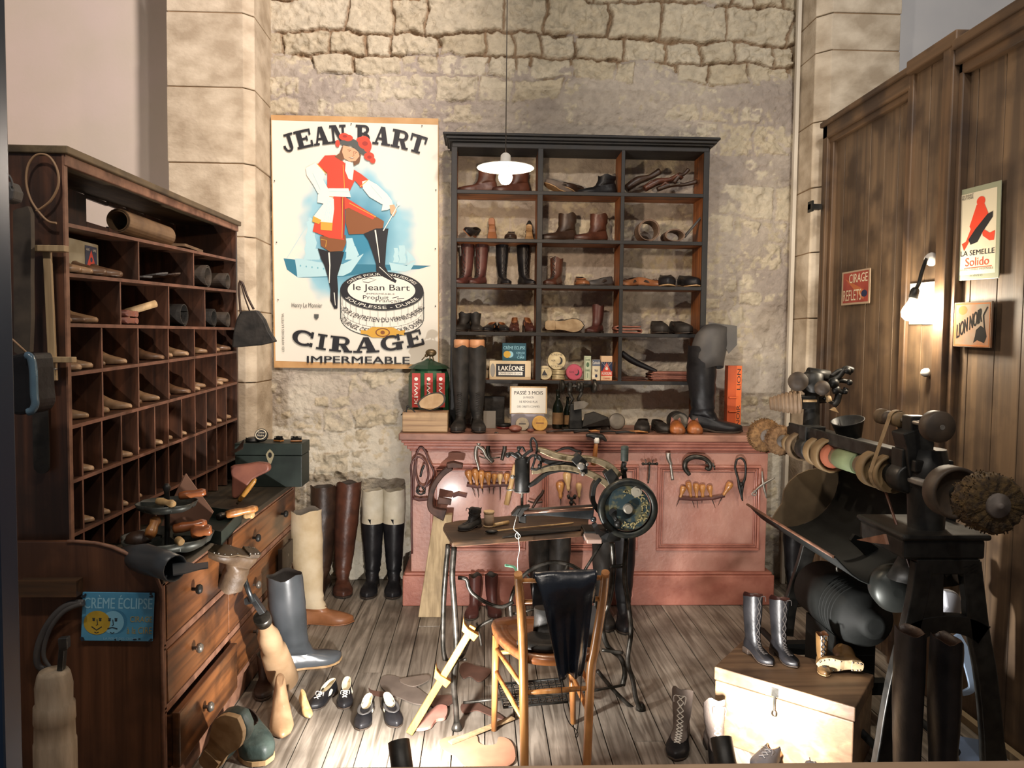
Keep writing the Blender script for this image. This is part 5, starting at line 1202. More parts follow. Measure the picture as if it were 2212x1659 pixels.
    prof = [Vector((1.235, 0, .765)), Vector((1.33, 0, .68)), Vector((1.45, 0, .655)), Vector((1.57, 0, .70)), Vector((1.65, 0, .80)), Vector((1.67, 0, .93)), Vector((1.64, 0, 1.02))]
    ps = spline(prof, 4)
    ho.loft([[Vector((p.x, y, p.z)) for p in ps] for y in (y0, y1)], False, False, closed=False); hb = ho.build('dust_hood', M['sootblack'], r); md = hb.modifiers.new('s', 'SOLIDIFY'); md.thickness = .006
    sd = MB(); arc = [P(x, y, Y=y1) for x, y in ((1690, 1087), (1694, 1060), (1706, 1040), (1724, 1025), (1750, 1014), (1778, 1012))]
    poly = [Vector((p.x, y1, p.z)) for p in arc]+[Vector((1.66, y1, arc[-1].z-.0)), Vector((1.67, y1, .93)), Vector((1.65, y1, .80)), Vector((1.57, y1, .70)), Vector((1.45, y1, .655)), Vector((1.34, y1, .675))]
    sd.slab(poly, (0, .01, 0)); sd.build('hood_end', mat('hood_end_metal', '#77664f', .6, .1, c2='#5d4f3d', scale=8), r)
    lip = MB(); lip.tube([Vector((1.235, y1, .765)), Vector((1.235, y0, .765))], .006, 6); lip.slab([P(x, y, X=1.25) for x, y in ((1850, 1166), (1908, 1154), (1914, 1176), (1880, 1172))], (.01, 0, 0)); lip.build('hood_lip', M['edge'], r)
    # near cast stand: table box, two splayed legs with holes
    yk = 2.47
    tbx = MB(); xa, xb = P(1938, 1170, Y=yk-.05).x, P(2112, 1170, Y=yk-.05).x; zt_, zb_ = P(2030, 1140, Y=yk).z, P(2030, 1212, Y=yk).z
    tbx.box(xa, xb, yk-.09, yk+.20, zb_+.03, zt_-.02); tbx.box(xa-.01, xb+.015, yk-.10, yk+.21, zt_-.02, zt_); tbx.build('stand_top', blk, r, bevel=.008)
    for sgn, nm in ((-.075, 'leg'), (.18, 'leg')):
        Y = yk+sgn; lg = MB(); f = (lambda x: x) if sgn < 0 else (lambda x: x)
        strip(lg, sm([(1992, 1214), (1980, 1290), (1962, 1370), (1942, 1440), (1925, 1520), (1915, 1600), (1905, 1700)]), [44, 40, 38, 36, 36, 42, 60], .035, Y)
        strip(lg, sm([(2092, 1214), (2102, 1290), (2112, 1370), (2125, 1440), (2135, 1520), (2142, 1600), (2150, 1700)]), [46, 44, 44, 44, 44, 46, 60], .035, Y)
        strip(lg, [(1975, 1222), (2110, 1222)], 34, .035, Y); strip(lg, sm([(1960, 1366), (2000, 1350), (2050, 1345), (2090, 1352), (2120, 1370)]), [50, 44, 40, 44, 50], .035, Y)
        strip(lg, [(2016, 1222), (2012, 1280), (2010, 1350)], [40, 42, 46], .033, Y); strip(lg, [(2094, 1222), (2098, 1280), (2102, 1350)], [34, 36, 40], .033, Y); strip(lg, sm([(2034, 1238), (2058, 1229), (2084, 1240)]), [18, 14, 18], .03, Y)
        zm = min(v.z for v in lg.v)
        for v in lg.v: v.z = max(v.z, 0)
        lg.build(nm, M['blackm'], r, bevel=.004)
    # far leg and straps
    fl = MB(); yf = 3.62
    strip(fl, sm([(1757, 1120), (1752, 1160), (1738, 1210), (1722, 1260), (1706, 1310), (1696, 1372)]), [34, 34, 30, 30, 28, 34], .03, yf); strip(fl, sm([(1830, 1150), (1850, 1230), (1872, 1300), (1880, 1372)]), [26, 24, 24, 30], .03, yf)
    strip(fl, sm([(1740, 1130), (1800, 1135), (1850, 1142)]), [30, 26, 26], .04, yf)
    for v in fl.v: v.z = max(v.z, 0)
    fl.build('leg', M['blackm'], r, bevel=.004)
    br = MB(); strip(br, sm([(1840, 1160), (1880, 1190), (1915, 1230)]), [16, 30, 40], .02, 2.95); br.tube([Vector((1.36, 3.6, .13)), Vector((1.36, 2.48, .13))], .014, 8); br.tube([Vector((1.62, 3.6, .13)), Vector((1.62, 2.48, .13))], .014, 8)
    br.box(1.36, 1.64, 2.95, 3.0, .11, .16).box(1.36, 1.64, 3.35, 3.40, .11, .16); br.build('brace', M['sootblack'], r)
    # motor
    ma, mb_ = P(1752, 1280, X=1.47), P(1878, 1322, X=1.47); mc = (ma+mb_)/2; zl = mc.z; R = .118
    mt = MB(); l = (ma.y-mb_.y)
    mt.lathe([(.03, -l*.56), (.05, -l*.55), (.055, -l*.47), (R*.86, -l*.44), (R, -l*.36), (R, -l*.1), (R*1.04, -l*.09), (R*1.04, l*.12), (R, l*.13), (R, l*.36), (R*.8, l*.45), (.05, l*.47), (.04, l*.55)], 32, (1.48, mc.y, zl), (0, 1, 0))
    for k in range(5): y = -l*.33+k*l*.05; mt.lathe([(R*1.0, y), (R*1.03, y+.004), (R*1.0, y+.008)], 32, (1.48, mc.y, zl), (0, 1, 0))
    mt.box(1.40, 1.56, mc.y-.14, mc.y+.14, .16, zl-R*.8); o = mt.build('motor', M['sootblack'], r)
    e = MB(); e.tube([(1.48+.02*math.cos(q), mc.y, zl+R+.02+.02*math.sin(q)) for q in [2*PI*i/14 for i in range(14)]], .005, 6, closed=True); e.build('lifting_eye', M['iron'], o)
    pc = P(1930, 1270, X=1.44); pu = MB(); q = pc.y/FPX; pu.lathe([(8*q, -.06), (40*q, -.055), (50*q, -.03), (50*q, .03), (40*q, .05), (10*q, .06)], 32, pc, (-.25, -1, 0)); pu.build('pulley', mat('grey_pulley', '#3a3d3b', .4, .6, c2='#2c2f2d', scale=8), r)
    MB().tube([pc, Vector((pc.x+.1, pc.y, pc.z)), Vector((pc.x+.12, pc.y, pc.z+.2))], .012, 8).build('pulley_arm', blk, r)
grinder()

# ================================================================ lamps
def lamps():
    Y = 3.45; c = P(1092, 372, Y=Y); hp = Y/FPX; top = P(1092, 20, Y=Y)
    r = thing('pendant_lamp', 'hanging bulb under a flat white enamel shade in front of the wall shelf', 'lamp', (c.x, Y, c.z), room=True)
    MB().tube([(c.x, Y, c.z+.05), (c.x, Y, 4.4)], .0022, 6).build('cord', mat('grey_flex', '#4d463f', .8), r)
    MB().lathe([(.012, .065), (.022, .055), (.024, .02), (.03, .016), (61*hp, .002), (62*hp, 0), (60*hp, -.001), (.026, .010), (.02, .008)], 40, c+Vector((0, 0, .018)), cap=False).build('lamp_shade', mat('white_enamel', '#d8d4cc', .3), r)
    MB().lathe([(.015, 0), (.016, .03), (.012, .05)], 16, c+Vector((0, 0, .022))).build('socket', M['blackm'], r)
    b = MB().lathe([(.003, -.066), (.018, -.062), (.028, -.048), (.031, -.034), (.027, -.018), (.016, -.002), (.013, .012)], 22, c+Vector((0, 0, .012))).build('bulb', glow('bulb_glow', (1, .76, .54), 1000), r)
    X = 1.955
    w = thing('wall_lamp', 'bare bright bulb on a curved black arm from a porcelain rosette on the partition', 'lamp', tuple(P(2016, 560, X=X)), room=True)
    c = P(2016, 560, X=X); q = c.y/FPX
    MB().lathe([(15*q, 0), (15*q, .012), (12*q, .024), (7*q, .034), (4*q, .036)], 24, c, (-1, 0, 0)).build('rosette', mat('porcelain', '#c9c6c0', .25), w)
    bp = P(1975, 640, X=1.84)
    MB().tube(spline([c+Vector((-.03, 0, 0)), P(1998, 568, X=1.90), P(1990, 592, X=1.87), P(1985, 612, X=1.85), P(1978, 625, X=1.84)], 5), .008, 10).build('arm', M['blackm'], w)
    d = Vector((-.25, -.05, -1)).normalized()
    MB().lathe([(.012, 0), (.018, .01), (.019, .045), (.014, .05)], 16, P(1978, 622, X=1.84), d).build('socket', M['blackm'], w)
    b = MB().lathe([(.014, 0), (.018, .018), (.030, .045), (.033, .062), (.028, .082), (.012, .094), (.003, .096)], 22, P(1975, 636, X=1.84)+d*.02, d).build('bulb', glow('wall_bulb_glow', (1, .86, .66), 460), w)
    p = P(2004, 805, X=X-.01); sw = MB().lathe([(.02, 0), (.019, .014), (.014, .024), (.006, .03)], 18, p, (-1, 0, 0)); solo_room('porcelain_switch', sw, mat('porcelain', '#c9c6c0', .25), 'small white porcelain switch on the partition under the bright bulb', 'switch')
    # small floor spotlights
    for lb, (sx, sy, sz), px in (('small black cylinder spotlight on the floor by the strap shoes', SPOT_A, 875), ('small black cylinder spotlight on the floor before the wooden trunk', SPOT_B, 1575)):
        t = thing('floor_spotlight', lb, 'spotlight', (sx, sy, 0)); 
        MB().lathe([(.045, 0), (.045, .01), (.012, .016), (.008, .02), (.008, .15)], 20).build('base', M['blackm'], t)
        ax_ = Vector((-.16 if px < 1000 else -.02, .45, .62)).normalized(); o = Vector((0, 0, .19))-ax_*.05
        MB().lathe([(.024, 0), (.032, .008), (.034, .016), (.034, .12), (.031, .122), (.029, .10)], 24, o, ax_, cap=True).build('lamp_head', M['blackm'], t)
        MB().lathe([(.029, .0), (.029, .002)], 20, o+ax_*.116, ax_).build('lens', glow('spot_lens', (1, .95, .88), 30), t)
lamps()

def by_the_leg():
    g = MB(); p = [P(x, y, Y=2.75) for x, y in sm([(2040, 1276), (2066, 1280), (2078, 1300), (2074, 1330), (2048, 1334), (2030, 1330), (2046, 1312)], 3)]
    g.slab(p, (0, .03, 0)); solo_room('white_rag', g, mat('white_rag', '#b9bcc4', .9), 'crumpled white rag stuck behind the iron leg of the finishing machine', 'rag', bevel=.006)
    g = MB(); strip(g, sm([(2064, 1372), (2084, 1410), (2094, 1450), (2100, 1486), (2078, 1498)]), [20, 22, 16, 16, 10], .01, 2.62); solo_room('blue_strip', g, mat('pale_blue_strip', '#7b8da3', .6), 'pale blue-grey strip hanging between the iron legs of the machine', 'strip')
    q = [P(x, y, Z=.002) for x, y in ((2062, 1590), (2120, 1600), (2185, 1650), (2210, 1680), (2080, 1680))]; solo_room('blue_sheet', MB().slab(q, (0, 0, .003)), mat('blue_sheet', '#5d6f8c', .6), 'blue-grey sheet lying on the floor under the finishing machine', 'sheet')
by_the_leg()
# ================================================================ printed things
SLAB = {
 'J': [('r', .48, .2, .76, 1), ('r', .28, .88, .98, 1), ('a', .40, .24, .36, .24, 180, 360, .2), ('r', .0, .22, .2, .40)],
 'E': [('r', .12, 0, .42, 1), ('r', 0, .87, .96, 1), ('r', 0, 0, 1, .13), ('r', .4, .44, .72, .56), ('r', .64, .36, .74, .64), ('r', .85, .66, .96, 1), ('r', .88, 0, 1, .36)],
 'A': [('q', (.08, 0), (.20, 0), (.52, 1), (.40, 1)), ('q', (.58, 0), (.90, 0), (.62, 1), (.38, 1)), ('r', -.02, 0, .34, .12), ('r', .50, 0, 1.02, .12), ('r', .25, .28, .7, .40)],
 'N': [('r', .13, 0, .27, 1), ('r', .76, 0, .90, 1), ('q', (.13, 1), (.42, 1), (.90, 0), (.66, 0)), ('r', 0, 0, .40, .12), ('r', .62, .88, 1.02, 1), ('r', 0, .88, .3, 1)],
 'B': [('r', .12, 0, .42, 1), ('r', 0, .88, .6, 1), ('r', 0, 0, .6, .12), ('r', .3, .46, .6, .58), ('a', .56, .755, .34, .245, -90, 90, .2), ('a', .58, .28, .40, .28, -90, 90, .2)],
 'R': [('r', .12, 0, .42, 1), ('r', 0, .88, .6, 1), ('r', 0, 0, .54, .12), ('r', .3, .42, .6, .54), ('a', .56, .71, .36, .29, -90, 90, .2), ('q', (.46, .48), (.72, .48), (.98, .0), (.70, 0)), ('r', .66, 0, 1.04, .12)],
 'T': [('r', .36, 0, .66, 1), ('r', 0, .87, 1, 1), ('r', 0, .62, .12, 1), ('r', .88, .62, 1, 1), ('r', .22, 0, .8, .12)],
 'C': [('a', .52, .5, .50, .5, 40, 320, .24), ('r', .80, .60, .92, 1), ('r', .82, .05, .94, .30)],
 'G': [('a', .50, .5, .50, .5, 40, 330, .24), ('r', .78, .60, .90, 1), ('r', .68, .0, .94, .42), ('r', .52, .38, 1.04, .50)],
 'I': [('r', .30, 0, .70, 1), ('r', .08, .88, .92, 1), ('r', .08, 0, .92, .12)],
}
def slab_letter(S, mb, ch, f, l, k):
    S.k += 1
    """f(u, v) -> (x, y) on the sheet"""
    for e in SLAB[ch]:
        if e[0] == 'r':
            _, a, b, c, d = e; n = 5; top = [(a+(c-a)*i/n, d) for i in range(n+1)]; bot = [(a+(c-a)*i/n, b) for i in range(n, -1, -1)]
            S.poly(mb, [f(*p) for p in top+bot], l, k)
        elif e[0] == 'q': S.poly(mb, [f(*p) for p in e[1:]], l, k)
        else:
            S.k += 1; _, cx, cy, rx, ry, a0, a1, w = e; n = 16; vs = []
            for i in range(n+1):
                a = math.radians(a0+(a1-a0)*i/n); vs.append(S.p(*f(cx+rx*math.cos(a), cy+ry*math.sin(a)), l))
            for i in range(n+1):
                a = math.radians(a0+(a1-a0)*i/n); ww = w*(.55+.45*abs(math.cos(a))); vs.append(S.p(*f(cx+(rx-ww)*math.cos(a), cy+(ry-w*.62)*math.sin(a)), l))
            mb.add(vs, [(i, i+1, n+2+i, n+1+i) for i in range(n)], False, k)

def poster():
    Y = 4.79; TL, TR, BL = P(585, 248, Y=Y), P(947, 256, Y=Y), P(592, 794, Y=Y); W = (TR-TL).length; H = (BL-TL).length
    S = Sheet(TL, TR-TL, BL-TL)
    r = thing('advertising_poster', 'large boot polish poster of a man in red coat with one foot on a tin', 'poster', tuple(BL+(TR-TL)/2), room=True)
    cx = lambda x: (x-42)/1040*W; cyy = lambda y: (y-45)/1572*H
    c = lambda *p: [(cx(a), cyy(b)) for a, b in p]
    MB().slab([S.p(0, 0, 0), S.p(W, 0, 0), S.p(W, H, 0), S.p(0, H, 0)], (0, .012, 0)).build('backing_board', mat('poster_board', '#c29a68', .7, c2='#b08655', scale=8), r)
    # paper with its airbrushed blue
    m, nt, b = newmat('poster_paper'); tc = nt.nodes.new('ShaderNodeTexCoord'); mp = nt.nodes.new('ShaderNodeMapping'); mp.vector_type = 'POINT'
    ctr = S.p(cx(560), cyy(800), 1)-WOFF[r.name]
    mp.inputs['Location'].default_value = (-ctr.x/(W*.50), 0, -ctr.z/(H*.40)); mp.inputs['Scale'].default_value = (1/(W*.50), 0, 1/(H*.40))
    ln = nt.nodes.new('ShaderNodeVectorMath'); ln.operation = 'LENGTH'; nz = nt.nodes.new('ShaderNodeTexNoise'); nz.inputs['Scale'].default_value = 5
    md = nt.nodes.new('ShaderNodeMath'); md.operation = 'MULTIPLY_ADD'; md.inputs[1].default_value = .5
    rp = nt.nodes.new('ShaderNodeValToRGB'); e = rp.color_ramp.elements; e[0].position = .45; e[0].color = lin('#2f7d9a'); e[1].position = 1.22; e[1].color = lin('#dcd8cb')
    e2 = rp.color_ramp.elements.new(.85); e2.color = lin('#8dbccb')
    nt.links.new(tc.outputs['Object'], mp.inputs[0]); nt.links.new(mp.outputs[0], ln.inputs[0]); nt.links.new(tc.outputs['Object'], nz.inputs[0])
    nt.links.new(nz.outputs[0], md.inputs[0]); nt.links.new(ln.outputs['Value'], md.inputs[2]); nt.links.new(md.outputs[0], rp.inputs[0]); nt.links.new(rp.outputs[0], b.inputs['Base Color']); b.inputs['Roughness'].default_value = .55
    pm = MB(); S.poly(pm, c((46, 78), (1078, 84), (1078, 1590), (52, 1575)), 2); pm.build('paper', m, r)
    K = dict(ink=0, red=1, white=2, brown=3, gold=4, skin=5, blue=6, pale=7, hair=8, dred=9, grey=10, bluem=11)
    mats = [M['ink'], mat('poster_red', '#cf4029', .6), M['white'], M['brownp'], mat('poster_gold', '#c99a3a', .6), M['skin'], mat('poster_sea', '#2b7088', .6), mat('poster_pale_sail', '#a9cdd4', .6), mat('poster_hair', '#6e4a30', .6), mat('poster_dark_red', '#9c2c20', .6), mat('poster_grey', '#4c4f4c', .6), mat('poster_mid_blue', '#6aa6b8', .6)]
    g = MB(); pl = lambda l, k, *p: S.poly(g, c(*p), l, K[k])
    ln_ = lambda l, k, w, *p, w2=None: S.line(g, c(*p), w*W/1040, l, K[k], None if w2 is None else w2*W/1040)
    # sea band and ships
    pl(3, 'blue', (110, 930), (420, 960), (700, 960), (1035, 962), (960, 985), (700, 1000), (480, 1040), (200, 1050), (130, 1000))
    pl(4, 'pale', (180, 930), (210, 930), (320, 950), (480, 960), (610, 895), (530, 1010), (480, 1035), (230, 1045), (195, 1050), (190, 1000))
    for a in ((255, 700, 300, 790), (245, 790, 305, 870), (240, 870, 330, 935), (265, 680, 285, 700), (500, 800, 540, 880), (500, 880, 560, 930)):
        x0, y0, x1, y1 = a; pl(4, 'pale', (x0, y0), (x1, y0-4), (x1+14, (y0+y1)/2), (x1+4, y1), (x0-6, y1+3), (x0+8, (y0+y1)/2))
    pl(4, 'pale', (505, 800), (560, 850), (583, 905), (530, 910), (500, 935)); ln_(5, 'pale', 4, (278, 670), (285, 940)); ln_(5, 'pale', 3, (130, 930), (278, 690)); ln_(5, 'pale', 3, (440, 1010), (608, 895))
    for i in range(7): S.disc(g, cx(215+i*36), cyy(975+i*4), .004, .006, 5, K['bluem'])
    pl(4, 'pale', (770, 945), (790, 950), (880, 965), (940, 935), (905, 990), (870, 1002), (785, 998))
    for a in ((800, 855, 825, 905), (830, 838, 868, 900), (796, 905, 828, 945), (832, 900, 872, 950)):
        x0, y0, x1, y1 = a; pl(4, 'pale', (x0, y0), (x1, y0), (x1+6, (y0+y1)/2), (x1, y1), (x0-3, y1), (x0+5, (y0+y1)/2))
    pl(4, 'pale', (880, 870), (915, 900), (938, 930), (905, 935), (890, 950))
    # tin of polish
    def ell(l, k, x, y, rx, ry): S.disc(g, cx(x), cyy(y), rx*W/1040, ry*H/1572, l, K[k], 44)
    ell(5, 'grey', 725, 1300, 263, 120); pl(5, 'grey', (460, 1130), (990, 1130), (990, 1300), (460, 1300))
    ell(6, 'white', 725, 1297, 259, 116); pl(6, 'white', (466, 1130), (984, 1130), (984, 1297), (466, 1297))
    for rr in (1180, 1240, 1290):
        for i in range(24):
            a0 = PI*(i+.1)/24; a1 = PI*(i+.98)/24; ln_(7, 'grey', 1.6, (725+258*math.cos(a0), rr-50+116*math.sin(a0)), (725+258*math.cos(a1), rr-50+116*math.sin(a1)))
    for i in range(16):
        a = PI*(i+.5)/16
        for j, (q0, q1) in enumerate(((0, 50), (60, 105), (110, 160))): ln_(7, 'grey', 1.6, (725+258*math.cos(a+(j % 2)*.1), 1130+q0+116*math.sin(a)), (725+258*math.cos(a+(j % 2)*.1), 1130+q1+116*math.sin(a)))
    ell(8, 'ink', 725, 1125, 263, 120); ell(9, 'white', 722, 1122, 213, 88); ell(7, 'grey', 725, 1131, 264, 120)
    def arct(txt, x0, y0, rx, ry, a0, a1, h, k, l, bottom=False, bold=.012):
        vs, fs = text_polys(txt, bold); S.k += 1
        def f(u, v):
            a = math.radians(a0+(a1-a0)*u); q = (v-.5)*h
            rr = (1, -1)[bottom]
            return S.p(cx(x0+(rx+rr*q)*math.cos(a)), cyy(y0+(ry+rr*q*ry/rx*1.6)*math.sin(a)), l)
        g.add([f(u, v) for u, v in vs], fs, False, K[k])
    arct('CRÈME POUR CHAUSSURES', 725, 1123, 238, 104, 205, 335, 28, 'white', 10)
    arct('SOUPLESSE - DURÉE', 725, 1123, 238, 104, 155, 25, 34, 'white', 10, True)
    S.text(g, 'le Jean Bart', cx(545), cyy(1085), cx(900), cyy(1135), 10, .008, K['ink']); S.text(g, 'IMPERMÉABLE', cx(625), cyy(1138), cx(805), cyy(1150), 10, .006, K['ink'])
    S.text(g, 'Produit', cx(605), cyy(1155), cx(768), cyy(1180), 10, .005, K['ink']); S.text(g, 'Français', cx(685), cyy(1178), cx(850), cyy(1202), 10, .005, K['ink'])
    ln_(10, 'ink', 4, (790, 1170), (830, 1160), (820, 1175), (865, 1172)); ln_(10, 'grey', 4, (600, 1060), (640, 1045), (690, 1055), (640, 1075), (605, 1070))
    arct("POUR L'ENTRETIEN DU VERNIS.CHEVREAU", 725, 1190, 262, 118, 158, 16, 42, 'ink', 10, True, .004)
    arct('TOURNEZ CETTE CLEF POUR OUVRIR', 725, 1265, 262, 118, 165, 18, 36, 'ink', 10, True, .004)
    pl(11, 'gold', (590, 1372), (625, 1378), (660, 1355), (795, 1355), (835, 1378), (868, 1370), (868, 1405), (835, 1400), (795, 1422), (660, 1420), (625, 1400), (590, 1398)); ell(12, 'brown', 728, 1388, 46, 28); ell(13, 'gold', 728, 1388, 38, 21); ell(14, 'brown', 728, 1388, 14, 12)
    # figure: back leg, breeches, coat
    pl(11, 'brown', (340, 790), (500, 780), (502, 830), (480, 880), (400, 885), (345, 850)); pl(11, 'brown', (500, 570), (620, 620), (740, 690), (735, 730), (610, 770), (520, 775), (500, 700))
    pl(12, 'ink', (325, 865), (400, 885), (490, 885), (470, 960), (445, 1040), (450, 1120), (445, 1240), (425, 1242), (400, 1190), (402, 1120), (385, 1040), (365, 970), (345, 930)); ln_(13, 'white', 10, (395, 890), (400, 970), (395, 1080), w2=4); ln_(13, 'white', 6, (425, 1140), (432, 1220), w2=3)
    pl(12, 'ink', (612, 770), (690, 735), (768, 735), (755, 830), (745, 970), (770, 1020), (818, 1060), (810, 1075), (720, 1030), (690, 1000), (690, 960), (665, 880), (640, 810)); ln_(13, 'white', 9, (685, 745), (700, 850), (712, 950), w2=4); ln_(13, 'white', 5, (710, 975), (790, 1050), w2=2)
    pl(13, 'red', (375, 290), (440, 285), (500, 335), (550, 370), (600, 400), (645, 435), (600, 485), (560, 440), (530, 500), (500, 545), (690, 660), (670, 680), (520, 610), (495, 620), (490, 810), (400, 800), (295, 760), (320, 650), (385, 560), (390, 400), (330, 345))
    pl(14, 'dred', (470, 545), (495, 545), (497, 700), (490, 805), (478, 800)); 
    ln_(15, 'gold', 4, (488, 345), (495, 480), (483, 560), (478, 800)); ln_(15, 'gold', 5, (325, 340), (385, 405)); ln_(15, 'gold', 5, (590, 480), (645, 432)); ln_(15, 'gold', 5, (525, 580), (690, 665)); ln_(15, 'gold', 4, (345, 808), (380, 815), (375, 855))
    pl(14, 'white', (318, 335), (375, 395), (362, 440), (400, 505), (380, 535), (330, 525), (300, 470), (262, 415), (255, 370)); pl(15, 'white', (330, 530), (400, 500), (435, 520), (420, 560), (380, 590), (325, 580)); pl(16, 'skin', (405, 500), (435, 515), (425, 550), (400, 545))
    pl(14, 'white', (605, 445), (645, 435), (700, 465), (760, 520), (790, 560), (770, 600), (720, 580), (650, 540), (610, 490)); pl(15, 'white', (740, 545), (790, 560), (800, 600), (760, 620), (725, 625)); pl(16, 'skin', (775, 590), (805, 585), (820, 625), (800, 660), (782, 640))
    ln_(17, 'white', 6, (735, 750), (800, 640), (832, 580)); S.disc(g, cx(832), cyy(578), .010, .014, 17, K['white'])
    pl(16, 'white', (395, 492), (520, 490), (535, 545), (400, 540)); pl(17, 'white', (385, 560), (428, 555), (430, 620), (418, 710), (350, 705), (300, 670)); pl(18, 'gold', (345, 700), (420, 705), (415, 755), (345, 750)); pl(18, 'gold', (300, 665), (350, 690), (335, 715), (293, 700))
    for i in range(4): ln_(18, 'pale', 3, (395+i*8, 560), (365+i*14, 700))
    ln_(18, 'pale', 3, (400, 510), (530, 512)); ln_(18, 'pale', 3, (300, 400), (345, 500)); ln_(18, 'pale', 3, (660, 470), (730, 550))
    # head
    pl(14, 'hair', (480, 235), (500, 225), (510, 300), (475, 320), (435, 295), (465, 275)); pl(14, 'hair', (570, 270), (600, 280), (590, 330), (555, 350), (550, 320))
    pl(15, 'skin', (490, 225), (580, 250), (590, 290), (565, 320), (530, 325), (495, 305), (482, 265)); pl(16, 'white', (505, 320), (545, 330), (555, 370), (545, 440), (520, 430), (500, 380))
    pl(16, 'ink', (520, 300), (560, 300), (545, 306)); ln_(16, 'brown', 3, (515, 252), (538, 256)); ln_(16, 'brown', 3, (555, 262), (575, 268)); ln_(16, 'brown', 2.5, (552, 262), (556, 288), (545, 292)); pl(17, 'white', (528, 299), (556, 300), (545, 303))
    S.disc(g, cx(527), cyy(262), .003, .002, 17, K['ink']); S.disc(g, cx(564), cyy(272), .003, .002, 17, K['ink'])
    pl(17, 'grey', (460, 210), (485, 190), (540, 180), (600, 205), (640, 250), (638, 290), (590, 270), (540, 225), (490, 225))
    for x, y, a, b_ in ((495, 172, 32, 22), (520, 180, 30, 20), (455, 215, 14, 22), (620, 205, 38, 40), (640, 225, 26, 40), (600, 190, 28, 18), (650, 290, 32, 26), (672, 315, 18, 18)): ell(18, 'red', x, y, a, b_)
    for x, y, a, b_ in ((625, 212, 18, 14), (500, 170, 14, 8), (652, 295, 14, 10)): ell(19, 'dred', x, y, a, b_)
    # lettering
    R0, C0 = 1330, (567, 208+1330)
    def up(xa, xb):
        def f(u, v): a = ((xa+(xb-xa)*u)-567)/R0; rr = R0+112*v; return (cx(C0[0]+rr*math.sin(a)), cyy(C0[1]-rr*math.cos(a)))
        return f
    for ch, xa, xb in (('J', 125, 200), ('E', 205, 305), ('A', 310, 412), ('N', 415, 508), ('B', 568, 655), ('A', 672, 778), ('R', 783, 888), ('T', 893, 990)): slab_letter(S, g, ch, up(xa, xb), 12 if ch in 'N' else 9, K['ink'])
    R1, C1 = 1500, (570, 1518-1500)
    def dn(xa, xb):
        def f(u, v): a = ((xa+(xb-xa)*u)-570)/R1; rr = R1-98*v; return (cx(C1[0]+rr*math.sin(a)), cyy(C1[1]+rr*math.cos(a)))
        return f
    for ch, xa, xb in (('C', 140, 290), ('I', 300, 375), ('R', 390, 530), ('A', 545, 705), ('G', 720, 865), ('E', 885, 1000)): slab_letter(S, g, ch, dn(xa, xb), 9, K['ink'])
    S.text(g, 'IMPERMEABLE', cx(252), cyy(1541), cx(897), cyy(1586), 9, .035, K['ink'])
    S.text(g, 'Henry Le Monnier', cx(160), cyy(1208), cx(350), cyy(1245), 4, 0, K['grey']); pl(4, 'grey', (298, 1278), (328, 1278), (326, 1300), (313, 1312), (300, 1300))
    vs, fs = text_polys('LES AFFICHES LUTETIA', .0); g.add([S.p(cx(110-14*v), cyy(1515-u*240), 4) for u, v in vs], fs, False, K['grey'])
    g.build('print', mats, r)
    pn = MB()
    for x, y in ((62, 452), (70, 832), (75, 1190), (1066, 490), (1062, 857), (1062, 1218), (540, 92), (980, 94), (580, 1586)): pn.lathe([(.004, 0), (.003, .003)], 8, S.p(cx(x), cyy(y), 4), (0, -1, 0))
    pn.build('pin', M['blackm'], r)
poster()

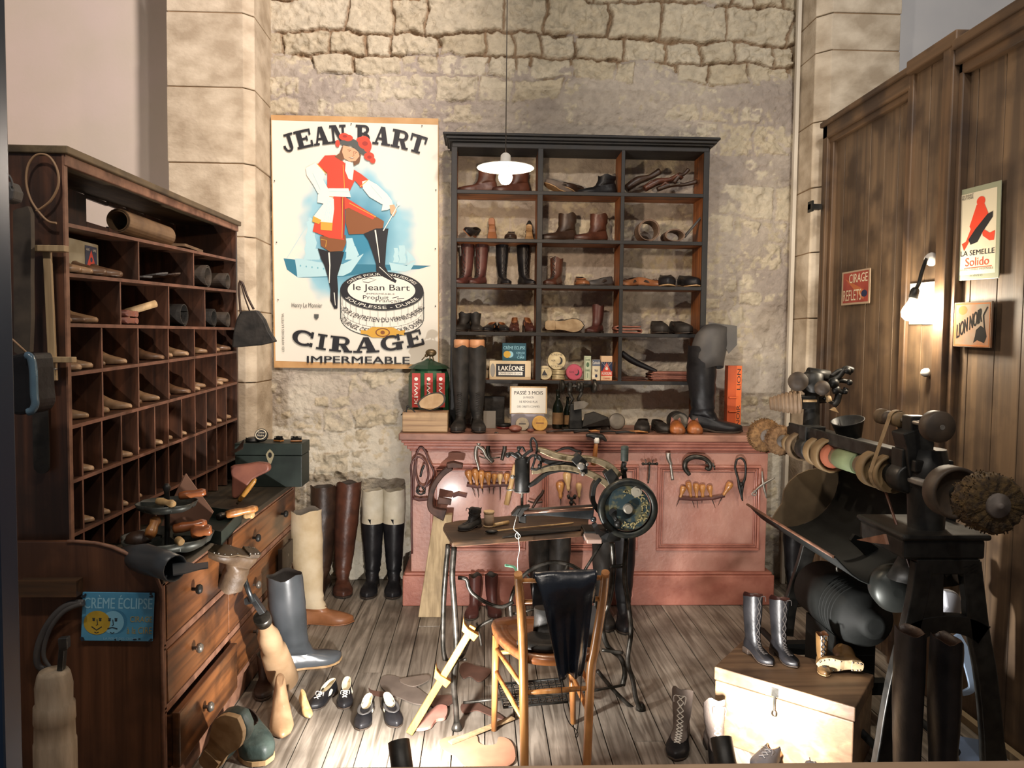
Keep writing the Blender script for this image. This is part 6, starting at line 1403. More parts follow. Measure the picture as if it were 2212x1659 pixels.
def plaque(name, label, cat, corners, mats, draw, thick=.004, offset=0, X=None, Y=None, base=None, curve=0):
    """a flat sign from its four corners (TL, TR, BR, BL in pixels) on a plane"""
    kw = dict(X=X) if X is not None else dict(Y=Y)
    TL, TR, BR, BL = [P(*q, **kw) for q in corners]
    u = (TR-TL+BR-BL)/2; v = (BL-TL+BR-TR)/2; W, H = u.length, v.length
    r = thing(name, label, cat, tuple((BL+BR)/2), room=True)
    S = Sheet(TL, u, v); n = S.n
    MB().slab([S.p(0, 0, 0), S.p(W, 0, 0), S.p(W, H, 0), S.p(0, H, 0)], -n*thick).build('plate', base or mats[0], r, bevel=.002)
    g = MB(); draw(S, g, W, H); g.build('print', mats, r); return r
def signs():
    X = 1.955
    rm = mat('faded_red_enamel', '#a8483a', .45, c2='#8a382e', scale=10)
    def d(S, g, W, H):
        S.poly(g, [(W*.06, H*.05), (W*.95, H*.05), (W*.95, H*.94), (W*.06, H*.94)], 1, 0)
        S.poly(g, [(W*.12, H*.2), (W*.2, H*.25), (W*.85, H*.62), (W*.8, H*.88), (W*.55, H*.65)], 2, 2)
        S.text(g, 'CIRAGE', W*.28, H*.10, W*.92, H*.36, 3, .01, 1); S.text(g, 'REFLETS', W*.08, H*.56, W*.72, H*.88, 3, .005, 1)
        S.disc(g, W*.82, H*.70, W*.10, H*.10, 3, 3)
    plaque('enamel_sign', 'small red enamel shoe polish sign low on the far boards of the partition', 'sign', [(1819, 589), (1882, 581), (1878, 655), (1818, 663)], [rm, M['cream'], mat('rust_orange', '#b8683e', .5), M['navy']], d, X=X, base=mat('cream_enamel_edge', '#b09a80', .5))
    def d(S, g, W, H):
        S.poly(g, [(W*.08, H*.06), (W*.92, H*.06), (W*.92, H*.94), (W*.08, H*.94)], 1, 1)
        S.disc(g, W*.56, H*.17, W*.10, H*.05, 3, 2); S.poly(g, [(W*.46, H*.2), (W*.64, H*.2), (W*.76, H*.34), (W*.60, H*.50), (W*.34, H*.46), (W*.30, H*.42)], 3, 2)
        S.poly(g, [(W*.34, H*.44), (W*.42, H*.48), (W*.26, H*.62), (W*.18, H*.68), (W*.12, H*.60), (W*.22, H*.58)], 3, 2); S.poly(g, [(W*.60, H*.46), (W*.78, H*.52), (W*.90, H*.50), (W*.88, H*.60), (W*.78, H*.60), (W*.62, H*.54)], 3, 2)
        S.poly(g, [(W*.72, H*.32), (W*.84, H*.30), (W*.84, H*.36), (W*.62, H*.50), (W*.50, H*.60), (W*.34, H*.62), (W*.28, H*.56), (W*.44, H*.46)], 4, 3)
        S.text(g, 'UN ENFANT', W*.10, H*.07, W*.38, H*.095, 3, .004, 3); S.text(g, 'PEUT POSER', W*.10, H*.10, W*.38, H*.125, 3, .004, 3)
        S.text(g, 'LA SEMELLE', W*.10, H*.68, W*.90, H*.735, 3, .02, 3); S.text(g, 'Solido', W*.22, H*.76, W*.78, H*.85, 3, .01, 2); S.line(g, [(W*.2, H*.87), (W*.85, H*.865)], .003, 3, 2)
        S.text(g, 'SOUPLE, DURABLE, IMPERMEABLE', W*.10, H*.875, W*.88, H*.90, 3, .002, 3); S.text(g, 'EN VENTE ICI', W*.34, H*.945, W*.64, H*.965, 3, .004, 3)
    plaque('tin_sign', 'upright cream tin sign with a red running figure carrying a black sole', 'sign', [(2071, 412), (2163, 394), (2157, 601), (2066, 612)], [M['cream'], mat('cream_enamel', '#d6cdb4', .4), mat('vermilion', '#d8452c', .5), M['ink']], d, X=1.96, base=mat('greenish_edge', '#8f947c', .5))
    lm = mat('worn_tin', '#6a6459', .9, 0, spec=.1, c2='#7a5136', scale=7)
    def d(S, g, W, H):
        S.poly(g, [(W*.05, H*.05), (W*.95, H*.05), (W*.95, H*.95), (W*.05, H*.95)], 1, 0)
        vs, fs = text_polys('LION NOIR', .02)
        for q in (-.008, -.004, 0, .004, .008): S.k += 1; g.add([S.p(W*(.10+.66*u+q), H*(.82-.38*u-.32*(v)), 3) for u, v in vs], fs, False, 1)
        S.disc(g, W*.25, H*.18, W*.12, H*.10, 2, 2); S.poly(g, [(W*.62, H*.62), (W*.74, H*.52), (W*.86, H*.60), (W*.90, H*.76), (W*.84, H*.90), (W*.66, H*.84), (W*.56, H*.90), (W*.60, H*.76)], 2, 1); S.line(g, [(W*.84, H*.6), (W*.8, H*.3), (W*.9, H*.12)], .008, 2, 1)
        S.line(g, [(W*.04, H*.04), (W*.96, H*.04), (W*.96, H*.96), (W*.04, H*.96), (W*.04, H*.04)], .006, 2, 2)
    plaque('tin_sign', 'worn square tin sign with slanting dark letters beside the bright wall bulb', 'sign', [(2062, 654), (2143, 650), (2139, 752), (2058, 748)], [lm, mat('matt_ink', '#1a1816', .95, spec=.05), mat('rust_edge', '#8a5532', .9, spec=.05)], d, X=1.945, thick=.008)
    def d(S, g, W, H):
        S.line(g, [(W*.1, H*.3), (W*.9, H*.3)], .002, 2, 1); S.text(g, 'MACHINES', W*.2, H*.08, W*.8, H*.2, 2, 0, 1)
    plaque('paper_notice', 'white paper notice pinned behind the bright wall bulb', 'notice', [(1966, 613), (2021, 607), (2018, 700), (1963, 700)], [M['white'], M['cardgrey']], lambda S, g, W, H: S.line(g, [(W*.12, H*.08), (W*.7, H*.08)], .002, 2, 1), X=X-.012, thick=.002)
    def d(S, g, W, H):
        S.poly(g, [(W*.01, H*.01), (W*.99, H*.01), (W*.99, H*.99), (W*.01, H*.99)], 1, 0)
        S.text(g, 'CRÈME ÉCLIPSE', W*.03, H*.05, W*.98, H*.33, 3, .01, 1)
        S.disc(g, W*.47, H*.60, W*.17, H*.25, 2, 4); S.disc(g, W*.44, H*.61, W*.155, H*.235, 3, 2); S.disc(g, W*.22, H*.62, W*.185, H*.245, 4, 3)
        for x, k in ((.22, 5), (.44, 5)):
            for q in (-1, 1): S.line(g, [(W*(x+q*.045-.02), H*.53), (W*(x+q*.045+.02), H*.53)], .003, 6, k); S.disc(g, W*(x+q*.045), H*.565, .004, .003, 6, k)
            S.line(g, [(W*x, H*.55), (W*(x+.012), H*.66), (W*(x-.01), H*.67)], .0025, 6, k); up_ = 1 if x < .3 else -1
            S.line(g, [(W*(x-.07), H*(.72-.02*up_)), (W*x, H*(.74+.03*up_)), (W*(x+.07), H*(.72-.02*up_))], .003, 6, k); S.line(g, [(W*(x-.03), H*.81), (W*x, H*.83), (W*(x+.03), H*.81)], .002, 6, k)
        S.text(g, 'CIRAGE', W*.68, H*.48, W*.99, H*.60, 3, .005, 6); S.text(g, 'à la CIRE', W*.64, H*.70, W*.99, H*.84, 3, .005, 6); S.text(g, 'LA REINE DES CREMES', W*.32, H*.92, W*.80, H*.97, 3, .002, 1)
        rs = random.Random(4)
        for i in range(16): S.disc(g, W*rs.choice([rs.uniform(.01, .05), rs.uniform(.2, .9), rs.uniform(.95, .99)]), H*rs.choice([rs.uniform(.01, .1), rs.uniform(.94, .99)]), rs.uniform(.003, .008), rs.uniform(.002, .005), 5, 5, 7)
    plaque('enamel_sign', 'blue enamel sign with yellow sun and pale moon faces on the chest side', 'sign', [(178, 1279), (331, 1281), (329, 1386), (172, 1384)], [M['blue'], mat('pale_blue_letters', '#8fc3d8', .4), mat('moon_blue', '#7db8d2', .4), mat('sun_yellow', '#c3a53c', .4, c2='#a88c30', scale=14), mat('moon_back', '#3c7ca0', .4), mat('sign_ink', '#23303c', .5), mat('ochre_letters', '#a99a5c', .5)], d, Y=2.388, thick=.006)
signs()
# ================================================================ helper boxes and tins
def carton(name, label, cat, px0, px1, pyb, pyt, Y, D, m, draw=None, mats=None, rot=0, z=None, bevel=.002, fy=0):
    """a box whose front face covers the pixels px0..px1 by pyt..pyb at depth Y, standing on its own base"""
    a, b = P(px0, pyb, Y=Y), P(px1, pyt, Y=Y); W = b.x-a.x; z0 = a.z if z is None else z; H = b.z-z0
    r = thing(name, label, cat, ((a.x+b.x)/2, Y, z0), rot)
    MB().box(-W/2, W/2, 0, D, 0, H).build('box', m, r, bevel=bevel)
    if draw:
        g = MB(); S = Sheet((-W/2, -.0006, H), (1, 0, 0), (0, 0, -1)); draw(S, g, W, H); g.build('print', mats, r)
    return r
def tin_standing(label, px, rpx, row_z, Y, m, face=None, tilt=12, depth=.03, draw=None, mats=None, name='polish_tin', cx=None):
    c = P(px, 800, Y=Y); R = rpx*Y/FPX; r = thing(name, label, 'tin', (c.x, Y, row_z+.0005), (math.radians(-tilt), 0, 0))
    MB().lathe([(R*.97, .0), (R, .003), (R, depth*.5), (R*.97, depth*.52), (R*.97, depth)], 32, (0, 0, R), (0, 1, 0)).build('tin_body', m, r, bevel=.001)
    g = MB(); S = Sheet((-R, -.0008, 2*R), (1, 0, 0), (0, 0, -1))
    if draw: draw(S, g, R)
    else: S.disc(g, R, R, R*.88, R*.88, 1, 0); S.line(g, [(R*.5, R), (R*1.5, R)], R*.15, 2, 1)
    g.build('print', mats or [face or M['cream'], M['ink']], r); return r
def slabpile(name, label, cat, pts_list, Y, D, m, **k): ...

def shelf_goods():
    z0, z1, z2, z3, z4 = SHZ
    Y = 4.61
    # lowest shelf, left bay
    def d(S, g, W, H):
        S.poly(g, [(W*.16, H*.16), (W*.86, H*.16), (W*.86, H*.84), (W*.16, H*.84)], 1, 1); S.text(g, 'LAKÉONE', W*.22, H*.20, W*.82, H*.52, 3, .03, 0); S.poly(g, [(W*.22, H*.58), (W*.80, H*.58), (W*.80, H*.76), (W*.22, H*.76)], 2, 0)
        S.text(g, 'CIRAGE-CREME DE LUXE', W*.25, H*.62, W*.77, H*.72, 3, .005, 1); S.disc(g, W*.08, H*.5, W*.06, H*.36, 1, 2)
    carton('carton', 'long cream polish carton with black and white lettering on the lowest shelf', 'box', 1057, 1147, 816, 780, Y, .14, mat('cream_card', '#cdb894', .7), d, [M['white'], M['ink'], M['cardgrey']], z=z0)
    ztop = P(1100, 780, Y=Y).z
    def d(S, g, W, H):
        S.text(g, 'CRÈME ÉCLIPSE', W*.05, H*.14, W*.95, H*.36, 2, .01, 0); S.disc(g, W*.32, H*.64, W*.14, H*.18, 1, 2); S.disc(g, W*.20, H*.64, W*.15, H*.19, 2, 1); S.text(g, 'CIRAGE', W*.58, H*.50, W*.94, H*.60, 2, 0, 0); S.text(g, 'à la', W*.66, H*.63, W*.84, H*.70, 2, 0, 0); S.text(g, 'CIRE', W*.62, H*.74, W*.92, H*.87, 2, .01, 0)
    carton('polish_tin', 'dark blue square polish tin standing on the long cream carton', 'tin', 1085, 1137, 781, 741, Y+.03, .05, M['teal'], d, [M['bluel'], M['gold'], M['bluel']], z=ztop+.0005)
    # middle bay
    def moon(S, g, R):
        S.disc(g, R, R, R*.90, R*.90, 1, 0); S.disc(g, R*1.25, R*1.02, R*.38, R*.45, 2, 1); S.disc(g, R*1.12, R*.95, R*.30, R*.40, 3, 0); vs = 0
        S.text(g, 'CREME', R*.4, R*.25, R*1.6, R*.45, 2, .005, 1); S.text(g, 'ECLIPSE', R*.35, R*1.55, R*1.65, R*1.75, 2, .005, 1); S.text(g, 'NOIR', R*.4, R*.9, R*.85, R*1.1, 2, .01, 1)
    def lion(S, g, R):
        S.disc(g, R, R, R*.90, R*.90, 1, 0); S.poly(g, [(R*.6, R*1.4), (R*.75, R*1.0), (R*1.0, R*.6), (R*1.1, R*.9), (R*1.4, R*1.4)], 2, 1); S.text(g, 'LION NOIR', R*.45, R*.3, R*1.55, R*.5, 2, .01, 1); S.text(g, 'CREME', R*.6, R*1.5, R*1.4, R*1.68, 2, .01, 1)
    crt = mat('tin_cream', '#b7a884', .45, .3, c2='#9a8a66', scale=20)
    tin_standing('round cream polish tin with a dark beast, lowest left in the middle bay', 1177, 16, z0, Y-.01, crt, draw=lion, mats=[crt, M['ink']])
    for k, lb in enumerate(('flat cream tin at the bottom of the small stack in the middle bay', 'flat cream tin on top of the small stack in the middle bay')):
        c = P(1207, 800, Y=Y); hz = .030; t = thing('polish_tin', lb, 'tin', (c.x+(.004 if k else 0), Y+.04, z0+.0005+k*(hz+.0005)))
        MB().lathe([(.043, 0), (.045, .002), (.045, hz*.45), (.043, hz*.5), (.0435, hz*.52), (.0435, hz)], 28).build('tin_body', crt, t)
    t = tin_standing('round cream tin with dark crescent standing on the stacked tins', 1203, 20, z0+.0615, Y+.02, crt, draw=moon, mats=[crt, M['ink']], tilt=14)
    tin_standing('round crimson tin with dark crescent in the middle bay', 1241, 18, z0, Y-.01, mat('crimson_tin', '#a03048', .45, c2='#8a2a3e', scale=12), draw=lambda S, g, R: (S.disc(g, R, R, R*.88, R*.88, 1, 0), S.disc(g, R*1.3, R*1.05, R*.3, R*.38, 2, 1), S.disc(g, R*1.2, R*.95, R*.25, R*.35, 3, 0), S.text(g, 'ROUGE', R*.4, R*.9, R*1.0, R*1.1, 2, .01, 1)), mats=[mat('crimson_face', '#b03a52', .5), M['ink']])
    def d1(S, g, W, H): S.line(g, [(W*.15, H*.05), (W*.85, H*.05), (W*.85, H*.95), (W*.15, H*.95), (W*.15, H*.05)], .0015, 1, 1); S.text(g, 'SALAMANDRE'[:7], W*.2, H*.12, W*.8, H*.2, 2, 0, 1); S.disc(g, W*.5, H*.36, W*.22, H*.10, 1, 1); S.text(g, 'CREME', W*.22, H*.55, W*.78, H*.63, 2, .01, 1); S.line(g, [(W*.5, H*.7), (W*.5, H*.9)], .003, 1, 1)
    carton('carton', 'narrow pale green carton beside the crimson tin', 'box', 1262, 1277, 818, 769, Y, .04, mat('pale_green_card', '#c3cbae', .7), d1, [M['cream'], mat('dull_green_ink', '#4d6a4e', .6)], z=z0)
    def d2(S, g, W, H): S.poly(g, [(0, 0), (W, 0), (W, H*.30), (0, H*.30)], 1, 2); S.text(g, 'Cuirboïde', W*.05, H*.08, W*.95, H*.22, 2, .01, 0); S.text(g, 'Noir', W*.3, H*.45, W*.7, H*.58, 2, .01, 1); S.disc(g, W*.5, H*.78, W*.15, H*.08, 2, 1)
    carton('carton', 'small cream and grey carton between the green and the red ones', 'box', 1279, 1297, 818, 777, Y, .04, M['cream'], d2, [M['white'], M['navy'], mat('grey_blue_print', '#5a6478', .6)], z=z0)
    def d3(S, g, W, H):
        S.poly(g, [(0, H*.24), (W, H*.24), (W, H*.62), (0, H*.62)], 1, 1); S.poly(g, [(W*.5, H*.26), (W*.98, H*.72), (W*.02, H*.72)], 2, 0); S.poly(g, [(0, H*.62), (W, H*.62), (W, H*.82), (0, H*.82)], 1, 0); S.text(g, 'AGNOLINE', W*.05, H*.65, W*.95, H*.77, 3, .01, 2)
        for i in range(5): S.line(g, [(W*.5, H*.5), (W*(.05+.22*i), H*.26)], .001, 2, 2)
        S.disc(g, W*.5, H*.52, W*.13, H*.06, 3, 2); S.text(g, 'CREME', W*.2, H*.88, W*.8, H*.95, 2, 0, 0)
    carton('carton', 'cream carton with red triangle on dark blue in the middle bay', 'box', 1298, 1323, 818, 769, Y, .05, mat('apricot_card', '#d9b893', .7), d3, [M['red'], M['navy'], M['white']], z=z0)
    # right bay leathers
    rs = random.Random(9)
    def fold(lb, px, w, z, h, Y, m, D=.12, n=3, dx=.0):
        c = P(px, 800, Y=Y); g = MB(); hw = w/2*Y/FPX; t = h*.22
        pts = []
        zz = t/2
        for i in range(n):
            sg = 1 if i % 2 == 0 else -1; y0 = zz+i*(h-t)/max(1, n-1)
            q = [(-hw*sg+dx*i, y0), (0, y0+rs.uniform(-.001, .002)), (hw*sg+dx*i, y0)]; pts += q if i == 0 else q
        sp = spline([Vector((a, 0, b)) for a, b in pts], 4)
        top = [Vector((p.x, 0, p.z+t*.45)) for p in sp]; bot = [Vector((p.x, 0, p.z-t*.45)) for p in sp]
        ln = [[a, b, b+Vector((0, D, 0)), a+Vector((0, D, 0))] for a, b in zip(top, bot)]
        g.loft(ln); return solo('folded_leather', g, m, lb, 'leather', loc=(c.x, Y, z+.001))
    fold('folded brown hide hanging over the edge of the fourth shelf', 1357, 52, z1, .045, 4.575, M['redlp'], D=.13, n=3)
    fold('thick pile of folded pink-brown leather, right end of the lowest shelf', 1455, 90, z0, .055, 4.60, M['redlp'], D=.14, n=6)
    fold('flat brown leather wallet shape in the right bay of the lowest shelf', 1365, 62, z0, .022, 4.60, M['brownl'], D=.10, n=3)
    g = MB(); a, b = P(1342, 762, Y=4.64), P(1418, 802, Y=4.62)
    g.tube(spline([a, a+(b-a)*.3+Vector((0, 0, -.012)), a+(b-a)*.7+Vector((0, 0, -.008)), b], 5), [.032, .036, .028, .02], 12, flat=.55)
    g.tube([a+Vector((-.01, -.0, .02)), a+Vector((.01, 0, -.03))], .004, 6)
    solo_room('boot_shaft', g, M['blackl'], 'shiny black boot leg slanting down across the lowest right bay', 'leather')
    # second shelf rolls
    def roll(lb, px, rpx, z, Y, m, turns=1.8, D=.13, squash=1.0, name='leather_roll'):
        c = P(px, 800, Y=Y); R = rpx*Y/FPX; th = .0022; g = MB(); rg = []
        n = int(26*turns)
        for i in range(n+1):
            a = -PI/2+2*PI*turns*i/n; rr = R*(1-.16*i/n*turns/1.8); o = Vector((rr*math.cos(a), 0, rr*squash*math.sin(a))); d = Vector((math.cos(a), 0, math.sin(a)))*th
            rg.append([o+d, o-d, o-d+Vector((0, D, 0)), o+d+Vector((0, D, 0))])
        g.loft(rg, smooth=False); o = solo(name, g, m, lb, 'leather roll', loc=(c.x, Y, z+R*squash+th+.001)); return o
    lr = mat('roll_leather', '#7d6552', .6, c2='#5e4a3a', scale=14)
    roll('large leather belt roll on the second shelf', 1396, 24, z3, 4.60, lr); roll('flatter leather roll beside the large one on the second shelf', 1452, 22, z3, 4.60, lr, squash=.62)
    g = MB(); a, b = P(1478, 512, Y=4.62), P(1524, 458, Y=4.64); g.tube([a, b], [.02, .026, .014], 8, flat=.4); solo_room('tool_roll', g, M['greyl'], 'long dark grey leather piece slanting at the right end of the second shelf', 'leather')
    # top shelf soles
    for i, (p0, p1, w, m_, lb) in enumerate((((1352, 408), (1425, 370), .028, 'brownl2', 'dark leather sandal sole leaning up at the left of the top right bay'), ((1392, 408), (1470, 378), .024, 'brownl', 'brown leather strap piece second in the top right bay'),
                                            ((1420, 409), (1505, 392), .018, 'brownl2', 'flat brown strap with steel buckle in the top right bay'), ((1455, 395), (1487, 366), .016, 'brownl2', 'dark strap end sticking up in the top right bay'))):
        Yq = 4.62+.035*(3-i); a, b = P(*p0, Y=Yq), P(*p1, Y=Yq); a.z = max(a.z, z4+.014); b.z = max(b.z, z4+.012)
        t = thing('leather_sandal', lb, 'leather', (a.x, Yq, z4), room=True)
        g = MB(); g.tube(spline([a, a+(b-a)*.35+Vector((0, 0, .012)), a+(b-a)*.7+Vector((0, 0, -.004)), b], 4), [w*1.1, w*1.25, w*.8, w*1.0], 8, flat=.75, up=(0, 0, 1)); g.build('sole', M[m_], t)
        q = a+(b-a)*.18; MB().tube([q+Vector((-.03, 0, 0)), q+Vector((0, -.01, .028)), q+Vector((.035, 0, .012))], .016, 6, flat=.5).build('strap', M['brownl'], t)
        if i == 2: q = a+(b-a)*.42; MB().tube([q+Vector((-.03, -.022, .002)), q+Vector((.03, -.022, .014))], .006, 4).build('buckle', M['steel'], t)
M['redlp'] = mat('pinkish_leather', '#8f5a48', .5, c2='#74463a', scale=10, bump=.15)
shelf_goods()

# ================================================================ on the counter
CT = .9955
def counter_goods():
    def boot(px, Y, ang, lb, H, up='blackl2', **k):
        c = P(px, 925, Y=Y); return footwear(k.pop('name', 'riding_boot'), lb, 'boot', (c.x, Y, CT), (0, 0, math.radians(ang)), k.pop('L', .275), k.pop('style', 'tall'), up, H=H, **k)
    for px, a, lb in ((993, -96, 'tall black laced riding boot with wooden tree, left of the pair on the counter'), (1031, -84, 'tall black laced riding boot with wooden tree, right of the pair on the counter')):
        b = boot(px, 4.45, a, lb, .475, lace=None, wr=.004, heel=.07, wide=.86)
        MB().lathe([(.030, -.06), (.044, -.01), (.045, .045), (.040, .052)], 18, (-.055, 0, .475), sx=1.15).build('boot_tree', mat('boot_tree_wood', '#c08a62', .5), b)
        l = MB()
        for i in range(9): z = .10+i*.014; x = .045-.004*i; l.tube([(x+.01, -.014, z), (x+.018, 0, z+.005), (x+.01, .014, z)], .002, 4)
        l.build('laces', M['lacedk'], b)
    c = P(1535, 925, Y=4.42)
    b = boot(1535, 4.44, -14, 'big glossy black riding boot at the right end of the counter', .50, 'blackl', L=.31, lining='brownl2', wr=.02, wide=1.12, heel=.10, t=.035)
    # grey gaiter over it
    g = MB(); rg = []
    for (z, px, w, d) in ((.38, 1530, 66, .07), (.44, 1528, 74, .078), (.52, 1532, 78, .08), (.58, 1535, 70, .07), (.62, 1545, 62, .05)):
        c = P(px, 800, Y=4.44); rg.append([Vector((c.x+w/2*4.44/FPX*math.cos(q), 4.44+d*math.sin(q), CT+z+.012*math.sin(2*q+z*9))) for q in [2*PI*k/20 for k in range(20)]])
    g.loft(rg, False, False); 
    pl = [P(x, y, Y=4.40) for x, y in ((1530, 696), (1592, 704), (1592, 745), (1574, 764), (1560, 735), (1540, 720))]
    t = thing('leather_gaiter', 'dull grey leather gaiter pulled over the big riding boot', 'gaiter', (P(1535, 800, Y=4.44).x, 4.44, CT+.38), room=True)
    u = g.build('gaiter_body', M['greyl'], t); md = u.modifiers.new('s', 'SOLIDIFY'); md.thickness = .003
    MB().slab(pl, (.0, .004, 0)).build('flap', M['greyl'], t)
    # block with things at the left
    bx = carton('wooden_block', 'rough pale wooden block at the left end of the counter', 'block', 869, 967, 925, 891, 4.31, .16, M['blockw'], z=CT, bevel=.004)
    zb = P(915, 891, Y=4.31).z
    r = thing('shoe_sole_blank', 'pale shoe insole with dark rim leaning on the wooden block', 'sole', tuple(P(930, 889, Y=4.36)), room=True)
    pts = [P(x, y, Y=4.36) for x, y in sm([(905, 890), (901, 878), (912, 866), (930, 857), (950, 855), (961, 862), (961, 876), (948, 888), (928, 896)], 3)]
    cc = sum(pts, Vector())/len(pts); zmin = min(p.z for p in pts)
    for p in pts: p.z += zb-zmin+.002
    MB().slab(pts, (0, .012, 0)).build('rim', M['soledk'], r); MB().slab([cc+Vector((0, 0, zb-zmin+.002))+(p-cc-Vector((0, 0, zb-zmin+.002)))*.86+Vector((0, -.003, 0)) for p in pts], (0, .004, 0)).build('insole', M['sole'], r)
    g = MB(); g.tube([P(x, y, Y=4.315) for x, y in sm([(880, 876), (888, 882), (896, 890), (905, 906)])], .004, 6).tube([P(x, y, Y=4.315) for x, y in sm([(880, 878), (878, 890), (886, 908)])], .004, 6).ball(P(881, 878, Y=4.315), .009, 8)
    g.tube([P(866, 897, Y=4.315), P(880, 884, Y=4.315)], .003, 5); solo_room('iron_dividers', g, M['blackm'], 'small black dividers hooked over the wooden block', 'tool')
    # green and red advertising lantern with the bird
    Y = 4.58; hp = Y/FPX; t = thing('tin_lantern', 'dark green and red tin lantern with a bird on its roof', 'lantern', (P(926, 900, Y=Y).x, Y, CT), room=True)
    grn = mat('lantern_green', '#2c5a3c', .4, c2='#234a32', scale=8); cx0 = P(926, 850, Y=Y)
    zt = P(926, 796, Y=Y).z
    bd = MB().lathe([(44*hp, CT), (44*hp, zt-.05), (38*hp, zt), (34*hp, zt+.01)], 8, (cx0.x, Y+.02, 0), smooth=False); bd.build('lantern_body', grn, t)
    pn = MB()
    for x in (899, 926, 952):
        p = [P(x-9, 806, Y=Y-.1), P(x+9, 806, Y=Y-.1), P(x+9, 880, Y=Y-.1), P(x-9, 880, Y=Y-.1)]; pn.slab(p, (0, .006, 0))
    pn.build('side_panel', mat('lantern_red', '#a83a34', .4), t)
    lt = MB()
    for x in (899, 926, 952):
        S = Sheet(P(x-9, 806, Y=Y-.104), (1, 0, 0), (0, 0, -1)); w = 18*(Y-.1)/FPX; h = 74*(Y-.1)/FPX; S.disc(lt, w*.5, h*.17, w*.22, w*.22, 1, 0)
        vs, fs = text_polys('KIWI', .02); lt.add([S.p(w*(.72-.44*v), h*(.90-.6*u), 1) for u, v in vs], fs, False, 0)
    lt.build('lettering', [M['white']], t)
    rf = MB().lathe([(46*hp, zt), (36*hp, zt+.02), (12*hp, zt+.045), (4*hp, zt+.06)], 8, (cx0.x, Y+.02, 0), smooth=False); rf.build('roof', mat('lantern_roof', '#1e3b29', .4), t)
    bi = MB(); bi.ball(P(931, 762, Y=Y), 11*hp, 14, sc=(1.1, .7, .75)); bi.ball(P(921, 768, Y=Y), 4*hp, 8); bi.tube([P(919, 769, Y=Y), P(911, 778, Y=Y)], 1.2*hp, 5); bi.tube([P(929, 769, Y=Y), P(928, 780, Y=Y), P(925, 782, Y=Y)], 1.5*hp, 5); bi.tube([P(934, 769, Y=Y), P(937, 780, Y=Y), P(934, 783, Y=Y)], 1.5*hp, 5)
    bi.lathe([(9*hp, 0), (9*hp, .004)], 16, P(931, 786, Y=Y)).tube([P(931, 786, Y=Y), Vector((cx0.x, Y+.02, zt+.05))], 3*hp, 6)
    bi.build('bird_ornament', mat('bird_bronze', '#5a4a30', .4, .5), t)
    # things between the boots and the sign
    carton('dark_box', 'small dark leather-covered box behind the riding boots', 'box', 1046, 1090, 917, 857, 4.68, .06, M['blackl2'], z=CT)
    carton('whetstone', 'square grey stone leaning right of the riding boots', 'stone', 1044, 1071, 919, 888, 4.56, .02, M['cardgrey'], z=CT)
    c = P(1088, 915, Y=4.55); t = thing('polish_tin', 'round dark red tin lying flat beside the grey stone', 'tin', (c.x, 4.55, CT)); MB().lathe([(.042, 0), (.043, .012), (.040, .014), (.040, .022)], 24).build('tin_body', mat('dark_red_tin', '#6a2620', .4), t); MB().lathe([(.043, .013), (.043, .028), (.040, .03)], 24).build('lid', M['blackm'], t)
    def d(S, g, W, H):
        for i, (tx, a, b, y0, y1, bo) in enumerate((('PASSÉ 3 MOIS', .12, .88, .14, .30, .012), ('LA MAISON', .36, .64, .36, .44, 0), ('NE RÉPOND PLUS', .26, .74, .50, .60, .004), ('DES OBJETS CONFIÉS', .20, .80, .68, .79, .006))): S.text(g, tx, W*a, H*y0, W*b, H*y1, 2, bo, 1)
        S.poly(g, [(W*.04, H*.05), (W*.96, H*.05), (W*.96, H*.97), (W*.04, H*.97)], 1, 0)
    s = carton('notice_board', 'white framed notice in capital letters standing on the counter', 'notice', 1101, 1182, 894, 859, 4.50, .012, M['pale'], d, [M['white'], M['ink']], rot=0, z=CT+.028)
    carton('whetstone', 'pale block carrying the framed notice', 'stone', 1104, 1176, 921, 894.5, 4.49, .05, mat('pale_block', '#8d8890', .7), z=CT)
    s.location.z = P(1140, 894.5, Y=4.49).z+.0005
    tin_standing('round grey tin leaning before the framed notice', 1130, 15, CT, 4.44, M['tingrey'], face=M['tingrey'], tilt=18)
    tin_standing('round bright yellow tin leaning before the framed notice', 1168, 17, CT, 4.44, mat('yellow_tin', '#c09030', .4), mats=[mat('yellow_face', '#cf9f34', .5, c2='#b3812a', scale=30), M['brownp']], tilt=18)
    for px, w, lb, m_ in ((1113, 30, 'lump of pinkish leather scrap under the framed notice', 'redlp'), (1146, 16, 'small round copper-coloured knob by the grey tin', 'redlp')):
        c = P(px, 925, Y=4.36); R = w/2*4.36/FPX; solo('leather_scrap', MB().ball((0, 0, R*.55), R, 10, sc=(1, .8, .55)), M[m_], lb, 'scrap', loc=(c.x, 4.36, CT))
    def bottle(lb, px, H, R, Y, m='bottleg'):
        c = P(px, 900, Y=Y); t = thing('glass_bottle', lb, 'bottle', (c.x, Y, CT)); MB().lathe([(R*.9, 0), (R, .006), (R, H*.5), (R*.85, H*.6), (R*.4, H*.74), (R*.33, H*.95), (R*.42, H*.96), (R*.42, H)], 24).build('bottle_body', M[m], t)
        MB().lathe([(R*1.01, H*.12), (R*1.01, H*.42)], 24, cap=False).build('paper_label', mat('brown_label', '#8a6a44', .7, c2='#6f5236', scale=24), t); return t
    bottle('dark glass bottle with brown label between notice and small press', 1205, .235, .033, 4.56); bottle('shorter dark bottle half hidden behind the small press', 1226, .19, .026, 4.60)
    # eyelet press
    Y = 4.47; hp = Y/FPX; t = thing('eyelet_press', 'small black iron hand press with two little wheels standing on the counter', 'press', (P(1243, 900, Y=Y).x, Y, CT), room=True)
    c = P(1243, 900, Y=Y).x; m = MB(); z = lambda y: P(1243, y, Y=Y).z
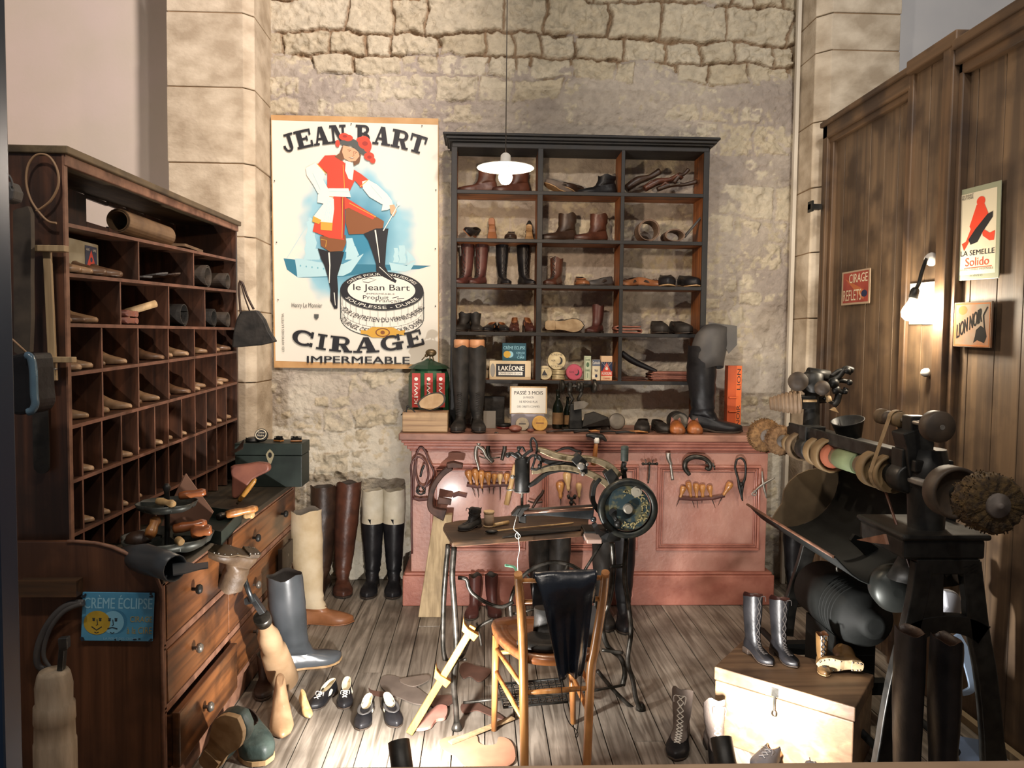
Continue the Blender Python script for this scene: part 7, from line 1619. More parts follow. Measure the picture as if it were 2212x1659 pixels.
    m.box(c-28*hp, c+28*hp, Y-.05, Y+.06, CT, CT+.014); m.hexa([(c-14*hp, Y-.03, CT+.014), (c+14*hp, Y-.03, CT+.014), (c+14*hp, Y+.03, CT+.014), (c-14*hp, Y+.03, CT+.014), (c-12*hp, Y-.02, z(872)), (c+12*hp, Y-.02, z(872)), (c+12*hp, Y+.02, z(872)), (c-12*hp, Y+.02, z(872))]); m.build('stand', M['blackm'], t, bevel=.004)
    m = MB()
    for sx in (-1, 1):
        m.tube([P(1243+sx*12, 872, Y=Y), P(1243+sx*6, 862, Y=Y), P(1243+sx*13, 850, Y=Y), P(1243+sx*12, 838, Y=Y)], 4*hp, 8); m.lathe([(5*hp, -12*hp), (6*hp, -6*hp), (6*hp, 8*hp), (5*hp, 10*hp)], 12, P(1243+sx*12, 835, Y=Y))
    m.tube([P(1215, 834, Y=Y), P(1283, 834, Y=Y)], 3*hp, 8); m.build('yoke', M['iron'], t)
    for px, rr in ((1214, 14), (1283, 15), (1249, 11)): MB().lathe([(3*hp, -.012), (rr*hp, -.008), (rr*hp, .008), (3*hp, .012)], 22, P(px, 834, Y=Y), (1, .15, 0)).build('wheel', M['iron'], t)
    MB().slab([P(x, y, Y=Y-.055) for x, y in ((1240, 868), (1262, 866), (1272, 872), (1262, 882), (1240, 886))], (0, .02, 0)).build('guide_plate', M['leadgrey'], t)
    # clogs, soles, brush drum and copper toes
    def at(px, Y, ang, L, lb, **k): c = P(px, 925, Y=Y); return footwear(k.pop('name', 'leather_clog'), lb, k.pop('cat', 'clog'), (c.x, Y, CT), (0, 0, math.radians(ang)) if not isinstance(ang, tuple) else ang, L, k.pop('style', 'clog'), **k)
    at(1388, 4.46, -105, .21, 'scuffed black clog on the counter, left of the pair by the tall boot', upper='blackl2', sole='soledk', wide=1.05); at(1424, 4.45, -80, .20, 'scuffed black clog on the counter, right of its pair', upper='blackl2', sole='soledk', wide=.9)
    at(1287, 4.56, 160, .2, 'black clog toe sticking out behind the press', upper='blackl2', sole='soledk')
    t = thing('horseshoe_plate', 'grey round leather heel plate leaning between press and clogs', 'plate', tuple(P(1333, 920, Y=4.50).xy)+(CT,), (math.radians(-14), 0, 0)); MB().lathe([(.02, -.004), (.044, -.006), (.05, 0), (.044, .006), (.02, .004)], 28, (0, 0, .052), (0, 1, 0)).build('plate_ring', M['leadgrey'], t); MB().ball((0, .005, .052), .022, 12, sc=(1, .3, 1.2)).build('hole_face', M['sole'], t)
    t = thing('drum_tin', 'short grey drum lying with its round end to the window', 'drum', tuple(P(1467, 920, Y=4.45).xy)+(CT,)); MB().lathe([(.052, 0), (.057, .01), (.057, .09), (.05, .1)], 28, (0, -.01, .058), (0, 1, .0)).build('drum_body', M['blackl2'], t); MB().lathe([(.047, 0), (.046, .004)], 28, (0, -.014, .058), (0, 1, 0)).build('drum_end', M['leadgrey'], t)
    for px, lb in ((1464, 'copper-brown boot tip before the grey drum, left one'), (1502, 'copper-brown boot tip at the counter edge, right one')):
        c = P(px, 930, Y=4.34); q = 17*4.34/FPX; g = MB(); g.loft([[Vector((q*w*math.cos(a), y, max(0, q*h*math.sin(a)+q*h*.35)))  for a in [2*PI*k/14 for k in range(14)]] for y, w, h in ((-.035, .35, .35), (-.03, .75, .7), (-.015, .98, .95), (.01, 1, 1.15), (.035, .9, 1.3))])
        t = thing('boot_tip', lb, 'boot tip', (c.x, 4.345, CT)); g.build('tip', mat('copper_leather', '#9c5a2c', .35, c2='#6d3f22', scale=18), t); MB().slab([(-q*.8, .036, q*1.0), (q*.8, .036, q*1.0), (q*.5, .036, q*2.0), (-q*.1, .036, q*1.5), (-q*.6, .036, q*2.1)], (0, .004, 0)).build('torn_edge', M['redlp'], t)
    # loose leather and tools along the front edge
    rs = random.Random(21); hl = [(1180, 1215, 'M', 'thin dark awl handle by the yellow tin'), (1196, 1232, 'b', 'flat black blade by the bottle'), (1240, 1275, 'b', 'narrow black tool before the press'), (1272, 1300, 'h', 'small wooden handled tool before the press'),
                               (1296, 1335, 'b', 'dark leather tongue before the heel plate'), (1330, 1372, 'b', 'dark curled strap end before the heel plate'), (1360, 1400, 'h', 'brown wooden peg before the clogs')]
    for x0, x1, kd, lb in hl:
        Yq = rs.uniform(4.31, 4.36); a = P(x0, 925, Y=Yq); b = P(x1, 925, Y=Yq+rs.uniform(-.02, .03)); a.z = b.z = CT+.009
        g = MB(); m_ = {'M': M['brownl2'], 'b': M['blackl2'], 'h': M['handle']}[kd]
        g.tube([a, (a+b)/2+Vector((0, 0, .004)), b], [.009, .0085, .004], 8, flat=.8); solo_room('hand_tool', g, m_, lb, 'tool')
    g = MB(); o = [P(x, y, Y=4.42) for x, y in ((1258, 922), (1264, 897), (1285, 892), (1318, 905), (1322, 922))]; g.slab([Vector((p.x, 4.42+.02*i, max(p.z, CT+.001))) for i, p in enumerate(o)], (0, .008, .004)); solo_room('leather_scrap', g, M['blackl2'], 'stiff black leather sheet bent up beside the press', 'leather')
    # orange carton at the right
    Y = 4.60
    def d(S, g, W, H):
        for txt, y0, y1 in (('LION', .05, .38), ('NOIR', .62, .95)):
            vs, fs = text_polys(txt, .02); g.add([S.p(W*(.92-.26*v), H*(y1-(y1-y0)*u), 2) for u, v in vs], fs, False, 1)
        S.poly(g, [(W*.62, H*.0), (W, 0), (W, H), (W*.62, H)], 1, 0)
    t = carton('orange_display', 'narrow orange cardboard display behind the big riding boot', 'box', 1570, 1603, 905, 790, Y, .06, mat('orange_card', '#c4521f', .5, c2='#a8441a', scale=6), d, [mat('orange_light', '#d8652a', .5), M['ink']], z=CT)
    MB().box(-.035, .016, -.012, 0, .105, .112).box(-.035, .016, -.012, 0, .19, .197).build('ledge', M['orange'], t)
M['blockw'] = wood('block_wood', '#86694c', '#b3956f', 'X', .6, .9, c3='#4d3b2c'); M['tingrey'] = mat('grey_tin', '#6b6254', .4, .4, c2='#8a7c64', scale=30); M['leadgrey'] = mat('lead_grey', '#5b554d', .5, .3, c2='#7a7266', scale=16)
M['bottleg'] = mat('dark_bottle_glass', '#11160f', .08)
counter_goods()

# ================================================================ tools hung on the counter front
def hung_tools():
    Y = 4.335; hp = Y/FPX
    def awl(lb, a, b, tip, w=6, m='handle', grp=None, cat='awl', name='awl'):
        A, B, T = P(*a, Y=Y), P(*b, Y=Y), P(*tip, Y=Y); r = thing(name, lb, cat, tuple(B), room=True, group=grp); L = (B-A).length
        MB().lathe([(w*hp*.6, 0), (w*hp*1.05, L*.07), (w*hp*1.15, L*.25), (w*hp*.85, L*.5), (w*hp*.5, L*.72), (w*hp*.55, L*.85), (w*hp*.42, L)], 14, A, (B-A)).build('handle', M[m], r)
        MB().tube([B, T], [.0028, .0012], 6).build('blade', M['iron'], r)
    L = [((1010, 1016), (1018, 1047), (1027, 1074), 7, 'handle'), ((1025, 1013), (1031, 1050), (1034, 1075), 7, 'handle'), ((1039, 1016), (1041, 1055), (1043, 1067), 7, 'handle'), ((1053, 1020), (1056, 1050), (1057, 1066), 7, 'handle'), ((1068, 1023), (1067, 1048), (1065, 1068), 6, 'handle'), ((1080, 1023), (1080, 1048), (1080, 1081), 6, 'handlep'), ((1095, 1022), (1093, 1047), (1095, 1059), 6, 'handle')]
    nm = ['first', 'second', 'third', 'fourth', 'fifth', 'sixth', 'seventh']
    for i, (a, b, t, w, m) in enumerate(L): awl('wooden handled awl, %s from the left on the left counter panel' % nm[i], a, b, t, w, m, 'awls on the left panel')
    Rr = [((1477, 1050), (1469, 1076), (1461, 1094), 6), ((1486, 1041), (1493, 1074), (1500, 1096), 6), ((1503, 1044), (1505, 1075), (1508, 1098), 6), ((1516, 1046), (1518, 1074), (1516, 1087), 7), ((1532, 1048), (1536, 1074), (1545, 1097), 6), ((1579, 1042), (1562, 1071), (1551, 1092), 7)]
    for i, (a, b, t, w) in enumerate(Rr): awl('wooden handled awl, %s from the left on the right counter panel' % nm[i], a, b, t, w, 'handle', 'awls on the right panel')
    awl('big wooden handled awl on the middle counter panel', (1209, 1040), (1211, 1077), (1211, 1092), 8, 'handle', None); awl('squarish pale handled awl on the middle counter panel', (1250, 1043), (1251, 1075), (1251, 1092), 6, 'handlep', None)
    awl('long wooden handle hanging under the machine arm', (1224, 1020), (1228, 1060), (1228, 1064), 8, 'handlep', None, 'tool', 'wooden_grip')
    def holder(pts, lb, m='redl'):
        g = MB(); c = [P(x, y, Y=Y-.006) for x, y in pts]; g.tube(c, .009, 4, flat=.3, up=(0, 1, 0)); solo_room('tool_strap', g, M[m], lb, 'strap')
    holder([(1008, 1048), (1030, 1052), (1060, 1049), (1102, 1048)], 'narrow leather strip holding the awls on the left panel'); holder([(1466, 1077), (1500, 1079), (1540, 1077), (1566, 1071)], 'narrow leather strip holding the awls on the right panel'); holder([(978, 1072), (990, 1068), (1008, 1072)], 'short red-brown strap beside the iron foot'); holder([(892, 1076), (905, 1080), (925, 1078)], 'red-brown leather loop holding the belts at the left end')
    solo_room('wooden_rod', MB().tube([P(1112, 1004, Y=Y), P(1103, 1050, Y=Y), P(1094, 1090, Y=Y)], [4*hp, 6*hp, 6*hp], 10), M['handlep'], 'long pale wooden rod slanting behind the machine head', 'rod')
    # pincers
    def poly_tool(name, lb, cat, paths, m='iron', dots=()):
        r = MB()
        for pts, w in paths: r.tube([P(x, y, Y=Y-.015) for x, y in sm(pts, 4)], [q*hp/2 for q in w] if isinstance(w, (list, tuple)) else w*hp/2, 8, flat=.7, up=(0, 1, 0))
        for x, y, q in dots: r.ball(P(x, y, Y=Y-.025), q*hp, 10)
        return solo_room(name, r, M[m], lb, cat)
    poly_tool('lasting_pincers', 'steel lasting pincers hanging from the counter edge, left one', 'pincers', [([(1038, 936), (1042, 944), (1038, 956), (1030, 964), (1027, 985), (1033, 1008), (1034, 1016)], [7, 11, 9, 8, 5, 4]), ([(1022, 940), (1024, 954), (1034, 964), (1044, 972), (1050, 985), (1064, 1000)], [3, 6, 9, 7, 6])], 'steel', ((1034, 958, 5),))
    poly_tool('curved_pincers', 'big round-jawed pincers hanging from the counter edge', 'pincers', [([(1072, 934), (1060, 950), (1054, 968), (1056, 985), (1066, 998)], [5, 8, 9, 7]), ([(1072, 934), (1084, 948), (1090, 966), (1087, 982), (1084, 994)], [5, 8, 9, 7]), ([(1035, 985), (1050, 990), (1080, 988)], 3)], 'iron')
    r = thing('hammer', 'hammer with taped head hanging from the counter edge above the machine', 'hammer', tuple(P(1288, 950, Y=4.26)), room=True)
    q = 4.26/FPX; g = MB(); g.tube([P(x, y, Y=4.26) for x, y in sm([(1266, 941), (1276, 940), (1288, 943), (1300, 944), (1310, 953)])], [3*q, 5*q, 8*q, 6*q, 2*q], 8); g.build('head', M['blackm'], r); MB().tube([P(1290, 944, Y=4.255), P(1286, 975, Y=4.26), P(1282, 1004, Y=4.27)], [4*q, 5*q, 6.5*q], 10).build('handle', M['handle'], r); MB().lathe([(6*q, -6*q), (6*q, 6*q)], 12, P(1289, 951, Y=4.255)).build('tape', M['white'], r)
    poly_tool('tee_tool', 'thin iron T-handled tool on the counter front right of the crank', 'tool', [([(1388, 1002), (1420, 1002)], 5), ([(1403, 1002), (1402, 1025), (1400, 1044)], 4), ([(1394, 992), (1396, 1001)], 2), ([(1411, 992), (1409, 1001)], 2)], 'iron', ((1389, 1002, 3.5), (1419, 1002, 3.5), (1403, 1001, 4)))
    poly_tool('hollow_punch', 'steel hollow punch hanging above the right counter panel', 'punch', [([(1444, 978), (1444, 990), (1450, 1004), (1446, 997)], [11, 10, 6, 5]), ([(1448, 1000), (1450, 1015), (1453, 1037)], [5, 6, 7])], 'steel')
    poly_tool('bow_clamp', 'curved iron clamp hanging above the awls of the right panel', 'clamp', [([(1490, 1026), (1480, 1012), (1482, 996), (1498, 987), (1520, 990), (1534, 1002), (1532, 1014), (1524, 1010)], [8, 12, 12, 11, 10, 9, 6]), ([(1524, 1000), (1545, 1008)], 4), ([(1540, 1000), (1544, 1014)], 3)], 'iron')
    poly_tool('sheet_shears', 'long black shears hanging at the right counter panel', 'shears', [([(1592, 992), (1588, 1010), (1594, 1034), (1598, 1052), (1604, 1082)], [5, 5, 5, 9, 3]), ([(1592, 992), (1602, 990), (1610, 1002), (1610, 1030), (1604, 1048), (1602, 1078)], [4, 5, 5, 5, 8, 3])], 'blackm', ((1601, 1046, 5),))
    poly_tool('scissors', 'open steel scissors hanging near the right corner of the counter', 'scissors', [([(1674, 1032), (1652, 1044), (1636, 1056), (1628, 1066)], [2, 6, 5, 3]), ([(1646, 1018), (1648, 1040), (1652, 1060), (1656, 1076)], [3, 5, 6, 3]), ([(1628, 1062), (1624, 1068), (1632, 1070), (1634, 1062), (1628, 1060)], 3)], 'steel')
    poly_tool('twisted_pliers', 'small black iron pliers on the middle counter panel', 'pliers', [([(1150, 1098), (1160, 1080), (1170, 1068), (1174, 1058)], [5, 8, 7, 5]), ([(1140, 1082), (1155, 1086), (1172, 1084)], 4), ([(1244, 1090), (1236, 1080)], 3)], 'brownl2')
    poly_tool('gear_tool', 'little black wheeled marker on the middle counter panel', 'tool', [([(1234, 1095), (1234, 1080), (1228, 1072)], 5), ([(1234, 1080), (1242, 1071)], 5), ([(1226, 1076), (1244, 1076)], 5)], 'blackm', ((1228, 1072, 4), (1242, 1072, 4), (1234, 1086, 5)))
    poly_tool('black_buckle', 'dark angular iron bracket on the counter behind the machine arm', 'tool', [([(1196, 978), (1214, 970), (1230, 968), (1244, 974), (1254, 976), (1253, 986)], [3, 5, 6, 5, 4])], 'blackm')
    for lb, pts, w in (('thin leather belt looped at the left end of the counter front', [(893, 1076), (894, 1030), (899, 985), (908, 966), (918, 974), (926, 995), (937, 1020), (930, 1042), (912, 1056)], 5), ('long leather belt hanging down at the left end of the counter front', [(890, 1196), (889, 1120), (889, 1040), (888, 1005), (898, 988), (912, 990), (922, 1005), (925, 1030), (918, 1050), (905, 1046), (898, 1020), (900, 995)], 5)):
        g = MB(); g.tube([P(x, y, Y=Y-.01) for x, y in sm(pts, 5)], w*hp/2, 6, flat=.5, up=(0, 1, 0)); solo_room('leather_belt', g, M['redl'], lb, 'belt')
    poly_tool('black_buckle_set', 'black buckles hanging inside the belt loops', 'buckle', [([(905, 1050), (900, 1062), (910, 1068), (918, 1060), (912, 1052)], 4), ([(908, 1030), (912, 1015), (916, 1005)], 5)], 'blackm', ((904, 1060, 3.5), (916, 1064, 3.5)))
    # wooden post and iron foot
    a = P(930, 1334, Z=0); r = thing('post_stand', 'pale flat wooden post leaning on the counter below the iron foot', 'post', (a.x, a.y, 0), room=True)
    B = [P(x, 1334, Z=0) for x in (903, 957)]; T = [P(x, 1112, Y=4.24) for x in (937, 977)]
    MB().hexa([B[0], B[1], B[1]+Vector((0, .06, 0)), B[0]+Vector((0, .06, 0)), T[0], T[1], T[1]+Vector((0, .055, 0)), T[0]+Vector((0, .055, 0))]).build('post', wood('grey_post_wood', '#8c7858', '#b09a76', 'Z', .7, 1.0, c3='#75634a'), r, bevel=.004)
    r2 = thing('iron_shoe_last', 'rusty curved iron shoemaker foot standing on the pale post', 'iron last', tuple(P(957, 1112, Y=4.26)), room=True); g = MB(); strip(g, sm([(962, 1112), (944, 1106), (931, 1096), (930, 1075), (938, 1048), (955, 1024), (975, 1008)]), [26, 18, 13, 12, 12, 12, 14], .05, 4.25); g.build('curved_arm', M['rust'], r2, bevel=.005)
    strip(g2 := MB(), sm([(966, 1006), (980, 1003), (1000, 1006)]), [12, 12, 8], .07, 4.25); g2.build('foot_plate', M['rust'], r2, bevel=.005); g3 = MB(); strip(g3, [(946, 1080), (975, 1084)], [16, 12], .03, 4.25); g3.build('side_lug', M['rust'], r2, bevel=.004)
M['rust'] = mat('rusted_iron', '#4e342a', .6, .4, c2='#33241f', scale=14, bump=.15)
hung_tools()
# ================================================================ things in and on the pigeonhole cabinet
def cubby_goods():
    XF = CX-.02
    # upper shelf: paper, rolled hide
    a, b = cy_of(146, 470), cy_of(214, 470); z = cz(6, (a+b)/2)+.001
    solo_room('paper_stack', MB().slab([(XF-.20, a, z), (XF-.20, b, z+.006), (XF-.20, b, z+.125), (XF-.20, a, z+.15)], (-.012, 0, 0)), M['cream'], 'cream card leaning at the back of the top shelf of the pigeonholes', 'card')
    y0, y1 = cy_of(296, 500), cy_of(392, 520); z = cz(6, y0)+.001
    def yroll(lb, y0, y1, x, z, R, m, turns=1.6, name='leather_roll'):
        g = MB(); n = int(24*turns); th = .0022; rg = []
        for i in range(n+1):
            q = -PI/2+2*PI*turns*i/n; rr = R*(1-.14*i/n*turns); d = Vector((math.cos(q), 0, math.sin(q)))*th; o = Vector((rr*math.cos(q), 0, rr*math.sin(q)))
            rg.append([o+d, o-d, o-d+Vector((0, y1-y0, 0)), o+d+Vector((0, y1-y0, 0))])
        g.loft(rg, smooth=False); return solo(name, g, m, lb, 'leather roll', loc=(x, y0, z+R+th))
    yroll('long rolled tan hide lying on the top shelf of the pigeonhole cabinet', y0, y1, XF-.05, cz(6, y1)+.001, .045, M['hide'])
    g = MB(); a_, b_ = cy_of(400, 530), cy_of(448, 550); z = cz(6, b_)+.002
    solo_room('leather_offcut', MB().slab([(XF-.14, a_, z), (XF+.01, a_+.03, z), (XF+.0, b_, z), (XF-.15, b_-.02, z)], (0, 0, .012)), M['hide'], 'flat brown leather offcut beside the rolled hide on the top shelf', 'leather')
    # white carton with the printed triangle
    y0, y1 = cy_of(150, 550), cy_of(262, 550); z = cz(5, y1)+.002; h = .115
    r = thing('carton', 'grey-white carton with a blue and red triangle label in the second row', 'box', (XF-.12, (y0+y1)/2, z), room=True)
    MB().box(XF-.22, XF-.055, y0+.05, y1-.01, z, z+h).build('box', mat('grey_card_box', '#a8a08a', .8, c2='#8f8772', scale=8), r, bevel=.003)
    S = Sheet((XF-.054, y1-.105, z+h-.012), (0, 1, 0), (0, 0, -1)); g = MB(); W, H = .08, .085
    S.poly(g, [(0, 0), (W, 0), (W, H), (0, H)], 1, 0); S.poly(g, [(W*.5, H*.15), (W*.88, H*.82), (W*.12, H*.82)], 2, 1); S.disc(g, W*.5, H*.55, W*.1, H*.1, 3, 0); S.poly(g, [(W*.1, H*.84), (W*.9, H*.84), (W*.9, H*.98), (W*.1, H*.98)], 2, 1); S.text(g, 'AGNO', W*.08, H*.1, W*.35, H*.2, 2, 0, 2); S.text(g, 'LINE', W*.65, H*.1, W*.92, H*.2, 2, 0, 2)
    g.build('label', [M['navy'], M['red'], M['white']], r)
    # soles in the second bay of the second row
    ya, yb = cy_of(310, 600), cy_of(410, 610)
    for i, (t, lb) in enumerate(((0, 'grey leather sole lying lowest in the second bay of the second row'), (.4, 'grey leather sole on top in the second bay of the second row'), (.75, 'curled leather strip at the far side of the second bay'))):
        y = ya+(yb-ya)*(t*.8+.12); z = cz(5, y)+.004
        g = MB(); n = 20; pts = []
        for k in range(2*n): q = 2*PI*k/(2*n); u = (1-math.cos(q))/2; pts.append(Vector((-.2+.23*u, math.copysign(fw(u)*.042, math.sin(q)), .028*u*u*(1 if i else .4)-.0)))
        g.slab(pts, (0, 0, .006)); o = solo('leather_sole', g, M['greyl'] if i < 2 else M['brownl2'], lb, 'sole', loc=(XF+.0, y, z+.006*i)); 
    # rolls and buckled things further along
    def xroll(lb, px, py, rpx, m, row, D=.10, name='leather_roll', turns=1.7):
        y = cy_of(px, py); R = rpx*y/FPX*1.05; z = cz(row, y)+.001; g = MB(); n = int(24*turns); th = .002; rg = []
        for i in range(n+1):
            q = -PI/2+2*PI*turns*i/n; rr = R*(1-.14*i/n*turns); d = Vector((0, math.cos(q), math.sin(q)))*th; o = Vector((0, rr*math.cos(q), rr*math.sin(q)))
            rg.append([o+d, o-d, o-d+Vector((-D, 0, 0)), o+d+Vector((-D, 0, 0))])
        g.loft(rg, smooth=False); return solo(name, g, m, lb, 'leather roll', loc=(XF+.02, y, z+R+th))
    xroll('dark leather roll with pale rim in the far bay of the second row', 449, 603, 22, M['hidedk'], 5); xroll('smaller dark leather roll at the far end of the second row', 492, 610, 16, M['hidedk'], 5)
    xroll('black oval leather roll in the third bay of the third row', 398, 680, 22, M['blackl2'], 4, turns=1.3); xroll('black leather roll in the far bay of the third row', 462, 682, 18, M['blackl2'], 4); xroll('dark leather roll at the very end of the third row', 492, 682, 15, M['hidedk'], 4)
    y = cy_of(288, 690); z = cz(4, y)+.002
    for i, lb in enumerate(('folded brown leather lying lower in the second bay of the third row', 'folded brown leather lying upper in the second bay of the third row')):
        solo_room('folded_leather', MB().tube([(XF-.12, y-.03+i*.01, z+.014+.026*i), (XF+.015, y-.03+i*.01, z+.014+.026*i)], .0125, 10, flat=1).tube([(XF-.12, y+.045, z+.014+.026*i), (XF+.015, y+.045, z+.014+.026*i)], .0115, 10).slab([(XF+.01, y-.03, z+.004+.026*i), (XF+.01, y+.045, z+.004+.026*i), (XF+.01, y+.045, z+.024+.026*i), (XF+.01, y-.03, z+.024+.026*i)], (-.12, 0, 0)), M['redlp'], lb, 'leather')
    y = cy_of(318, 660); z = cz(4, y)+.002
    solo_room('wooden_mallet_head', MB().tube([(XF-.05, y-.03, z+.045), (XF+.03, y+.055, z+.085)], .014, 10).tube([(XF-.05, y-.02, z+.006), (XF-.05, y-.02, z+.05)], .012, 8), M['pale'], 'pale wooden stick resting slantwise in the third row', 'stick')
M['hide'] = mat('tan_hide', '#7a6044', .6, c2='#5d4732', scale=10); M['hidedk'] = mat('dark_hide', '#4b4136', .6, c2='#2e2721', scale=12)
cubby_goods()

def left_side():
    Y = 2.43; hp = Y/FPX
    tu = lambda pts, w, Yq=Y: MB().tube([P(x, y, Y=Yq) for x, y in sm(pts, 5)], w*Yq/FPX/2, 8)
    solo_room('leather_hoop', tu([(122, 482), (104, 478), (84, 458), (66, 430), (57, 395), (60, 360), (74, 338), (92, 333), (110, 342), (124, 368), (126, 400), (112, 430), (92, 448), (78, 456)], 5), M['cane'], 'looped tan leather thong hanging on the end of the pigeonhole cabinet', 'strap')
    r = thing('wooden_calliper', 'pale wooden shoe size calliper hanging on the near end of the pigeonhole cabinet', 'calliper', tuple(P(115, 820, Y=Y)), room=True)
    def bar(x0, y0, x1, y1, w, t, nm): a, b = P(x0, y0, Y=Y), P(x1, y1, Y=Y); d = (b-a).normalized(); q = Vector((-d.z, 0, d.x))*w*hp/2; MB().slab([a-q, b-q, b+q, a+q], (0, -t, 0)).build(nm, M['pale2'], r, bevel=.002)
    bar(104, 530, 118, 822, 16, .012, 'rod'); bar(79, 538, 150, 539, 13, .03, 'jaw'); bar(92, 776, 166, 777, 12, .03, 'jaw')
    MB().lathe([(.004, 0), (.003, .012)], 8, P(122, 797, Y=Y-.012), (0, -1, 0)).build('screw', M['steel'], r)
    g = MB(); pts = [P(x, y, Y=Y-.002) for x, y in sm([(72, 810), (100, 812), (103, 900), (106, 1000), (102, 1018), (88, 1024), (76, 1016), (72, 1000), (70, 900)], 3)]; g.slab(pts, (0, .006, 0)); solo_room('leather_flap', g, M['blackl2'], 'long dark leather tongue hanging low on the cabinet end', 'leather')
    # bags at the very edge
    r = thing('shoulder_bag', 'black leather bag with shiny blue-grey edge hanging at the left window post', 'bag', tuple(P(45, 890, Y=2.2)), room=True)
    Yb = 2.2; g = MB(); f = [P(x, y, Y=Yb) for x, y in sm([(8, 770), (60, 762), (74, 775), (78, 840), (80, 872), (66, 892), (30, 896), (8, 880)], 3)]; g.slab(f, (0, .10, 0)); g.build('bag_body', M['blackl'], r, bevel=.01)
    g = MB(); g.tube([P(x, y, Y=Yb-.005) for x, y in sm([(56, 768), (66, 772), (72, 800), (74, 850), (76, 872), (70, 886), (60, 890)], 4)], .011, 8); g.build('edge_piping', mat('blue_leather', '#3f5363', .25, c2='#56707f', scale=10), r); MB().tube([P(x, y, Y=Yb) for x, y in ((8, 718), (30, 736), (62, 766))], .003, 5).build('strap', M['cane'], r)
    r = thing('small_pouch', 'small dark leather pouch hanging high at the left window post', 'bag', tuple(P(16, 432, Y=2.2)), room=True); g = MB(); g.slab([P(x, y, Y=2.2) for x, y in ((2, 395), (20, 390), (30, 412), (26, 432), (2, 436))], (0, .05, 0)); g.build('pouch_body', M['greyl'], r, bevel=.006)
    MB().tube([P(x, y, Y=2.2) for x, y in sm([(10, 392), (18, 378), (26, 392), (26, 404)], 4)], .003, 5).build('handle', M['greyl'], r)
    g = MB(); pts = [P(x, y, Y=2.36) for x, y in sm([(28, 455), (50, 448), (66, 460), (66, 600), (64, 760), (30, 760)], 2)]; g.slab(pts, (0, .02, 0)); solo_room('leather_apron_strip', g, M['hidedk'], 'dark brown leather sheet hanging beside the near end of the pigeonhole cabinet', 'leather')
    # black handbag at the far end
    Yh = 4.02; X_ = CX+.03
    r = thing('handbag', 'flat black leather handbag hanging by two handles at the far end of the pigeonholes', 'bag', tuple(P(545, 750, Y=Yh)), room=True)
    g = MB(); ft = [(519, 672), (555, 670), (570, 690), (580, 715), (595, 738), (560, 746), (500, 751), (503, 720), (510, 690)]
    g.slab([P(x, y, Y=Yh) for x, y in ft], (0, .05, 0)); g.build('bag_body', M['blackl2'], r, bevel=.008)
    g = MB(); g.tube([P(x, y, Y=Yh) for x, y in sm([(520, 676), (517, 640), (517, 612), (524, 612), (534, 640), (548, 668)], 4)], .006, 6); g.build('handle', M['brownl2'], r); MB().tube([P(x, y, Y=Yh+.045) for x, y in sm([(540, 674), (528, 640), (518, 606), (516, 640)], 4)], .004, 6).build('handle', M['brownl2'], r)
    # lower left: shelf block, straps and stump
    a = P(35, 1256, Y=2.36); b = P(165, 1290, Y=2.36); solo_room('wall_board', MB().box(a.x, b.x, 2.36, 2.40, b.z, a.z), wood('dark_board', '#3a2a1c', '#5c4028', 'X', .5, .8), 'short dark wooden board fixed low on the near end of the drawer chest', 'board')
    g = MB(); Yq = 2.375
    g.tube([P(x, y, Y=Yq) for x, y in sm([(182, 1302), (150, 1306), (118, 1330), (92, 1370), (80, 1410), (84, 1440), (110, 1450)], 5)], .007, 8, flat=1.6).tube([P(x, y, Y=Yq-.02) for x, y in sm([(178, 1304), (140, 1320), (112, 1352), (97, 1390), (95, 1420), (108, 1442)], 5)], .005, 8, flat=1.4)
    solo_room('curved_straps', g, M['greyl'], 'bundle of grey curved leather straps hanging in front of the drawer chest side', 'strap')
    c = P(120, 1640, Y=2.12); r = thing('turned_stump', 'pale worn turned wooden stump with an iron bar on top at the lower left', 'stump', (c.x, 2.12, 0), room=True); q = 2.12/FPX
    zz = lambda y: P(120, y, Y=2.12).z
    MB().lathe([(42*q, 0), (42*q, zz(1600)), (40*q, zz(1598)), (39*q, zz(1560)), (41*q, zz(1555)), (40*q, zz(1520)), (36*q, zz(1516)), (37*q, zz(1480)), (32*q, zz(1455)), (28*q, zz(1448)), (4*q, zz(1447))], 26, (c.x, 2.12, 0)).build('stump_post', mat('worn_grey_wood', '#9d8d78', .7, c2='#857661', scale=7, stretch=(6, 6, 1), bump=.2), r)
    MB().slab([P(x, y, Y=2.11) for x, y in ((122, 1450), (126, 1400), (124, 1380), (144, 1378), (145, 1402), (138, 1406), (134, 1450))], (0, .02, 0)).build('iron_bar', M['steelblue'], r, bevel=.002)
M['cane'] = mat('tan_thong', '#8d6f52', .5); M['pale2'] = wood('calliper_wood', '#8f785a', '#ad9571', 'Z', .5, 1.1)
left_side()

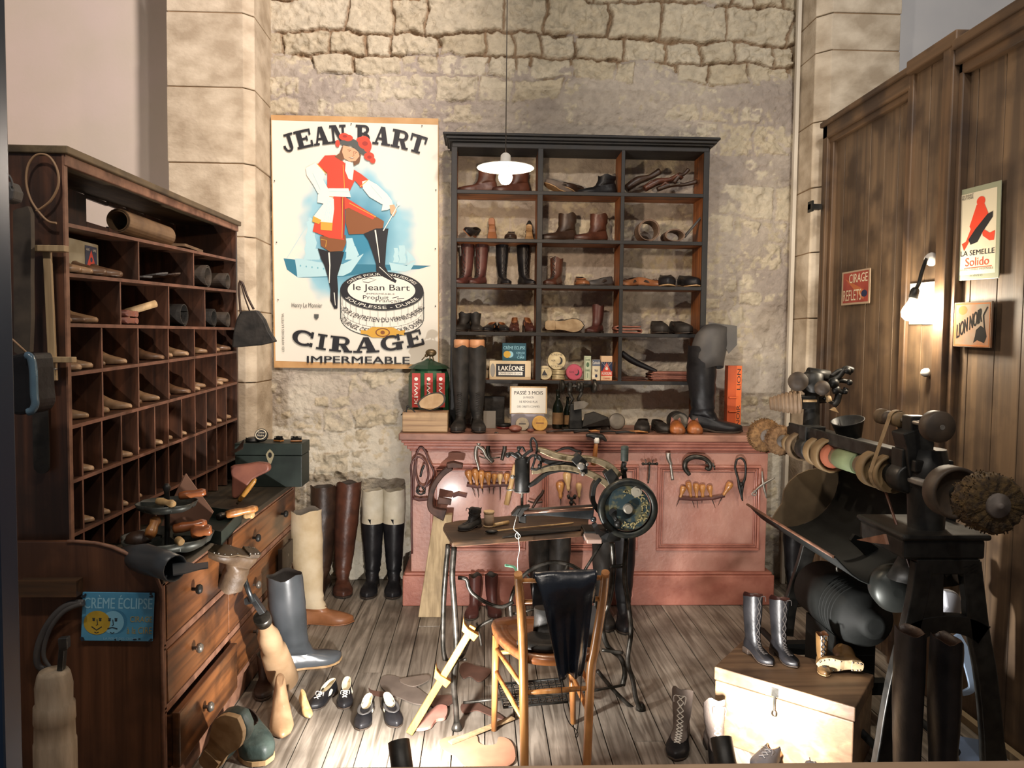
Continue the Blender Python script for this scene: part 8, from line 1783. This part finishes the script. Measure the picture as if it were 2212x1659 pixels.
# ================================================================ on top of the drawer chest
def chest_top():
    zt_ = .7575
    # dark green toolbox across the far end
    Y = 3.93; a, b = P(508, 1050, Y=Y), P(652, 1050, Y=Y); zt2 = P(600, 958, Y=Y).z
    r = thing('tool_case', 'dark green lidded case with pale lock plate at the far end of the drawer chest', 'case', ((a.x+b.x)/2, Y, zt_), room=True)
    MB().box(a.x, b.x, Y, Y+.17, zt_, zt_+(zt2-zt_)*.72).build('case_body', M['green'], r, bevel=.003); MB().box(a.x-.002, b.x+.002, Y-.002, Y+.172, zt_+(zt2-zt_)*.73, zt2).build('lid', M['green'], r, bevel=.003)
    S = Sheet(P(573, 970, Y=Y-.003), (1, 0, 0), (0, 0, -1)); q = Y/FPX; g = MB(); S.poly(g, [(10*q, 0), (15*q, 5*q), (19*q, 12*q), (16*q, 22*q), (12*q, 32*q), (8*q, 32*q), (4*q, 22*q), (1*q, 12*q), (5*q, 5*q)], 2, 0); S.disc(g, 10*q, 13*q, 4*q, 6*q, 3, 1); g.build('lock_plate', [mat('pale_brass', '#b8ad8c', .4, .5), M['blackm']], r)
    hp = (Y+.05)/FPX
    for i, (px, R, tilt, lb, D, tx) in enumerate(((546, 15, 0, 'flat round black tin lying on the green case', .022, None), (566, 14, 60, 'round black and white polish tin tipped up on the green case', .022, 'Crème Noire'))):
        c = P(px, 955, Y=Y+.06); t = thing('polish_tin', lb, 'tin', (c.x, Y+.06, zt2+.001+(R*hp*math.sin(math.radians(tilt)))), (math.radians(tilt), 0, 0)); MB().lathe([(R*hp*.97, 0), (R*hp, .003), (R*hp, D*.5), (R*hp*.97, D*.52), (R*hp*.97, D)], 24).build('tin_body', M['blackm'], t)
        S = Sheet((-R*hp, R*hp, D+.0004), (1, 0, 0), (0, -1, 0)); g = MB(); S.disc(g, R*hp, R*hp, R*hp*.85, R*hp*.85, 1, 0); S.disc(g, R*hp, R*hp, R*hp*.72, R*hp*.72, 2, 1)
        if tx: S.text(g, 'Crème', R*hp*.5, R*hp*.5, R*hp*1.5, R*hp*.85, 3, .01, 0); S.text(g, 'Noire', R*hp*.5, R*hp*1.0, R*hp*1.5, R*hp*1.35, 3, .01, 0)
        g.build('print', [M['cream'], M['ink']], t)
    for i, (x0, x1, lb) in enumerate(((592, 612, 'small worn round brush on the green case'), (628, 652, 'black bristled shoe brush at the right end of the green case'))):
        c = P((x0+x1)/2, 955, Y=Y+.07); w = (x1-x0)*hp; t = thing('shoe_brush', lb, 'brush', (c.x, Y+.07, zt2+.001), .15 if i else -.5); MB().box(-w/2, w/2, -.015, .015, .0, .009).build('brush_back', M['handle'], t, bevel=.003)
        g = MB(); rs = random.Random(i)
        g.box(-w/2+.002, w/2-.002, -.012, .012, .009, .018)
        for k in range(60): x = rs.uniform(-w/2+.003, w/2-.003); y = rs.uniform(-.012, .012); g.tube([(x, y, .016), (x+rs.uniform(-.002, .002), y, .028)], .0012, 3, cap=False)
        g.build('bristles', M['blackm'], t)
    c = P(522, 972, Y=3.80); solo_room('leather_tongue', MB().slab([P(x, y, Y=3.88) for x, y in ((497, 976), (512, 968), (526, 950), (524, 970), (508, 978))], (0, .01, 0)), M['brownl2'], 'stiff brown leather tongue sticking up beside the green case', 'leather').location.z += 0
    # two-tier revolving nail tray
    cx_, cy_ = P(362, 1190, Z=zt_).xy
    t = thing('nail_carousel', 'two-tier black iron nail tray with lobed bowls on the drawer chest', 'tray', (cx_, cy_, zt_))
    MB().lathe([(.05, 0), (.05, .006), (.012, .012), (.009, .03), (.009, .21), (.014, .225), (.006, .24)], 18).build('spindle', M['blackm'], t)
    def lobed(R, z, h, lob, nm):
        g = MB(); n = 64; prof = [(.25, 0), (.72, .0), (.92, h*.35), (1.0, h), (.96, h*1.0), (.88, h*.4), (.68, h*.14), (.12, h*.14)]
        g.loft([[Vector((R*p*(1+.09*abs(math.sin(lob*.5*a_))-.04)*math.cos(a_), R*p*(1+.09*abs(math.sin(lob*.5*a_))-.04)*math.sin(a_), z+zz)) for a_ in [2*PI*k/n for k in range(n)]] for p, zz in prof], True, True); b = g.build(nm, M['lead'], t)
        for k in range(lob):
            a_ = 2*PI*k/lob; w = MB(); w.slab([(R*.15*math.cos(a_), R*.15*math.sin(a_), z+h*.1), (R*.9*math.cos(a_), R*.9*math.sin(a_), z+h*.3), (R*.93*math.cos(a_), R*.93*math.sin(a_), z+h*.95), (R*.15*math.cos(a_), R*.15*math.sin(a_), z+h*.95)], (-.003*math.sin(a_), .003*math.cos(a_), 0)); w.build('partition', M['lead'], b)
    lobed(.148, .012, .045, 7, 'lower_tray'); lobed(.098, .145, .030, 6, 'upper_tray')
    def grip(lb, a, b, w, m='handle', nm='hand_tool', cat='tool', prof=None):
        a, b = Vector(a), Vector(b); L = (b-a).length; g = MB(); g.lathe(prof or [(w*.5, 0), (w*.85, L*.05), (w, L*.3), (w*.75, L*.6), (w*.95, L*.85), (w*.6, L)], 14, a, b-a); return solo_room(nm, g, M[m], lb, cat)
    o = Vector((cx_, cy_, zt_))
    grip('round brown wooden grip lying in the lower nail tray', o+Vector((-.02, -.10, .075)), o+Vector((-.015, -.05, .13)), .02)
    grip('shiny red-brown wooden handle on the right of the lower tray', o+Vector((.03, -.03, .085)), o+Vector((.13, .02, .095)), .019, 'redh'); grip('thick tan wooden handle at the right of the lower tray', o+Vector((.10, -.05, .075)), o+Vector((.165, -.03, .085)), .022, 'redh')
    grip('small pale wooden knob at the rim of the lower tray', o+Vector((.075, -.10, .066)), o+Vector((.10, -.135, .066)), .014, 'handlep')
    grip('pink wooden roller end on the upper nail tray', o+Vector((.04, .0, .195)), o+Vector((.125, .03, .205)), .016, 'redh'); grip('short wooden tube lying across the upper nail tray', o+Vector((-.01, -.06, .19)), o+Vector((.06, -.085, .185)), .014, 'handlep')
    solo_room('leather_scrap', MB().ball(o+Vector((-.075, -.06, .055)), .045, 12, sc=(1, .8, .7)), M['brownl2'], 'folded brown leather scrap in the left of the lower tray', 'scrap')
    g = MB(); q = [o+Vector(v) for v in ((-.11, .16, .002), (.05, .165, .002), (.10, .175, .10), (-.01, .20, .24), (-.02, .20, .23))]; g.slab(q, (0, .004, .001)); solo_room('leather_piece', g, M['leatherpink'], 'pinkish brown leather panel propped behind the nail tray', 'leather')
    # open dark tray with rolled leather and tools
    p = [P(x, y, Z=zt_) for x, y in ((478, 1178), (522, 1130), (438, 1118), (400, 1160))]
    t = thing('open_tray', 'low dark open wooden tray of tools in the middle of the chest top', 'tray', tuple(sum(p, Vector())/4), room=True); c = sum(p, Vector())/4
    MB().slab(p, (0, 0, .006)).build('tray_bottom', M['green'], t); w = MB()
    for i in range(4):
        a_, b_ = p[i], p[(i+1) % 4]; n_ = (c-(a_+b_)/2).normalized()*.006; w.slab([a_, b_, b_+n_, a_+n_], (0, 0, .05))
    w.build('tray_side', M['green'], t)
    grip('long tan wooden roller lying across the open tray', P(487, 1112, Z=zt_+.075), P(556, 1098, Z=zt_+.085), .017, 'handle'); grip('dark metal tube end beside the tan roller', P(470, 1118, Z=zt_+.062), P(495, 1110, Z=zt_+.065), .016, 'iron'); grip('small tan wooden block under the tan roller', P(527, 1112, Z=zt_+.04), P(548, 1113, Z=zt_+.04), .016, 'handlep')
    a_, b_ = P(512, 1088, Z=zt_+.01), P(548, 1040, Y=3.45)
    r = thing('wood_file', 'file with a long yellow wooden handle propped on the chest top', 'file', tuple(a_), room=True); d = (b_-a_); MB().lathe([(.008, 0), (.010, .01), (.012, d.length*.5), (.011, d.length*.9), (.005, d.length)], 12, a_+d*.12, d).build('handle', M['yellow'], r); MB().tube([a_, a_+d*.14], .006, 6).build('ferrule', M['brass'], r)
    # brown leather holster piece
    Yh = 3.62; g = MB(); ps = [P(x, y, Y=Yh) for x, y in sm([(496, 1012), (530, 1008), (556, 1004), (578, 1008), (580, 1022), (562, 1032), (548, 1040), (530, 1060), (512, 1080), (500, 1078), (500, 1040)], 3)]
    zmn = min(v.z for v in ps)
    g.slab([v+Vector((0, 0, zt_+.002-zmn)) for v in ps], (0, .045, 0)); solo_room('leather_quarter', g, M['redlp'], 'shiny reddish brown shaped leather piece standing before the green case', 'leather', bevel=.012)
    # black boot leg lying at the near end
    r = thing('rubber_boot_upper', 'black rubber boot leg lying on its side at the near end of the chest top', 'boot', tuple(P(370, 1240, Z=zt_)), room=True); g = MB(); path = [P(268, 1200, Z=zt_+.055), P(310, 1206, Z=zt_+.06), P(350, 1218, Z=zt_+.055), P(378, 1228, Z=zt_+.05)]
    g.tube(path, [.03, .046, .044, .042], 16, cap=False); u = g.build('leg_tube', M['greyb'], r); md = u.modifiers.new('s', 'SOLIDIFY'); md.thickness = .004
    g = MB(); g.slab([P(x, y, Z=zt_+.055) for x, y in ((372, 1212), (396, 1214), (420, 1220), (450, 1216), (450, 1228), (428, 1232), (400, 1240), (374, 1244))], (0, 0, .004)); g.build('tongue', M['greyb'], r)
M['lead'] = mat('dull_lead', '#3c3f3c', .42, .6, c2='#565852', scale=14); M['redh'] = mat('polished_red_wood', '#94522f', .3, c2='#a8683c', scale=10, coat=.5); M['leatherpink'] = mat('pinkish_brown_board', '#7d5a47', .6, c2='#6b4b3a', scale=6)
chest_top()

# ================================================================ leaning turned post with upturned hobnailed boot
def post_boot():
    a = P(614, 1470, Z=.02); b = P(566, 1334, Y=3.02); d = (b-a); L = d.length
    r = thing('leaning_last_post', 'pale turned wooden post with iron head leaning back against the chest corner', 'post', (a.x, a.y, 0), room=True)
    q = 2.98/FPX
    MB().lathe([(28*q, -.005), (35*q, .01), (33*q, L*.30), (30*q, L*.50), (23*q, L*.53), (26*q, L*.62), (24*q, L*.74), (17*q, L*.82), (15*q, L*.90), (18*q, L*.93), (18*q, L), (4*q, L)], 26, a, d).build('turned_post', mat('turned_wood', '#a88c6c', .65, c2='#8f7354', scale=8, bump=.15), r)
    MB().lathe([(18.5*q, L*.93), (19*q, L*.97), (18.5*q, L*1.01)], 24, a, d).build('iron_collar', M['iron'], r)
    e = b+Vector((-.05, .03, .085)); g = MB(); n = Vector((0, -.02, 0)); g.slab([P(x, y, Y=2.98) for x, y in ((560, 1330), (544, 1305), (528, 1308), (526, 1294), (546, 1286), (556, 1300), (572, 1324))], (0, .03, 0)); g.build('iron_head', M['steelblue'], r, bevel=.003)
    c = P(532, 1262, Y=2.97); MB().tube([P(546, 1300, Y=2.98), P(536, 1275, Y=2.98), P(528, 1250, Y=2.98)], .011, 8).build('iron_stem', M['steelblue'], r)
    # boot upside down on the iron
    rt = Euler((math.radians(158), math.radians(-14), math.radians(-128)), 'XYZ')
    o = footwear('hobnailed_boot', 'old brown hobnailed boot turned sole up on top of the iron post', 'boot', tuple(P(514, 1188, Y=2.92)), tuple(rt), .225, 'ankle', 'browng', lining='soledk', sole='brownsole', lace=None, H=.16, nails=True, wr=.025, wide=1.2, heel=.08)
M['browng'] = mat('dusty_brown_leather', '#5c4a38', .5, c2='#453525', scale=16, bump=.4, bscale=26); M['brownsole'] = mat('brown_sole', '#3f3224', .5, c2='#54442f', scale=20)
post_boot()

# ================================================================ hides and offcuts on the floor
def floor_scraps():
    def sc(lb, pts, m, z=.002, t=.004, name='leather_offcut', curl=0):
        o = [P(x, y, Z=z) for x, y in pts]; c = sum(o, Vector())/len(o); g = MB(); n = len(o)
        rings = [[p+Vector((0, 0, 0)) for p in o], [c+(p-c)*.5 for p in o]]
        g.slab(spline(o, 4, True), (0, 0, t)); return solo_room(name, g, M[m], lb, 'leather')
    sc('large grey sole-shaped leather piece behind the strap shoes', [(824, 1466), (842, 1460), (870, 1468), (900, 1486), (932, 1508), (962, 1514), (940, 1524), (900, 1522), (872, 1512), (838, 1498), (822, 1482)], 'scrapg')
    sc('narrow pointed grey leather piece lying beyond the big grey one', [(862, 1470), (900, 1462), (925, 1460), (926, 1470), (892, 1484)], 'scrapg2', z=.0065)
    sc('small brown leather scrap behind the strap shoes', [(796, 1486), (806, 1492), (840, 1496), (866, 1504), (838, 1506), (806, 1502)], 'scrapb', z=.0005, t=.0012)
    sc('curled red-brown leather offcut behind the left machine leg', [(992, 1446), (1004, 1432), (1030, 1440), (1060, 1448), (1052, 1464), (1034, 1474), (1016, 1462), (1000, 1466)], 'scrapb')
    sc('brown leather strip under the treadle rod', [(996, 1524), (1022, 1514), (1044, 1526), (1078, 1544), (1090, 1556), (1060, 1548), (1030, 1536), (1002, 1542)], 'scrapb')
    sc('pink leather offcut by the foot of the machine leg', [(935, 1536), (948, 1528), (964, 1530), (966, 1544), (960, 1556), (942, 1560), (930, 1574), (905, 1580), (890, 1572), (912, 1556)], 'scrapp', z=.008, t=.012)
    sc('large tan hide with a round cut lying by the window in front of the chair', [(950, 1602), (975, 1592), (1010, 1590), (1030, 1592), (1034, 1606), (1052, 1612), (1072, 1608), (1078, 1594), (1100, 1600), (1112, 1622), (1108, 1650), (1060, 1668), (1010, 1660), (984, 1636), (958, 1620)], 'scrapt')
    a, b = P(972, 1606, Z=.008), P(1108, 1552, Z=.008); d = (b-a).normalized()*1; w = Vector((-d.y, d.x, 0))*.012
    solo_room('wooden_lath', MB().slab([a-w, b-w, b+w, a+w], (0, 0, .006)), M['pale2'], 'thin grey wooden lath lying slantwise before the left chair leg', 'lath')
    sc('faint brown leather piece under the size stick', [(925, 1510), (960, 1502), (984, 1508), (970, 1524), (940, 1530)], 'scrapb', z=.0115, t=.003)
for k, c1, c2 in (('scrapg', '#6e6259', '#5d524a'), ('scrapg2', '#776a5f', '#695d53'), ('scrapb', '#5f4236', '#4e352b'), ('scrapp', '#b07e70', '#9c6a5c'), ('scrapt', '#a5765c', '#8f6650')): M[k] = mat(k+'_leather', c1, .6, c2=c2, scale=10, bump=.1)
floor_scraps()
# open storage box behind the tan boot with a small ball
def crate():
    Y = 3.72; a, b = P(548, 1262, Y=Y), P(610, 1262, Y=Y); zt2 = P(580, 1187, Y=Y).z
    r = thing('open_crate', 'dark open drawer pulled out behind the grey boot at the chest end', 'crate', ((a.x+b.x)/2, Y, 0), room=True); z0 = .38
    x0, x1 = -.985, b.x
    w = MB(); w.box(x0, x1, Y, Y+.012, z0, zt2); w.box(x0, x1, Y+.20, Y+.212, z0, zt2); w.box(x1-.012, x1, Y+.012, Y+.20, z0, zt2); w.box(x0, x1, Y, Y+.212, z0-.012, z0); w.build('crate_box', M['chestdk'], r, bevel=.002)
    k = MB(); k.ball(P(572, 1214, Y=Y-.006), .010, 10); k.build('knob', M['white'], r)
    MB().box(x0+.02, x1-.02, Y+.02, Y+.19, 0, z0-.013).build('lower_box', M['chestdk'], r, bevel=.003)
M['chestdk'] = mat('dark_chest_wood', '#33271c', .5, c2='#231a13', scale=10)
crate()
